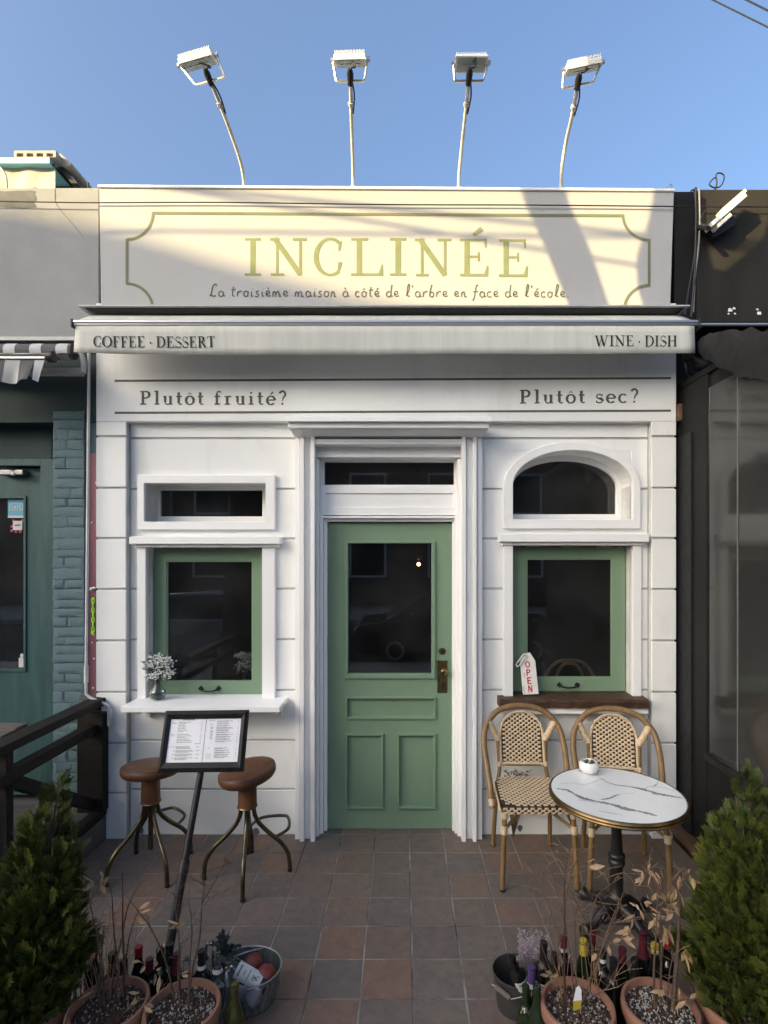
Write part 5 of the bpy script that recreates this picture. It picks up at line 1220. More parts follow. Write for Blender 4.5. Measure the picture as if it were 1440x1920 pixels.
def bistro_chair(lab, loc, rot):
    c = thing('bistro_chair', lab, 'chair', (0,0,0), 'woven bistro chairs by the marble table')
    # seat: tapered rounded slab
    def outline(inset=0.0, n=40):
        out = []
        for k in range(n):
            a = 2*pi*k/n; ca, sa = cos(a), sin(a); p = 5.0
            rr = (abs(ca)**p+abs(sa)**p)**(-1/p); x, y_ = ca*rr, sa*rr
            w = .218-.030*(y_+1)/2; out.append(((w-inset)*x, (.215-inset)*y_-.005))
        return out
    def loopz(i, z): return [(x, y_, z) for x, y_ in outline(i)]
    mb = MB(); L = [loopz(.018,.428), loopz(.002,.434), loopz(.0,.45), loopz(.002,.466), loopz(.016,.475)]
    for A, B in zip(L, L[1:]): mb.loops(A, B)
    n = 40; b = len(mb.v); mb.add(L[-1]+[(0,-.005,.473)], [(k, (k+1) % n, n) for k in range(n)]); mb.add(L[0], [tuple(range(n-1,-1,-1))])
    mb.build('seat', M['cane_dark'], c, smooth=50)
    def gtop(u, v):
        y_ = -.21+.41*v; w = .207-.030*v; return Vector(((2*u-1)*w, y_, .4752-.002*(1-(2*u-1)**2))), Vector((0,0,1))
    top = weave(MB(), gtop, 21, 21, lambda u, v: ((abs(2*u-1))**5+(abs(2*v-1))**5) < 1.02, .003)
    def gfront(u, v): return Vector(((2*u-1)*.205, -.2215, .432+.038*v)), Vector((0,-1,0))
    weave(top, gfront, 21, 3, lambda u, v: True, .003)
    for s in (-1, 1):
        def gside(u, v, s=s): return Vector((s*(.2185-.030*u+.0015), -.20+.39*u, .432+.038*v)), Vector((s,0,0))
        weave(top, gside, 20, 3, lambda u, v: True, .003)
    tag(top.build('seat_weave', M['cane'], c), kind='stuff')
    edge = [Vector((x, y_, .474)) for x, y_ in outline(.010, 80)]; edge.append(edge[0])
    for s in (-1, 1):
        P = [(s*.212,-.222,.004),(s*.205,-.214,.20),(s*.194,-.200,.437)]
        lg = bamboo(P, .0145).build('leg', M['bamboo'], c, smooth=60)
        for z, w in ((.10,.0158),(.31,.0158)): x = s*(.212-.018*z/.437); MB().tube([(x,-.218+.02*z,z-.002),(x,-.218+.02*z,z+.002)], w, 10).build('node', M['bamboo'], lg, smooth=60)
        MB().tube([(s*.2125,-.2225,.0),(s*.212,-.222,.012)], .0152, 10).build('foot_cap', M['black_plastic'], lg)
        wrap(c, (s*.2005,-.208,.315), (s*.199,-.206,.36), .0185)
        wrap(c, (s*.195,-.2005,.40), (s*.194,-.2,.43), .0165, turns=4)
        lg = bamboo([(s*.186,.252,.004),(s*.178,.225,.22),(s*.168,.20,.44)], .014).build('leg', M['bamboo'], c, smooth=60)
        MB().tube([(s*.1865,.2535,.0),(s*.186,.252,.012)], .0148, 10).build('foot_cap', M['black_plastic'], lg)
        # inner back post
        bamboo([(s*.166,.198,.44),(s*.150,.212,.52),(s*.152,.232,.62),(s*.156,.25,.72)], .0125).build('back_post', M['bamboo'], c, smooth=60)
        wrap(c, (s*.1495,.2125,.535), (s*.150,.217,.565), .0155, turns=4)
        wrap(c, (s*.160,.252,.705), (s*.215,.250,.815), .021, turns=9)
        wrap(c, (s*.154,.245,.69), (s*.157,.253,.735), .0165, turns=5)
        wrap(c, (s*.2365,-.015,.385), (s*.2378,.0,.42), .0185, turns=4)
        MB().tube([(s*.236,-.022,.372),(s*.2365,-.018,.384)], .0165, 10).build('arm_cap', M['bamboo'], c)
    # outer hoop
    hp = [(-.236,-.02,.374),(-.240,.03,.48),(-.250,.11,.60),(-.255,.18,.69),(-.235,.235,.785),(-.165,.272,.865),(-.085,.286,.897),(0,.29,.906),
          (.085,.286,.897),(.165,.272,.865),(.235,.235,.785),(.255,.18,.69),(.250,.11,.60),(.240,.03,.48),(.236,-.02,.374)]
    bamboo(hp, .0190, 12, 6).build('hoop', M['bamboo'], c, smooth=60)
    # woven back panel, leaning back, arched top
    z0, z1 = .555, .868
    def hw(z): return .140 if z < .70 else .140*max(0, 1-((z-.70)/(.868-.70))**2.6)**.5
    def gb(u, v):
        z = z0+(z1-z0)*v; return Vector(((2*u-1)*.140, .214+(z-.555)*.235-.012*(1-(2*u-1)**2)*0, z)), Vector((0,-.97,.23))
    base = MB(); rows_ = 26
    V = []
    for k in range(rows_+1):
        z = z0+(z1-z0)*k/rows_; w = max(hw(z), .01)
        for s in (-1, 1): V.append((s*w, .216+(z-.555)*.235, z))
        for s in (-1, 1): V.append((s*w, .224+(z-.555)*.235, z))
    base.add(V, [(4*k, 4*k+1, 4*k+5, 4*k+4) for k in range(rows_)]+[(4*k+2, 4*k+6, 4*k+7, 4*k+3) for k in range(rows_)]); base.build('back_panel', M['cane_dark'], c)
    bw = MB(); nv = 24; nu = 15
    keep = lambda u, v: abs(2*u-1)*.140 < hw(z0+(z1-z0)*v)-.010
    weave(bw, gb, nu, nv, keep, .003)
    tag(bw.build('back_weave', M['cane'], c), kind='stuff')
    # braided edge
    loop = [(-hw(z), z) for z in [z0+(.70-z0)*i/8 for i in range(9)]]+[(-.140*cos(a), .70+.168*max(0, sin(a))**(1/1.3)) for a in [pi*i/26 for i in range(1, 26)]]+[(hw(z), z) for z in [.70-(.70-z0)*i/8 for i in range(9)]]
    loop += [(.140-.28*i/10, z0) for i in range(1, 11)]
    q = catmull([Vector((x, .212+(z-.555)*.235, z)) for x, z in loop], 6)
    MB().tube(q, [.0088*(1+.22*sin(i*2.2)) for i in range(len(q))], 8).build('braided_edge', M['cane'], c, smooth=80)
    bamboo([(-.150,.216,.548),(0,.214,.546),(.150,.216,.548)], .009, 8).build('back_rail', M['bamboo'], c, smooth=60)
    for s in (-1, 1): wrap(c, (s*.150,.215,.548), (s*.118,.214,.547), .0125, turns=5)
    # arched braces under the seat
    for s in (-1, 1):
        bamboo([(s*.196,-.205,.34),(s*.12,-.15,.385),(s*.03,-.05,.412),(-s*.06,.07,.405),(-s*.165,.205,.35)], .0095, 8).build('brace', M['bamboo'], c, smooth=60)
        bamboo([(s*.196,-.20,.345),(s*.187,-.08,.395),(s*.180,.06,.395),(s*.170,.21,.35)], .0085, 8).build('brace', M['bamboo'], c, smooth=60)
    c.location = loc; c.rotation_euler = (0, 0, rot); return c
bistro_chair('woven cane bistro chair nearer the green door, standing clear of the table', (.775, -.405, .0055), R(0))
bistro_chair('woven cane bistro chair mostly hidden behind the marble table', (1.30, -.47, .0055), R(-11))

# ------------------------------------------------------------------ round table
tc_ = Vector((1.10, -.90, .0055)); ztab = .683
tb = thing('round_table', 'round white marble table with brass edge on a black pedestal', 'table', tc_)
Rt = .328
MB().lathe([(.001,ztab-.022),(Rt-.012,ztab-.022),(Rt-.004,ztab-.018),(Rt-.003,ztab-.003),(Rt-.006,ztab),(.001,ztab)], 72, (tc_.x, tc_.y, 0)).build('top', M['marble'], tb, smooth=30)
random.seed(12)
def vein(pts, ws, mt, k):
    q = catmull([Vector((860+x/3.13, 1280+y_/3.13, 0)) for x, y_ in pts], 8); n = len(q)
    wv = [ws[min(int(i/8), len(ws)-1)]+(ws[min(int(i/8)+1, len(ws)-1)]-ws[min(int(i/8), len(ws)-1)])*((i % 8)/8) for i in range(n)]
    V = []
    for i, v in enumerate(q):
        j = random.uniform(-.6, .6); w0, w1 = wv[i]*random.uniform(.25, .7)/3.13, wv[i]*random.uniform(.25, .7)/3.13
        a_ = G(v.x, v.y-w0+j*.4, ztab); b_ = G(v.x, v.y+w1+j*.4, ztab); V += [(a_.x, a_.y, ztab+.0006+.0002*k), (b_.x, b_.y, ztab+.0006+.0002*k)]
    MB().add(V, [(2*i, 2*i+1, 2*i+3, 2*i+2) for i in range(n-1)]).build('marble_vein', M[mt], tb)
for k, (pts, ws, mt) in enumerate((
    ([(572,622),(640,634),(720,675),(800,695),(900,716),(960,736),(1050,754),(1120,770),(1165,782)], [3,9,15,8,12,20,7,13,4], 'vein'),
    ([(790,520),(830,560),(900,595),(1010,612),(1080,626),(1160,650),(1250,667),(1315,678)], [2,2,4,6,11,14,9,3], 'vein'),
    ([(705,516),(735,521),(800,526),(828,516)], [5,8,7,2], 'vein'),
    ([(835,686),(880,681),(915,666),(942,657)], [4,8,10,3], 'vein'),
    ([(942,657),(1000,650),(1042,640)], [2,2,1.5], 'vein_faint'),
    ([(1138,612),(1162,596),(1174,570)], [4,8,3], 'vein'),
    ([(700,690),(760,696),(815,711)], [3,9,3], 'vein_faint'),
    ([(820,754),(900,769),(960,778)], [3,6,3], 'vein_faint'),
    ([(590,598),(660,590),(730,600),(790,585),(850,560)], [2,3,2,3,1.5], 'vein_faint'),
    ([(1080,626),(1130,612),(1200,618),(1270,640)], [3,4,3,2], 'vein_faint'))): vein(pts, ws, mt, k)
MB().lathe([(Rt-.012,ztab-.034),(Rt+.003,ztab-.033),(Rt+.008,ztab-.026),(Rt+.004,ztab-.020),(Rt+.009,ztab-.012),(Rt+.006,ztab-.003),(Rt-.0005,ztab+.0015),(Rt-.0035,ztab+.0005),(Rt-.0035,ztab-.005)], 72, (tc_.x, tc_.y, 0)).build('brass_edge', M['gold'], tb, smooth=50)
pf = [(.10,.655),(.10,.648),(.035,.640),(.026,.62),(.024,.55),(.028,.545),(.028,.535),(.024,.53),(.027,.44),(.031,.372),(.040,.366),(.044,.355),(.040,.344),(.034,.338),(.040,.330),(.043,.318),(.036,.306),(.032,.295),(.034,.24),(.033,.17),(.046,.155),(.050,.142),(.044,.128),(.052,.108),(.056,.085),(.048,.065),(.05,.05)]
MB().lathe(pf[::-1], 24, (tc_.x, tc_.y, .006)).build('pedestal', M['black_iron'], tb, smooth=50)
for k in range(4):
    a = R(28)+k*pi/2; e = Vector((cos(a), sin(a), 0)); b = Vector((tc_.x, tc_.y, .006))
    q = catmull([b+e*.03+Vector((0,0,.10)), b+e*.09+Vector((0,0,.095)), b+e*.15+Vector((0,0,.055)), b+e*.20+Vector((0,0,.035)), b+e*.235+Vector((0,0,.042))], 5)
    MB().tube(q, [.030,.030,.031,.030,.029,.028,.027,.026,.025,.024,.023,.022,.022,.022,.023,.024,.026,.028,.030,.031,.026], 10).build('foot', M['black_iron'], tb, smooth=60)
    MB().lathe([(.02,0),(.02,.02)], 10, b+e*.235).build('glide', M['black_plastic'], tb)
    for s in (-1, 1):
        n_ = Vector((-e.y, e.x, 0)); pts = [b+e*(.10+.028*cos(th))+n_*s*.024+Vector((0,0,.075+.024*sin(th))) for th in [i*.5 for i in range(12)]]
        MB().tube(pts, .006, 6).build('scroll', M['black_iron'], tb, smooth=60)
# succulent bowl on the table
sp = G(1104, 1449, ztab+.003); sb_ = thing('succulent_bowl', 'small white bowl of succulents on the marble table', 'planter', sp)
MB().lathe([(.020,0),(.030,.002),(.046,.014),(.054,.032),(.053,.050),(.046,.064),(.044,.066),(.042,.062),(.046,.048),(.001,.046)], 28, sp).build('bowl', M['ceramic'], sb_, smooth=50)
random.seed(4)
for (dx, dy, s) in ((-.018,.0,.02),(.015,-.01,.022),(.024,.014,.018),(-.004,.02,.018),(.002,-.022,.016)):
    c = sp+Vector((dx, dy, .050))
    for k in range(9):
        a = k*2.4; r = s*(.35+.07*k); tip = c+Vector((cos(a)*r, sin(a)*r, s*(1.0-.07*k)+.004)); md = c.lerp(tip, .55)+Vector((0,0,.002))
        w = Vector((-sin(a), cos(a), 0))*s*.26
        MB().add([c, md+w, tip, md-w, md+Vector((0,0,s*.16))], [(0,1,4),(1,2,4),(2,3,4),(3,0,4)]).build('succulent_leaf', M['succulent'], sb_)

# ------------------------------------------------------------------ vases with small white flowers
def vase(lab, loc, seed, h=.115, spread=1.0):
    t = thing('flower_vase', lab, 'vase', loc); L = Vector(loc); random.seed(seed)
    k = h/.115
    MB().lathe([(.001,.002),(.026*k,.002),(.044*k,.012*k),(.052*k,.036*k),(.046*k,.062*k),(.028*k,.086*k),(.021*k,.104*k),(.026*k,.135*k),(.024*k,.135*k),(.019*k,.104*k),(.026*k,.085*k),(.043*k,.061*k),(.049*k,.036*k),(.041*k,.014*k),(.001,.007)], 28, L).build('glass', M['gl_clear'], t, smooth=50)
    MB().lathe([(.001,.0085),(.0395*k,.0155*k),(.0475*k,.036*k),(.0445*k,.054*k),(.001,.0545*k)], 24, L).build('water', M['gl_clear'], t, smooth=50)
    st = MB(); fl_ = MB(); gr = MB()
    for i in range(44):
        a = random.uniform(0, 2*pi); rr = random.uniform(.01, .095)*spread; top = L+Vector((cos(a)*rr+.018*spread, sin(a)*rr*.75-.01, h+random.uniform(.06, .195)-rr*.5))
        b0 = L+Vector((random.uniform(-.016,.016)*k, random.uniform(-.016,.016)*k, .02)); nk = L+Vector((random.uniform(-.012,.012)*k, random.uniform(-.012,.012)*k, .118*k))
        st.tube([b0, nk, nk.lerp(top, .5)+Vector((0,0,.012)), top], .0012, 4, cap=False)
        for _ in range(8):
            c = top+Vector((random.gauss(0,.014), random.gauss(0,.014), random.gauss(0,.011))); s = random.uniform(.0045, .0078)
            st.tube([top-Vector((0,0,.02)), c], .0005, 3, cap=False)
            for p in range(4): 
                d1 = Vector((random.uniform(-1,1), random.uniform(-1,1), random.uniform(-.6,1))).normalized(); w = d1.orthogonal().normalized()*s*.6
                fl_.add([c, c+d1*s*.7+w, c+d1*s*1.5, c+d1*s*.7-w], [(0,1,2,3)])
    for i in range(10):
        a = random.uniform(.6*pi, 1.25*pi) if i < 7 else random.uniform(0, 2*pi); rr = random.uniform(.05, .115)*spread; top = L+Vector((cos(a)*rr, sin(a)*rr*.5, h+random.uniform(.07, .20)))
        nk = L+Vector((0, 0, .115*k)); q = catmull([nk, nk.lerp(top, .5)+Vector((0,0,.02)), top], 6); gr.tube(q, .0013, 4, cap=False)
        for j in range(3, len(q)):
            for s in (-1, 1):
                d1 = Vector((random.uniform(-1,1), random.uniform(-.7,.7), random.uniform(-.1,1))).normalized(); w = d1.orthogonal().normalized()*.0035
                gr.add([q[j], q[j]+d1*.009+w, q[j]+d1*.019, q[j]+d1*.009-w], [(0,1,2,3)])
    tag(st.build('stems', M['stem'], t), kind='stuff'); tag(fl_.build('blossoms', M['white_petal'], t), kind='stuff'); tag(gr.build('greenery', M['euca'], t), kind='stuff')
    return t
p = G(296, 1312, .938); vase('clear glass vase of small white flowers on the left white sill', (p.x, p.y, .9395), 1)
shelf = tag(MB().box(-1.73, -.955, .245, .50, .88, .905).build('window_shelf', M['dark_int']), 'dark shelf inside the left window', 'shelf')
p = PD(458, 1278, 4.02); vase('vase of white flowers standing inside the left window', (p.x, p.y, .907), 2, .105, .7)
# OPEN tag
y = -.02; z0_ = .955
tg = thing('open_tag', 'white OPEN tag with cord leaning on the right window', 'sign', PY(993, 1300, y))
def tp3(px, py, w=0.0): q = PY(px, py, y); t_ = (q.z-z0_)/.28; return Vector((q.x, y+.055*t_-w, q.z))
poly = [(980.5,1302),(1009.5,1300.5),(1006,1241),(997,1226),(984,1228),(977,1241)]
V = [tp3(*q) for q in poly]+[tp3(*q, .012) for q in poly]; n = 6
MB().add(V, [tuple(range(n)), tuple(range(2*n-1,n-1,-1))]+[((i+1) % n, i, n+i, n+(i+1) % n) for i in range(n)]).build('board', M['tagwhite'], tg, bevel=.0015)
SA = sans(.17)
for ch, cx, cy in (('O',991.3,1247.5),('P',992,1262.0),('E',993,1276.5),('N',994.3,1291)):
    wd, st = SA[ch]; m_ = MB()
    strokes_to(m_, st, lambda x, yy, k: tp3(cx+(x/wd-.5)*9.6, cy+5.8-yy*11.8, .0128+.0002*k), 0); m_.build('letter', M['red_ink'], tg)
MB().tube(catmull([tp3(990,1232,.014), tp3(983,1228,.03), tp3(974,1240,.022), tp3(969,1247,.02), tp3(972,1251,.02), tp3(979,1243,.025), tp3(989,1233,.016), tp3(1000,1234,.0), tp3(990,1232,.014)], 5), .0045, 6).build('cord', M['rope'], tg, smooth=60)
MB().tube(catmull([tp3(984,1262,.014), tp3(982,1290,.016), PY(984,1303,-.115), PY(983,1322,-.125)], 5), .0012, 4).build('wire', M['cable'], tg)
# inside: bentwood chair back behind the right window, pendant lamp
def bent_chair():
    t = thing('bentwood_chair', 'bentwood chair back seen through the right window', 'chair', (X_(1070,.38), .38, 0))
    x0 = X_(1068, .38); zb_ = .62; y = .38
    def hoop(w, ztop, r, nm, dy=0): MB().tube(catmull([(x0-w, y+dy, .46), (x0-w*1.02, y+dy, ztop-.22), (x0-w*.9, y+dy, ztop-.09), (x0-w*.5, y+dy, ztop-.015), (x0, y+dy, ztop), (x0+w*.5, y+dy, ztop-.015), (x0+w*.9, y+dy, ztop-.09), (x0+w*1.02, y+dy, ztop-.22), (x0+w, y+dy, .46)], 6), r, 8).build(nm, M['bamboo'], t, smooth=60)
    hoop(.185, Z_(1238,.38), .0125, 'hoop'); hoop(.105, Z_(1244,.38), .011, 'inner_hoop', .004)
    MB().lathe([(.001,.44),(.19,.44),(.20,.45),(.19,.465),(.001,.465)], 28, (x0, y+.19, 0)).build('seat', M['bamboo'], t, smooth=40)
    for (a, b) in ((-.16,.02),(.16,.02),(-.15,.34),(.15,.34)): MB().tube([(x0+a, y+b, .0), (x0+a*.9, y+b, .44)], .014, 8).build('leg', M['bamboo'], t, smooth=60)
bent_chair()
p = PD(785, 1058, 6.0); pt = thing('pendant_lamp', 'small warm lamp glowing inside behind the door glass', 'lamp', p)
MB().ball(p, .02).build('bulb', M['bulb'], pt, smooth=60)
MB().lathe([(.02,.05),(.03,.06),(.03,.09),(.01,.10)], 12, p).build('socket', M['brass'], pt, smooth=40)
MB().tube([p+Vector((0,0,.1)), Vector((p.x, p.y, 2.929))], .004, 6).build('flex', M['cable'], pt)

# ------------------------------------------------------------------ potted plants in the foreground
def pot_mesh(t, c, R_, h, wall=.012, m='terracotta'):
    rb = R_*.70
    return MB().lathe([(.001,0),(rb,0),(rb+.004,.004),(R_*.93,h*.80),(R_*.94,h*.815),(R_,h*.82),(R_+.002,h*.90),(R_,h-.004),(R_-.003,h),(R_-wall,h),(R_-wall-.002,h-.006),(R_-wall-.01,h*.6),(.001,h*.6)], 48, c).build('pot', M[m], t, smooth=40)
def soil(t, c, R_, z, seed, nchip=420, white=.45):
    random.seed(seed); n = 32
    mb = MB(); V = [c+Vector((0,0,z+.012))]
    for r in (.35, .7, 1.0):
        for k in range(n): a = 2*pi*k/n; V.append(c+Vector((cos(a)*R_*r, sin(a)*R_*r, z+.012*(1-r)+random.uniform(-.003, .004))))
    F = [(0, 1+k, 1+(k+1) % n) for k in range(n)]
    for q in (0, 1): F += [(1+q*n+k, 1+(q+1)*n+k, 1+(q+1)*n+(k+1) % n, 1+q*n+(k+1) % n) for k in range(n)]
    s = mb.add(V, F).build('soil', M['soil'], t, smooth=80)
    a_, b_ = MB(), MB()
    for i in range(nchip):
        a = random.uniform(0, 2*pi); rr = R_*random.random()**.5*.96; q = c+Vector((cos(a)*rr, sin(a)*rr, z+.010*(1-rr/R_)+random.uniform(.001, .006)))
        dn = .5+.5*sin(q.x*60)*sin(q.y*70); u = random.random() < white*(.4+1.0*dn)
        s1 = random.uniform(.0022, .0062) if u else random.uniform(.003, .009)
        E = Euler((random.uniform(0,6), random.uniform(0,6), random.uniform(0,6))).to_matrix()
        (a_ if u else b_).obox(q, s1*1.5, s1, s1*.7, E)
    tag(a_.build('perlite', M['perlite'], t), kind='stuff'); tag(b_.build('bark_mulch', M['bark_chip'], t), kind='stuff')

def arborvitae(lab, px, py_top, rim_px, rim_py, R_, hpot, lean, seed, rad, nspray=3900):
    c = G(rim_px, rim_py, hpot); c.z = .0055 if abs(c.x) < 1.9 else 0
    t = thing('potted_arborvitae', lab, 'potted tree', c, 'potted arborvitae flanking the terrace')
    pot_mesh(t, c, R_, hpot); soil(t, c, R_-.013, hpot-.035, seed, 260, .5)
    d = c.y+CAM_D; top = PD(px, py_top, d); base = Vector((c.x, c.y, hpot-.03)); ax = top-base; Hh = ax.length
    MB().tube([base-Vector((0,0,.02)), base.lerp(top, .4)+Vector((.01,0,0)), base.lerp(top, .93)], [.022,.014,.004], 8).build('trunk', M['trunk'], t, smooth=60)
    random.seed(seed+5); cr = MB(); br = MB(); tint = []
    def prof(s): return rad*(min(1, (s+.10)/.22)**.6)*(1-.97*max(0, (s-.15)/.85)**1.7)
    def spray(p, out, up, L, tv=.4):
        """flat fern-like frond: axis with paired scale branchlets"""
        ax_ = (out*.75+up*.85+Vector((random.gauss(0,.22), random.gauss(0,.22), random.gauss(0,.18)))).normalized()
        side = ax_.cross(Vector((random.uniform(-1,1), random.uniform(-1,1), random.uniform(-.4,.4)))).normalized()
        nb_ = 8
        def blade(a, b, w, f=0):
            dd = (b-a); n_ = dd.cross(side.cross(ax_)).normalized()*w
            if n_.length < 1e-6: n_ = side*w
            m2 = a.lerp(b, .45); cr.add([a, m2+n_, b, m2-n_], [(0,1,2,3)]); tint.append(min(1, max(0, tv+.62*(f-.45)+random.uniform(-.16,.16))))
        blade(p, p+ax_*L, L*.035)
        for k in range(nb_):
            f = .18+.72*k/nb_; q = p+ax_*L*f
            for s in (-1, 1):
                dd = (ax_*.85+side*s*(.62+random.uniform(-.15,.15))).normalized(); l2 = L*(.42*(1-f*.55))*random.uniform(.8, 1.2); e = q+dd*l2
                blade(q, e, l2*.085, f)
                if k < 4:
                    for s2 in (-1, 1): d3 = (dd*.8+side*s2*.5+ax_*.2).normalized(); q3 = q.lerp(e, .5); blade(q3, q3+d3*l2*.5, l2*.06, f+.25)
    # several leaders and side lobes make an uneven, gappy outline
    lobes = [(base, top, rad*.62, 1.0)]
    for i in range(9):
        a = i*2*pi/9+random.uniform(-.3,.3); hgt = random.uniform(.42, .90); off = rad*random.uniform(.34, .62)*(1-.45*hgt)
        b0_ = base+Vector((cos(a)*rad*.42, sin(a)*rad*.42, .0)); t_ = base+ax*hgt+Vector((cos(a)*off, sin(a)*off, 0)); lobes.append((b0_, t_, rad*random.uniform(.34, .50), .8))
    for i in range(7):
        a = random.uniform(0, 2*pi); hgt = random.uniform(.08, .5); q_ = base+ax*hgt*.5+Vector((cos(a), sin(a), 0))*rad*.45
        lobes.append((q_, q_+Vector((cos(a)*rad*.55, sin(a)*rad*.55, .12)), rad*.22, .35))
    wsum = [l[3] for l in lobes]
    for i in range(nspray):
        lb = random.choices(lobes, wsum)[0]; s = random.random()**1.1; a = random.uniform(0, 2*pi)
        rr = lb[2]*(min(1, (s+.08)/.25)**.6)*(1-.95*max(0, (s-.2)/.8)**1.6)*(1+.16*sin(3*a+9*s+lb[2]*90))
        out = Vector((cos(a), sin(a), 0)); p = lb[0].lerp(lb[1], s)+out*rr*(1-.45*random.random()**1.6); L = random.uniform(.042, .095)*(1-.2*s)
        big = i % 4 == 0 and s < .8                       # every fourth is a long new frond standing clear of the rest
        if big: L = random.uniform(.070, .115)*(1-.2*s); p = lb[0].lerp(lb[1], s)+out*rr*.98
        spray(p, (p-(base+ax*max(0, min(1, (p.z-base.z)/Hh))))*(1/max(rad, .01))*.8+out*.45, Vector((0,0,1)), L, (lobes.index(lb)*.37 % 1)*.22+random.random()*.38+(.14 if big else 0))
    for i in range(90):
        s = random.random()*.9; a = random.uniform(0, 2*pi); R2 = prof(s)*.75; q0 = base+ax*s*.85; br.tube([q0, q0+Vector((cos(a)*R2*.5, sin(a)*R2*.5, .03)), base+ax*s+Vector((cos(a)*R2, sin(a)*R2, .03))], .0018, 4, cap=False)
    cro = cr.build('crown', M['thuja'], t); cro.data.attributes.new('tint', 'FLOAT', 'FACE').data.foreach_set('value', tint); tag(cro, kind='stuff'); tag(br.build('branchlets', M['twig'], t), kind='stuff')
    return t
arborvitae('green arborvitae in a terracotta pot at the left edge, below the railing', 112, 1472, 22, 1888, .185, .26, 0, 40, .245)
arborvitae('green arborvitae in a terracotta pot at the right edge, below the tinted window', 1405, 1458, 1412, 1880, .185, .26, 0, 60, .235)

def dry_leaf(p, d, L, wd, par, mt='leaf_dry'):
    L *= 1.0; wd *= 1.02; d = Vector(d).normalized(); s = d.cross(Vector((random.uniform(-1,1), random.uniform(-1,1), random.uniform(-1,1)))).normalized(); n_ = s.cross(d)
    V = []; cur = random.uniform(.05, .28)
    for (f, w) in ((0,.04),(.22,.62),(.45,1),(.7,.72),(1,.02)):
        c = p+d*L*f+n_*L*cur*(f*f-.3*f)
        V += [c+s*wd*w*.5+n_*wd*w*.22, c-n_*wd*.02, c-s*wd*w*.5+n_*wd*w*.22]
    F = []
    for i in range(4): F += [(3*i, 3*i+1, 3*i+4, 3*i+3), (3*i+1, 3*i+2, 3*i+5, 3*i+4)]
    return MB().add(V, F).build('leaf', M[mt], par, smooth=70)
def leaf_cluster(rows_, d, t, jd=.03):
    for (x, y_, dx, dz, L) in rows_:
        L = min(L, .062)
        for k in range(3 if L > .035 else 2):
            q = PD(x+(random.uniform(-9, 9) if k else 0), y_+(random.uniform(-9, 9) if k else 0), d+random.uniform(-jd, jd))
            dry_leaf(q, (dx+(random.uniform(-.9, .9) if k else 0), random.uniform(-.5, .2), dz+(random.uniform(-.9, .6) if k else 0)), L*(1.1 if k == 0 else random.uniform(.6, 1.0)), L*random.uniform(.28, .36), t)
def stem_px(pts, d, r0, r1, par, mt, dj=.0, name='stem'):
    P = [PD(x, y_, d+dj*i) for i, (x, y_) in enumerate(pts)]; q = catmull(P, 4); n = len(q)-1
    MB().tube(q, [r0+(r1-r0)*i/n for i in range(n+1)], 6).build(name, M[mt], par, smooth=60); return q
def twigs(mb, q, n, L, spread, r=.0011, up=.5):
    for _ in range(n):
        p = q[random.randint(len(q)//3, len(q)-1)]; d = Vector((random.uniform(-1,1)*spread, random.uniform(-1,1)*spread*.6, random.uniform(-.1, 1)*up+.2)).normalized()
        e = p+d*L*random.uniform(.4, 1); md = p.lerp(e, .5)+Vector((random.uniform(-.1,.1), 0, random.uniform(-.05,.1)))*L; mb.tube([p, md, e], [r, r*.8, r*.5], 4, cap=False)
        if random.random() < .6: e2 = md+Vector((random.uniform(-1,1), random.uniform(-.5,.5), random.uniform(0,1))).normalized()*L*.35; mb.tube([md, e2], [r*.7, r*.4], 4, cap=False)
def drypot(lab, px, py, R_, h, seed, white):
    c = G(px, py, h); c.z = .0055
    t = thing('dry_potted_plant', lab, 'potted plant', c, 'terracotta pots of dry plants')
    pot_mesh(t, c, R_, h); soil(t, c, R_-.013, h-.03, seed, 520, white); random.seed(seed); return t, c
hP = .25
# left pot 1: nandina with tan leaves
t, c = drypot('terracotta pot of dry tan-leaved nandina beside the left arborvitae', 205, 1884, .136, hP, 3, .35); d = c.y+CAM_D
tw = MB()
L1 = [[(186,1880),(188,1820),(192,1770),(196,1735)], [(196,1885),(192,1830),(182,1760),(170,1700),(158,1650)], [(214,1878),(222,1820),(216,1770),(212,1720),(208,1670),(190,1632)],
      [(233,1880),(232,1800),(230,1730),(230,1668),(229,1635)], [(205,1880),(214,1820),(228,1760),(240,1700),(262,1660),(288,1640)], [(190,1878),(170,1800),(140,1770),(100,1772),(70,1768)], [(222,1878),(236,1800),(244,1750),(262,1700)]]
qs = [stem_px(p_, d, .0042, .0012, t, 'twig_red' if k == 3 else 'twig', .01*(-1)**k) for k, p_ in enumerate(L1)]
for q in qs: twigs(tw, q, 7, .11, 1)
for k in range(26): stub = PD(random.uniform(165,245), random.uniform(1840,1885), d); e = stub+Vector((random.uniform(-.07,.07), random.uniform(-.05,.05), random.uniform(.08,.30))); tw.tube([stub, stub.lerp(e,.5)+Vector((random.uniform(-.02,.02),0,.01)), e], .0011, 4, cap=False)
tag(tw.build('twigs', M['straw'], t), kind='stuff')
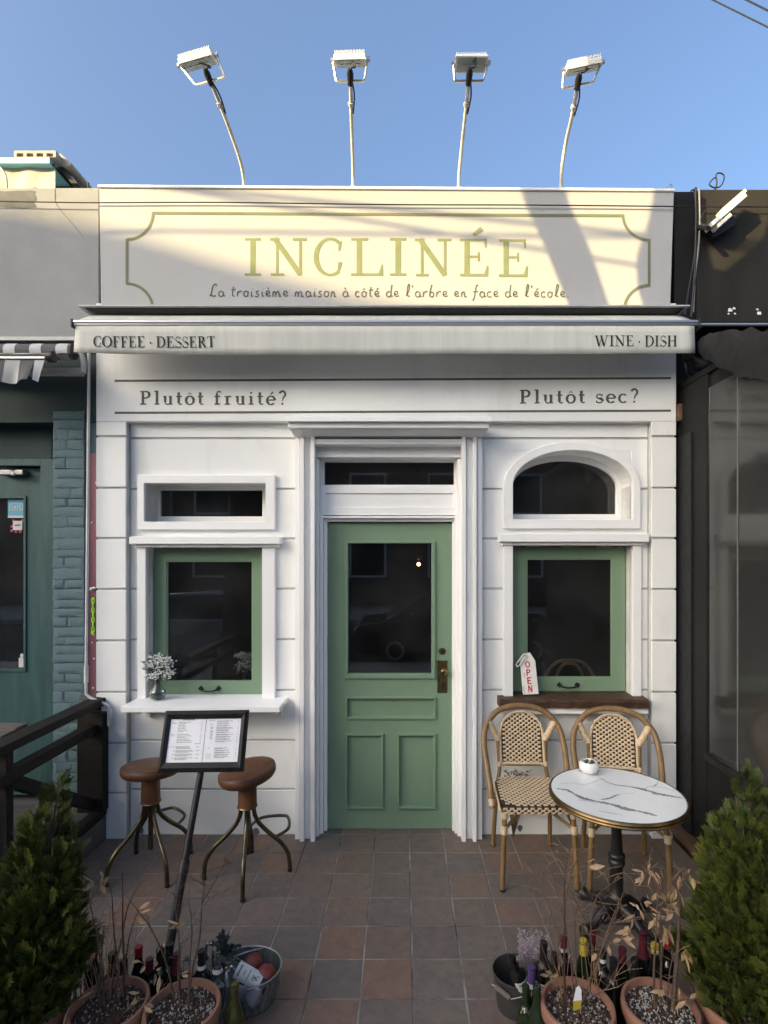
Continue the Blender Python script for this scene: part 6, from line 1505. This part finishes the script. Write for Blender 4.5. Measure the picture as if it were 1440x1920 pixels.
leaf_cluster(((176,1655,-.6,.6,.05),(178,1660,-1,-.2,.045),(182,1668,.3,-1,.045),(194,1650,.1,-1,.05),(192,1640,0,-.8,.035),(164,1682,-.7,-.8,.03),(200,1702,.4,-.6,.025),(150,1742,-.3,.9,.055),(158,1750,1,.1,.05),(146,1752,-1,-.3,.06),(148,1760,-.4,-1,.045),(112,1768,-1,-.2,.05),(88,1772,-1,.7,.05),(86,1775,-.7,.9,.04),(98,1785,-.3,-1,.07),(94,1792,-.5,-1,.055),(136,1782,-1,.1,.06),(132,1790,-.2,-1,.06),(136,1812,-.6,.2,.06),(134,1822,-.5,-.9,.085),(128,1838,-.6,-1,.075),(262,1712,.7,.5,.05),(258,1720,1,-.1,.045),(178,1700,-.5,.6,.035),(168,1690,.3,1,.03),(174,1790,-.3,-1,.05),(300,1690,.5,.5,.03),(176,1858,-.7,-.3,.05),(262,1862,-.5,.3,.04),(252,1880,-.8,-.5,.05),(222,1850,.6,.2,.035),(275,1805,-.4,-.6,.035),(292,1820,.5,.4,.03),(226,1790,.8,.2,.03)), d, t)
# left pot 2: bare stems
t, c = drypot('terracotta pot of bare twigs next to the galvanised tub', 342, 1888, .134, hP, 7, .62); d = c.y+CAM_D
tw = MB()
L2 = [[(352,1885),(360,1820),(374,1760),(378,1700),(383,1660),(375,1640)], [(378,1700),(400,1680),(432,1667)], [(336,1885),(338,1800),(334,1735),(345,1690)], [(340,1890),(334,1830),(336,1770),(330,1700),(340,1650)],
      [(352,1880),(356,1800),(360,1740),(354,1690)], [(328,1880),(310,1800),(282,1740),(262,1712),(245,1690)], [(383,1660),(366,1650),(352,1655)]]
qs = [stem_px(p_, d, .0048 if k == 0 else .0034, .0012, t, 'twig', .006*(-1)**k) for k, p_ in enumerate(L2)]
for q in qs: twigs(tw, q, 5, .09, .9)
tag(tw.build('twigs', M['twig'], t), kind='stuff')
leaf_cluster(((336,1733,-.8,.3,.045),(330,1738,.7,.2,.03),(268,1806,-.5,.5,.03),(300,1830,0,-1,.05),(338,1826,1,.1,.04),(270,1888,1,-.2,.045),(302,1768,-.3,-.7,.03),(322,1842,-.5,-.5,.03)), d, t)
# right pot 1: bare bush with plant tag
t, c = drypot('terracotta pot of dry bush with a yellow plant tag', 1083, 1884, .132, hP, 9, .55); d = c.y+CAM_D
tw = MB()
L3 = [[(1060,1880),(1058,1800),(1059,1720),(1058,1675),(1062,1620),(1070,1590)], [(1080,1880),(1080,1800),(1078,1730),(1085,1690),(1100,1650),(1140,1645)], [(1104,1880),(1110,1800),(1108,1730),(1120,1680),(1150,1655),(1165,1645)],
      [(1092,1880),(1120,1800),(1150,1730),(1170,1668)], [(1062,1875),(1050,1790),(1030,1700),(1005,1650)], [(1076,1880),(1068,1780),(1046,1680),(1030,1622)], [(1110,1870),(1140,1850),(1166,1812)], [(1059,1700),(1070,1640),(1092,1590)]]
qs = [stem_px(p_, d, .0042 if k == 0 else .003, .001, t, 'twig_red' if k == 0 else 'twig', .005*(-1)**k) for k, p_ in enumerate(L3)]
for q in qs: twigs(tw, q, 9, .13, .9)
for k in range(26): stub = PD(random.uniform(1035,1125), random.uniform(1840,1885), d+random.uniform(-.05,.05)); e = stub+Vector((random.uniform(-.10,.10), random.uniform(-.05,.05), random.uniform(.08,.36))); tw.tube([stub, stub.lerp(e,.5)+Vector((random.uniform(-.02,.02),0,.01)), e], .001, 4, cap=False)
tag(tw.build('twigs', M['straw'], t), kind='stuff')
leaf_cluster(((1103,1626,1,.35,.055),(1046,1586,-.5,.2,.025),(1118,1790,.3,-1,.055),(1120,1800,-.2,-1,.04),(1165,1757,.7,-.4,.05),(1140,1765,.8,-.2,.045),(1030,1830,-.8,.2,.04),(1036,1832,.4,.6,.035),(1068,1790,-.4,-.8,.03)), d, t)
tgp = PD(1081, 1868, d)
MB().add([PD(x, y_, d-.045) for x, y_ in ((1074,1895),(1088,1892),(1091,1876),(1075,1878))], [(0,1,2,3)]).build('plant_tag', M['foil_yellow'], t)
MB().add([PD(x, y_, d-.045) for x, y_ in ((1075,1877.5),(1091,1875.5),(1090,1855),(1085,1848),(1080,1852))], [(0,1,2,3,4)]).build('plant_tag', M['paper'], t)
# right pot 2: nandina with tan leaves
t, c = drypot('terracotta pot of dry tan-leaved nandina beside the right arborvitae', 1238, 1886, .134, hP, 13, .9); d = c.y+CAM_D
tw = MB()
L4 = [[(1262,1895),(1266,1830),(1272,1760),(1273,1700),(1276,1660),(1290,1630)], [(1228,1890),(1226,1820),(1230,1760),(1232,1700),(1240,1660)], [(1238,1885),(1240,1780),(1238,1700),(1238,1668)], [(1250,1885),(1256,1820),(1264,1790)], [(1232,1760),(1200,1690),(1190,1660),(1215,1630)], [(1240,1700),(1262,1650),(1284,1628),(1290,1640)], [(1232,1740),(1196,1720),(1176,1730)]]
qs = [stem_px(p_, d, .0085 if k == 0 else (.005 if k < 3 else .0025), .0028 if k == 0 else .001, t, 'twig', .005*(-1)**k) for k, p_ in enumerate(L4)]
for q in qs: twigs(tw, q, 5, .09, .8)
tag(tw.build('twigs', M['straw'], t), kind='stuff')
leaf_cluster(((1205,1635,-1,.1,.035),(1212,1640,-.6,-.8,.04),(1215,1632,.1,.9,.03),(1222,1632,.5,-.9,.045),(1230,1636,.3,-1,.04),(1207,1645,-.5,-1,.035),(1258,1690,.1,1,.06),(1259,1688,-.2,-.4,.07),(1272,1668,.1,.9,.045),(1274,1672,.1,-.9,.05),(1248,1690,-.5,.9,.05),(1246,1708,.7,.5,.055),(1262,1712,-.7,-.2,.05),(1293,1640,.3,-.9,.045),(1286,1640,.2,.8,.03),(1196,1700,-.6,.3,.03),(1200,1706,.3,-.9,.035),(1190,1715,-.8,-.3,.045),(1212,1696,1,-.4,.045),(1184,1740,-.6,-.7,.05),(1178,1745,-1,-.3,.045),(1245,1735,.3,-1,.075),(1255,1740,-.6,-.9,.08),(1250,1725,-1,.3,.05),(1282,1785,.1,-1,.085),(1236,1790,-.8,.2,.04),(1240,1845,.7,-.9,.05),(1246,1858,-.8,.1,.05),(1274,1852,0,-1,.07),(1290,1870,-.8,-.2,.06),(1280,1880,-.6,.3,.06),(1298,1866,.7,.3,.045),(1225,1720,.2,-.9,.05),(1222,1690,.3,.8,.04)), d, t)

# ------------------------------------------------------------------ bottles
def bottle(lab, loc, kind='bord', glass='gl_dark', foil='foil_black', foil_len=.075, label=None, h=.30, collar=False, group='empty bottles behind the pots', neck_label=None, Mr=None, cork=False):
    t = thing('bottle', lab, 'bottle', (0,0,0), group)
    k = h/.30
    if kind == 'bord': P = [(.001,.004),(.030,.0),(.0365,.004),(.0375,.012),(.0375,.185),(.034,.203),(.022,.218),(.0155,.232),(.0140,.25),(.0138,.285),(.0155,.286),(.0155,.296),(.0135,.30)]
    elif kind == 'burg': P = [(.001,.004),(.032,.0),(.0405,.004),(.0415,.012),(.0415,.135),(.038,.160),(.030,.190),(.021,.218),(.0155,.240),(.0142,.262),(.0138,.285),(.0158,.286),(.0158,.296),(.0135,.30)]
    else: P = [(.001,.004),(.030,.0),(.036,.004),(.0365,.012),(.0365,.11),(.033,.14),(.025,.18),(.018,.22),(.0145,.25),(.0138,.285),(.016,.286),(.016,.296),(.0135,.30)]
    P = [(r*(.5+.5*k), z*k) for r, z in P]
    def rad(z):
        for (r0, z0), (r1, z1) in zip(P[1:], P[2:]):
            if z0 <= z <= z1: return r0+(r1-r0)*(z-z0)/max(z1-z0, 1e-6)
        return P[-1][0]
    prof = P+[(.011, .298*k)] if foil is None and not cork else P
    MB().lathe(prof, 28).build('glass', M[glass], t, smooth=40)
    if foil:
        zs_ = [h-foil_len+foil_len*i/8 for i in range(9)]
        MB().lathe([(rad(z)+.0008, z) for z in zs_]+[(rad(h)+.0006, h+.0008), (.001, h+.0012)], 24).build('foil', M[foil], t, smooth=40)
    if cork: MB().lathe([(.0095,h-.002),(.0095,h+.012),(.001,h+.0125)], 12).build('cork', M['plank'], t)
    def patch(z0, z1, a0, a1, m, nm, e=.0009):
        mb = MB(); V = []; n = 12
        for j in range(5):
            z = z0+(z1-z0)*j/4; r = rad(z)+e
            for i in range(n+1): a = a0+(a1-a0)*i/n; V.append((r*cos(a), r*sin(a), z))
        mb.add(V, [((n+1)*j+i, (n+1)*j+i+1, (n+1)*(j+1)+i+1, (n+1)*(j+1)+i) for j in range(4) for i in range(n)]); return mb.build(nm, M[m], t, smooth=80)
    if collar: patch(h-foil_len+.001, h-foil_len+.016, 0, 2*pi, 'label', 'neck_band', .0018)
    if label:
        z0, z1, off = label; patch(z0, z1, -pi/2-1.1+off, -pi/2+1.1+off, 'label', 'label')
        mb = MB(); random.seed(int(loc[0]*1000)+7)
        for i in range(4):
            zz = z1-(z1-z0)*(.16+.17*i) if i else z1-(z1-z0)*.14
            aw_ = random.uniform(.25, .7); r = rad(zz)+.0016; hh = .0022 if i else .0042; n = 6
            for s in range(n):
                a = -pi/2+off-aw_+2*aw_*s/n; a2 = a+2*aw_/n*.8
                mb.add([(r*cos(a), r*sin(a), zz-hh), (r*cos(a2), r*sin(a2), zz-hh), (r*cos(a2), r*sin(a2), zz+hh), (r*cos(a), r*sin(a), zz+hh)], [(0,1,2,3)])
        r = rad((z0+z1)/2)+.0017; zc_ = z0+(z1-z0)*.24
        for i in range(14):                       # small dark emblem
            a = -pi/2+off+random.gauss(0, .13); zz = zc_+random.gauss(0, .006); s_ = .0022
            mb.add([(r*cos(a)-s_, r*sin(a), zz-s_), (r*cos(a)+s_, r*sin(a), zz-s_), (r*cos(a)+s_, r*sin(a), zz+s_), (r*cos(a)-s_, r*sin(a), zz+s_)], [(0,1,2,3)])
        tag(mb.build('label_print', M['print'], t), kind='stuff')
    t.location = loc
    if Mr: t.rotation_euler = Mr
    else: t.rotation_euler = (0, 0, random.uniform(-.3, .3))
    return t
def B(px, py, lab, h=.30, **k):
    p = G(px, py, h); random.seed(int(px)); return bottle(lab, (p.x, p.y, .0055), h=h, **k)
# left group
B(176, 1776, 'dark bottle with red foil behind the left nandina stems', foil='foil_red', foil_len=.05)
B(210, 1790, 'plain black-topped bottle behind the left nandina pot', foil='foil_black')
B(260, 1777, 'slim dark bottle with bright red wax top left of the menu pole', kind='burg', foil='foil_red', foil_len=.038)
B(300, 1780, 'green bottle with white label leaning by the menu pole', glass='gl_green', foil='foil_black', label=(.06,.115,0))
B(331, 1790, 'dark bottle with wine-red foil right of the menu pole', kind='burg', foil='foil_wine', label=None)
B(378, 1785, 'black-topped bottle with white neck band by the galvanised tub', foil='foil_black', foil_len=.07, collar=True)
B(408, 1789, 'clear empty bottle with white neck label beside the galvanised tub', glass='gl_clear', kind='burg', foil=None, collar=True)
B(429, 1816, 'tall clear bottle in front of the galvanised tub', glass='gl_clear', kind='flute', foil=None)
B(440, 1846, 'olive green bottle nearest the camera below the galvanised tub', glass='gl_olive', kind='burg', foil=None)
B(145, 1852, 'clear bottle with white label at the foot of the left arborvitae', glass='gl_clear', kind='burg', foil=None, label=(.05,.12,0), h=.28)
B(232, 1800, 'dark green bottle half hidden between the two left pots', glass='gl_green', foil='foil_black', h=.29)
B(350, 1800, 'clear pale bottle behind the bare twig pot', glass='gl_clear', foil=None, h=.28)
# right group
B(1019, 1768, 'black-topped dark bottle standing by the black bucket', foil='foil_black', foil_len=.09, label=(.08,.15,-.3))
B(1056, 1758, 'wine-red capped bottle behind the dry bush', foil='foil_wine', collar=True, foil_len=.06)
B(1094, 1764, 'bottle with yellow foil behind the dry bush', kind='burg', glass='gl_green', foil='foil_yellow', foil_len=.06)
B(1130, 1782, 'black bottle with small white neck band below the table foot', foil='foil_black', foil_len=.05, collar=True)
B(1167, 1780, 'dark bottle with short wine-red foil in the middle of the right row', kind='burg', foil='foil_wine', foil_len=.055)
B(1206, 1750, 'tall dark bottle with black top and red neck below the table', kind='burg', foil='foil_wine', foil_len=.10, h=.32)
B(1251, 1765, 'navy bottle with red cap behind the right nandina stems', foil='foil_red', foil_len=.03, collar=False, glass='gl_dark')
B(997, 1815, 'dark bottle with purple foil in front of the black bucket', foil='foil_purple', foil_len=.075, collar=True, glass='gl_green')
B(1007, 1850, 'green bottle nearest the camera in front of the black bucket', glass='gl_green', kind='burg', foil=None, label=None)
B(1150, 1800, 'dark bottle wedged between the two right pots', foil='foil_black', h=.29)
B(1190, 1800, 'dark green bottle touching the right nandina pot', glass='gl_green', kind='burg', foil='foil_black', h=.28)
B(986, 1850, 'olive bottle leaning at the left end of the right row', glass='gl_green', foil=None, h=.27)

B(318, 1772, 'black-foiled bottle standing just behind the menu pole', foil='foil_black', foil_len=.06, h=.31)
B(392, 1772, 'clear bottle behind the bare twig pot, beside the white-banded one', glass='gl_clear', kind='flute', foil=None, h=.29)
B(280, 1800, 'dark bottle with white label in the gap between the two left pots', label=(.09,.15,.2), foil='foil_wine', foil_len=.05, h=.28)
B(1040, 1790, 'green bottle with pale label left of the dry bush pot', glass='gl_green', foil='foil_black', foil_len=.05, label=(.10,.16,-.2), h=.29)
B(1228, 1772, 'dark bottle with yellow foil behind the right nandina pot', kind='burg', foil='foil_yellow', foil_len=.035, h=.30)
B(1112, 1750, 'tall green bottle in the back row under the table', glass='gl_green', kind='flute', foil='foil_wine', foil_len=.05, h=.31)

# ------------------------------------------------------------------ galvanised tub
c = G(462, 1816, .135); c.z = .0055
tub = thing('galvanised_tub', 'oval ribbed galvanised tub holding a bottle and pomegranates', 'tub', c)
rx, ry = .148, .125
def rib(a, z): return 1+.032*sin(a*26)*(1 if .02 < z < .115 else 0)
n = 156
mb = MB(); V = []
prof = [(.80,.0),(.82,.004),(.84,.02),(.845,.024),(.90,.07),(.955,.112),(.96,.118),(1.0,.135),(.985,.135),(.945,.116),(.89,.07),(.83,.022),(.79,.008)]
for (r, z) in prof:
    for k in range(n):
        a = 2*pi*k/n; q = r*rib(a, z); V.append(c+Vector((cos(a)*rx*q, sin(a)*ry*q, z)))
m_ = len(prof); mb.add(V, [(i*n+k, i*n+(k+1) % n, (i+1)*n+(k+1) % n, (i+1)*n+k) for i in range(m_-1) for k in range(n)]+[tuple((m_-1)*n+k for k in range(n)), tuple(range(n-1,-1,-1))])
mb.build('body', M['zinc'], tub, smooth=60)
MB().tube([c+Vector((cos(2*pi*k/64)*rx*.995, sin(2*pi*k/64)*ry*.995, .136)) for k in range(65)], .0042, 8, cap=False).build('rolled_rim', M['zinc'], tub, smooth=60)
MB().tube(catmull([c+Vector((-rx*.98,0,.125)), c+Vector((-rx*.7,ry*.2,.142)), c+Vector((-rx*.2,ry*.55,.146)), c+Vector((rx*.2,ry*.8,.14)), c+Vector((rx*.3,ry*.98,.13))], 5), .0035, 6).build('bail_handle', M['zinc'], tub, smooth=60)
for k, (px, py, r) in enumerate(((475,1807,.041),(498,1828,.042))):
    p = G(px, py, .125); t = thing('pomegranate', ('dark red pomegranate at the back of the galvanised tub', 'dark red pomegranate by the rim of the galvanised tub')[k], 'pomegranate', p, 'pomegranates in the tub')
    MB().lathe([(max(sin(pi*i/14), .001)*r*(1+.02*sin(i)), -cos(pi*i/14)*r*.94) for i in range(15)], 24, p, fn=lambda a, z: 1+.018*sin(5*a+k)).build('fruit', M['pom'], t, smooth=80)
    dv = Vector((.3,.5,.8)).normalized(); q = p+dv*r*.92
    for j in range(5):
        a = j*2*pi/5; o_ = dv.orthogonal().normalized(); o2 = dv.cross(o_); e = o_*cos(a)+o2*sin(a)
        MB().add([q+e*.006, q+e*.009+dv*.012+o2*.002, q+e*.004+dv*.004, q+e*.010+dv*.013-o2*.002], [(0,1,3,2)]).build('calyx_tip', M['pom'], t)
a = G(424, 1806, .18); b = G(494, 1848, .105); dv = (a-b).normalized()
n_ = Vector((.05,-.62,.78)); n_ -= dv*n_.dot(dv); yv = -n_.normalized(); xv = yv.cross(dv)
rot = Matrix((xv, yv, dv)).transposed().to_euler()
bottle('wine bottle lying in the galvanised tub with its white label up', b-dv*.015, glass='gl_dark', foil='foil_black', label=(.03,.145,0), Mr=rot, group='bottles lying in containers', h=.27)
mb = MB(); q0 = PD(470, 1866, c.y+CAM_D-.115); V = []; random.seed(2)
for i in range(9):
    for j in range(7):
        V.append(q0+Vector((-.045+.011*i+.004*sin(j), -.012-.012*sin(i*.9+j*.6)-.004*j*0, .045-.0125*j+.010*sin(i*.8))))
mb.add(V, [(7*i+j, 7*i+j+1, 7*i+8+j, 7*i+7+j) for i in range(8) for j in range(6)]); o = mb.build('napkin', M['cloth'], smooth=80); o.modifiers.new('thick','SOLIDIFY').thickness = .003
tag(o, 'crumpled grey mauve cloth hanging over the tub rim', 'cloth')
random.seed(19); mb = MB()
base = PD(420, 1800, c.y+CAM_D+.02)
for k in range(9):
    e = PD(random.uniform(388,450), random.uniform(1748,1790), c.y+CAM_D+random.uniform(0,.1)); q = catmull([base, base.lerp(e,.5)+Vector((0,0,.02)), e], 6); mb.tube(q, .0013, 4, cap=False)
    for j in range(3, len(q)):
        for s in (-1, 1):
            d1 = Vector((random.uniform(-1,1), random.uniform(-.6,.6), random.uniform(-.2,1))).normalized(); w = d1.orthogonal().normalized()*.006; mb.add([q[j], q[j]+d1*.011+w, q[j]+d1*.022, q[j]+d1*.011-w], [(0,1,2,3)])
tag(mb.build('eucalyptus_sprig', M['euca']), 'dark leafy sprig sticking out behind the galvanised tub', 'sprig')
# ------------------------------------------------------------------ black bucket
c = G(972, 1822, .15); c.z = .0055
bk = thing('black_bucket', 'dark oval bucket with wooden grip holding a bottle and dried lavender', 'bucket', c)
MB().lathe([(.001,.004),(.80,.0),(.83,.006),(.86,.03),(.97,.140),(1.0,.146),(1.01,.152),(.985,.153),(.95,.140),(.84,.03),(.001,.02)], 48, c, M=Matrix.Diagonal((.108, .098, 1))).build('body', M['bucket'], bk, smooth=45)
gp = [PD(928,1849,c.y+CAM_D-.075), PD(955,1870,c.y+CAM_D-.09)]
MB().tube(gp, .0105, 10).build('grip', M['handlewood'], bk, smooth=40)
MB().tube(catmull([c+Vector((-.107,.0,.14)), gp[0]+Vector((-.012,.015,.0)), gp[0], gp[1], gp[1]+Vector((.014,-.002,-.004)), c+Vector((.02,-.10,.128))], 4), .0022, 6).build('bail_wire', M['steel'], bk)
a = G(950, 1822, .17); b = G(978, 1872, .05); a = c+Vector((-.03,.03,.22)); b = c+Vector((.03,-.03,.03)); dv = (a-b).normalized()
bottle('dark bottle with white label lying in the black bucket', b, glass='gl_dark', foil=None, label=(.07,.17,.5), Mr=(R(14), R(-17), 0), group='bottles lying in containers', h=.27)
random.seed(23); mb = MB()
b0 = c+Vector((.02,.03,.12))
for k in range(60):
    e = PD(random.uniform(968,1036), random.uniform(1742,1800), c.y+CAM_D+random.uniform(-.02,.10)); q = catmull([b0, b0.lerp(e,.6)+Vector((random.uniform(-.01,.01),0,.01)), e], 5); mb.tube(q, .0008, 3, cap=False)
    for j in range(5, len(q)):
        for _ in range(3):
            d1 = Vector((random.uniform(-1,1), random.uniform(-1,1), random.uniform(-.3,1))).normalized(); s = random.uniform(.004,.008); w = d1.orthogonal().normalized()*s*.4; p_ = q[j]+d1*.004; mb.add([p_, p_+d1*s*.6+w, p_+d1*s*1.3, p_+d1*s*.6-w], [(0,1,2,3)])
tag(mb.build('dried_lavender', M['lavender']), 'bunch of dried pale purple flowers in the black bucket', 'dried flowers')
# fallen twig near the stools
mb = MB().tube(catmull([G(386,1636), G(405,1630), G(425,1622)], 4), .002, 4)
for k in range(10): p_ = G(425+random.uniform(-8,8), 1618+random.uniform(-5,5)); mb.add([p_+Vector((0,0,.008)), p_+Vector((.008,.004,.014)), p_+Vector((.016,0,.010)), p_+Vector((.008,-.005,.009))], [(0,1,2,3)])
mb.v = [(x, y_, max(z, .0075)) for x, y_, z in mb.v]
tag(mb.build('fallen_sprig', M['twig']), 'small dry sprig lying on the tiles between the stools', 'sprig')
# dry clump by the wall behind the left chair
random.seed(6); mb = MB(); b0 = Vector((X_(962,-.05), -.05, .0055))
tp0 = thing('dry_wall_plant', 'small dry grey plant at the wall behind the nearer bistro chair', 'plant', b0)
for k in range(26):
    e = PY(random.uniform(950,990), random.uniform(1448,1470), -.05+random.uniform(-.03,.02)); mb.tube([b0, b0.lerp(e,.5)+Vector((random.uniform(-.02,.02),0,0)), e], .0016, 4, cap=False)
mb.build('stem', M['twig'], tp0)
lf = MB()
for k in range(120):
    e = PY(random.uniform(946,994), random.uniform(1446,1474), -.05+random.uniform(-.04,.03)); d1 = Vector((random.uniform(-1,1), random.uniform(-1,1), random.uniform(-.5,1))).normalized(); w = d1.orthogonal().normalized()*.006; lf.add([e, e+d1*.010+w, e+d1*.022, e+d1*.010-w], [(0,1,2,3)])
tag(lf.build('foliage', M['handlewood'], tp0), kind='stuff')
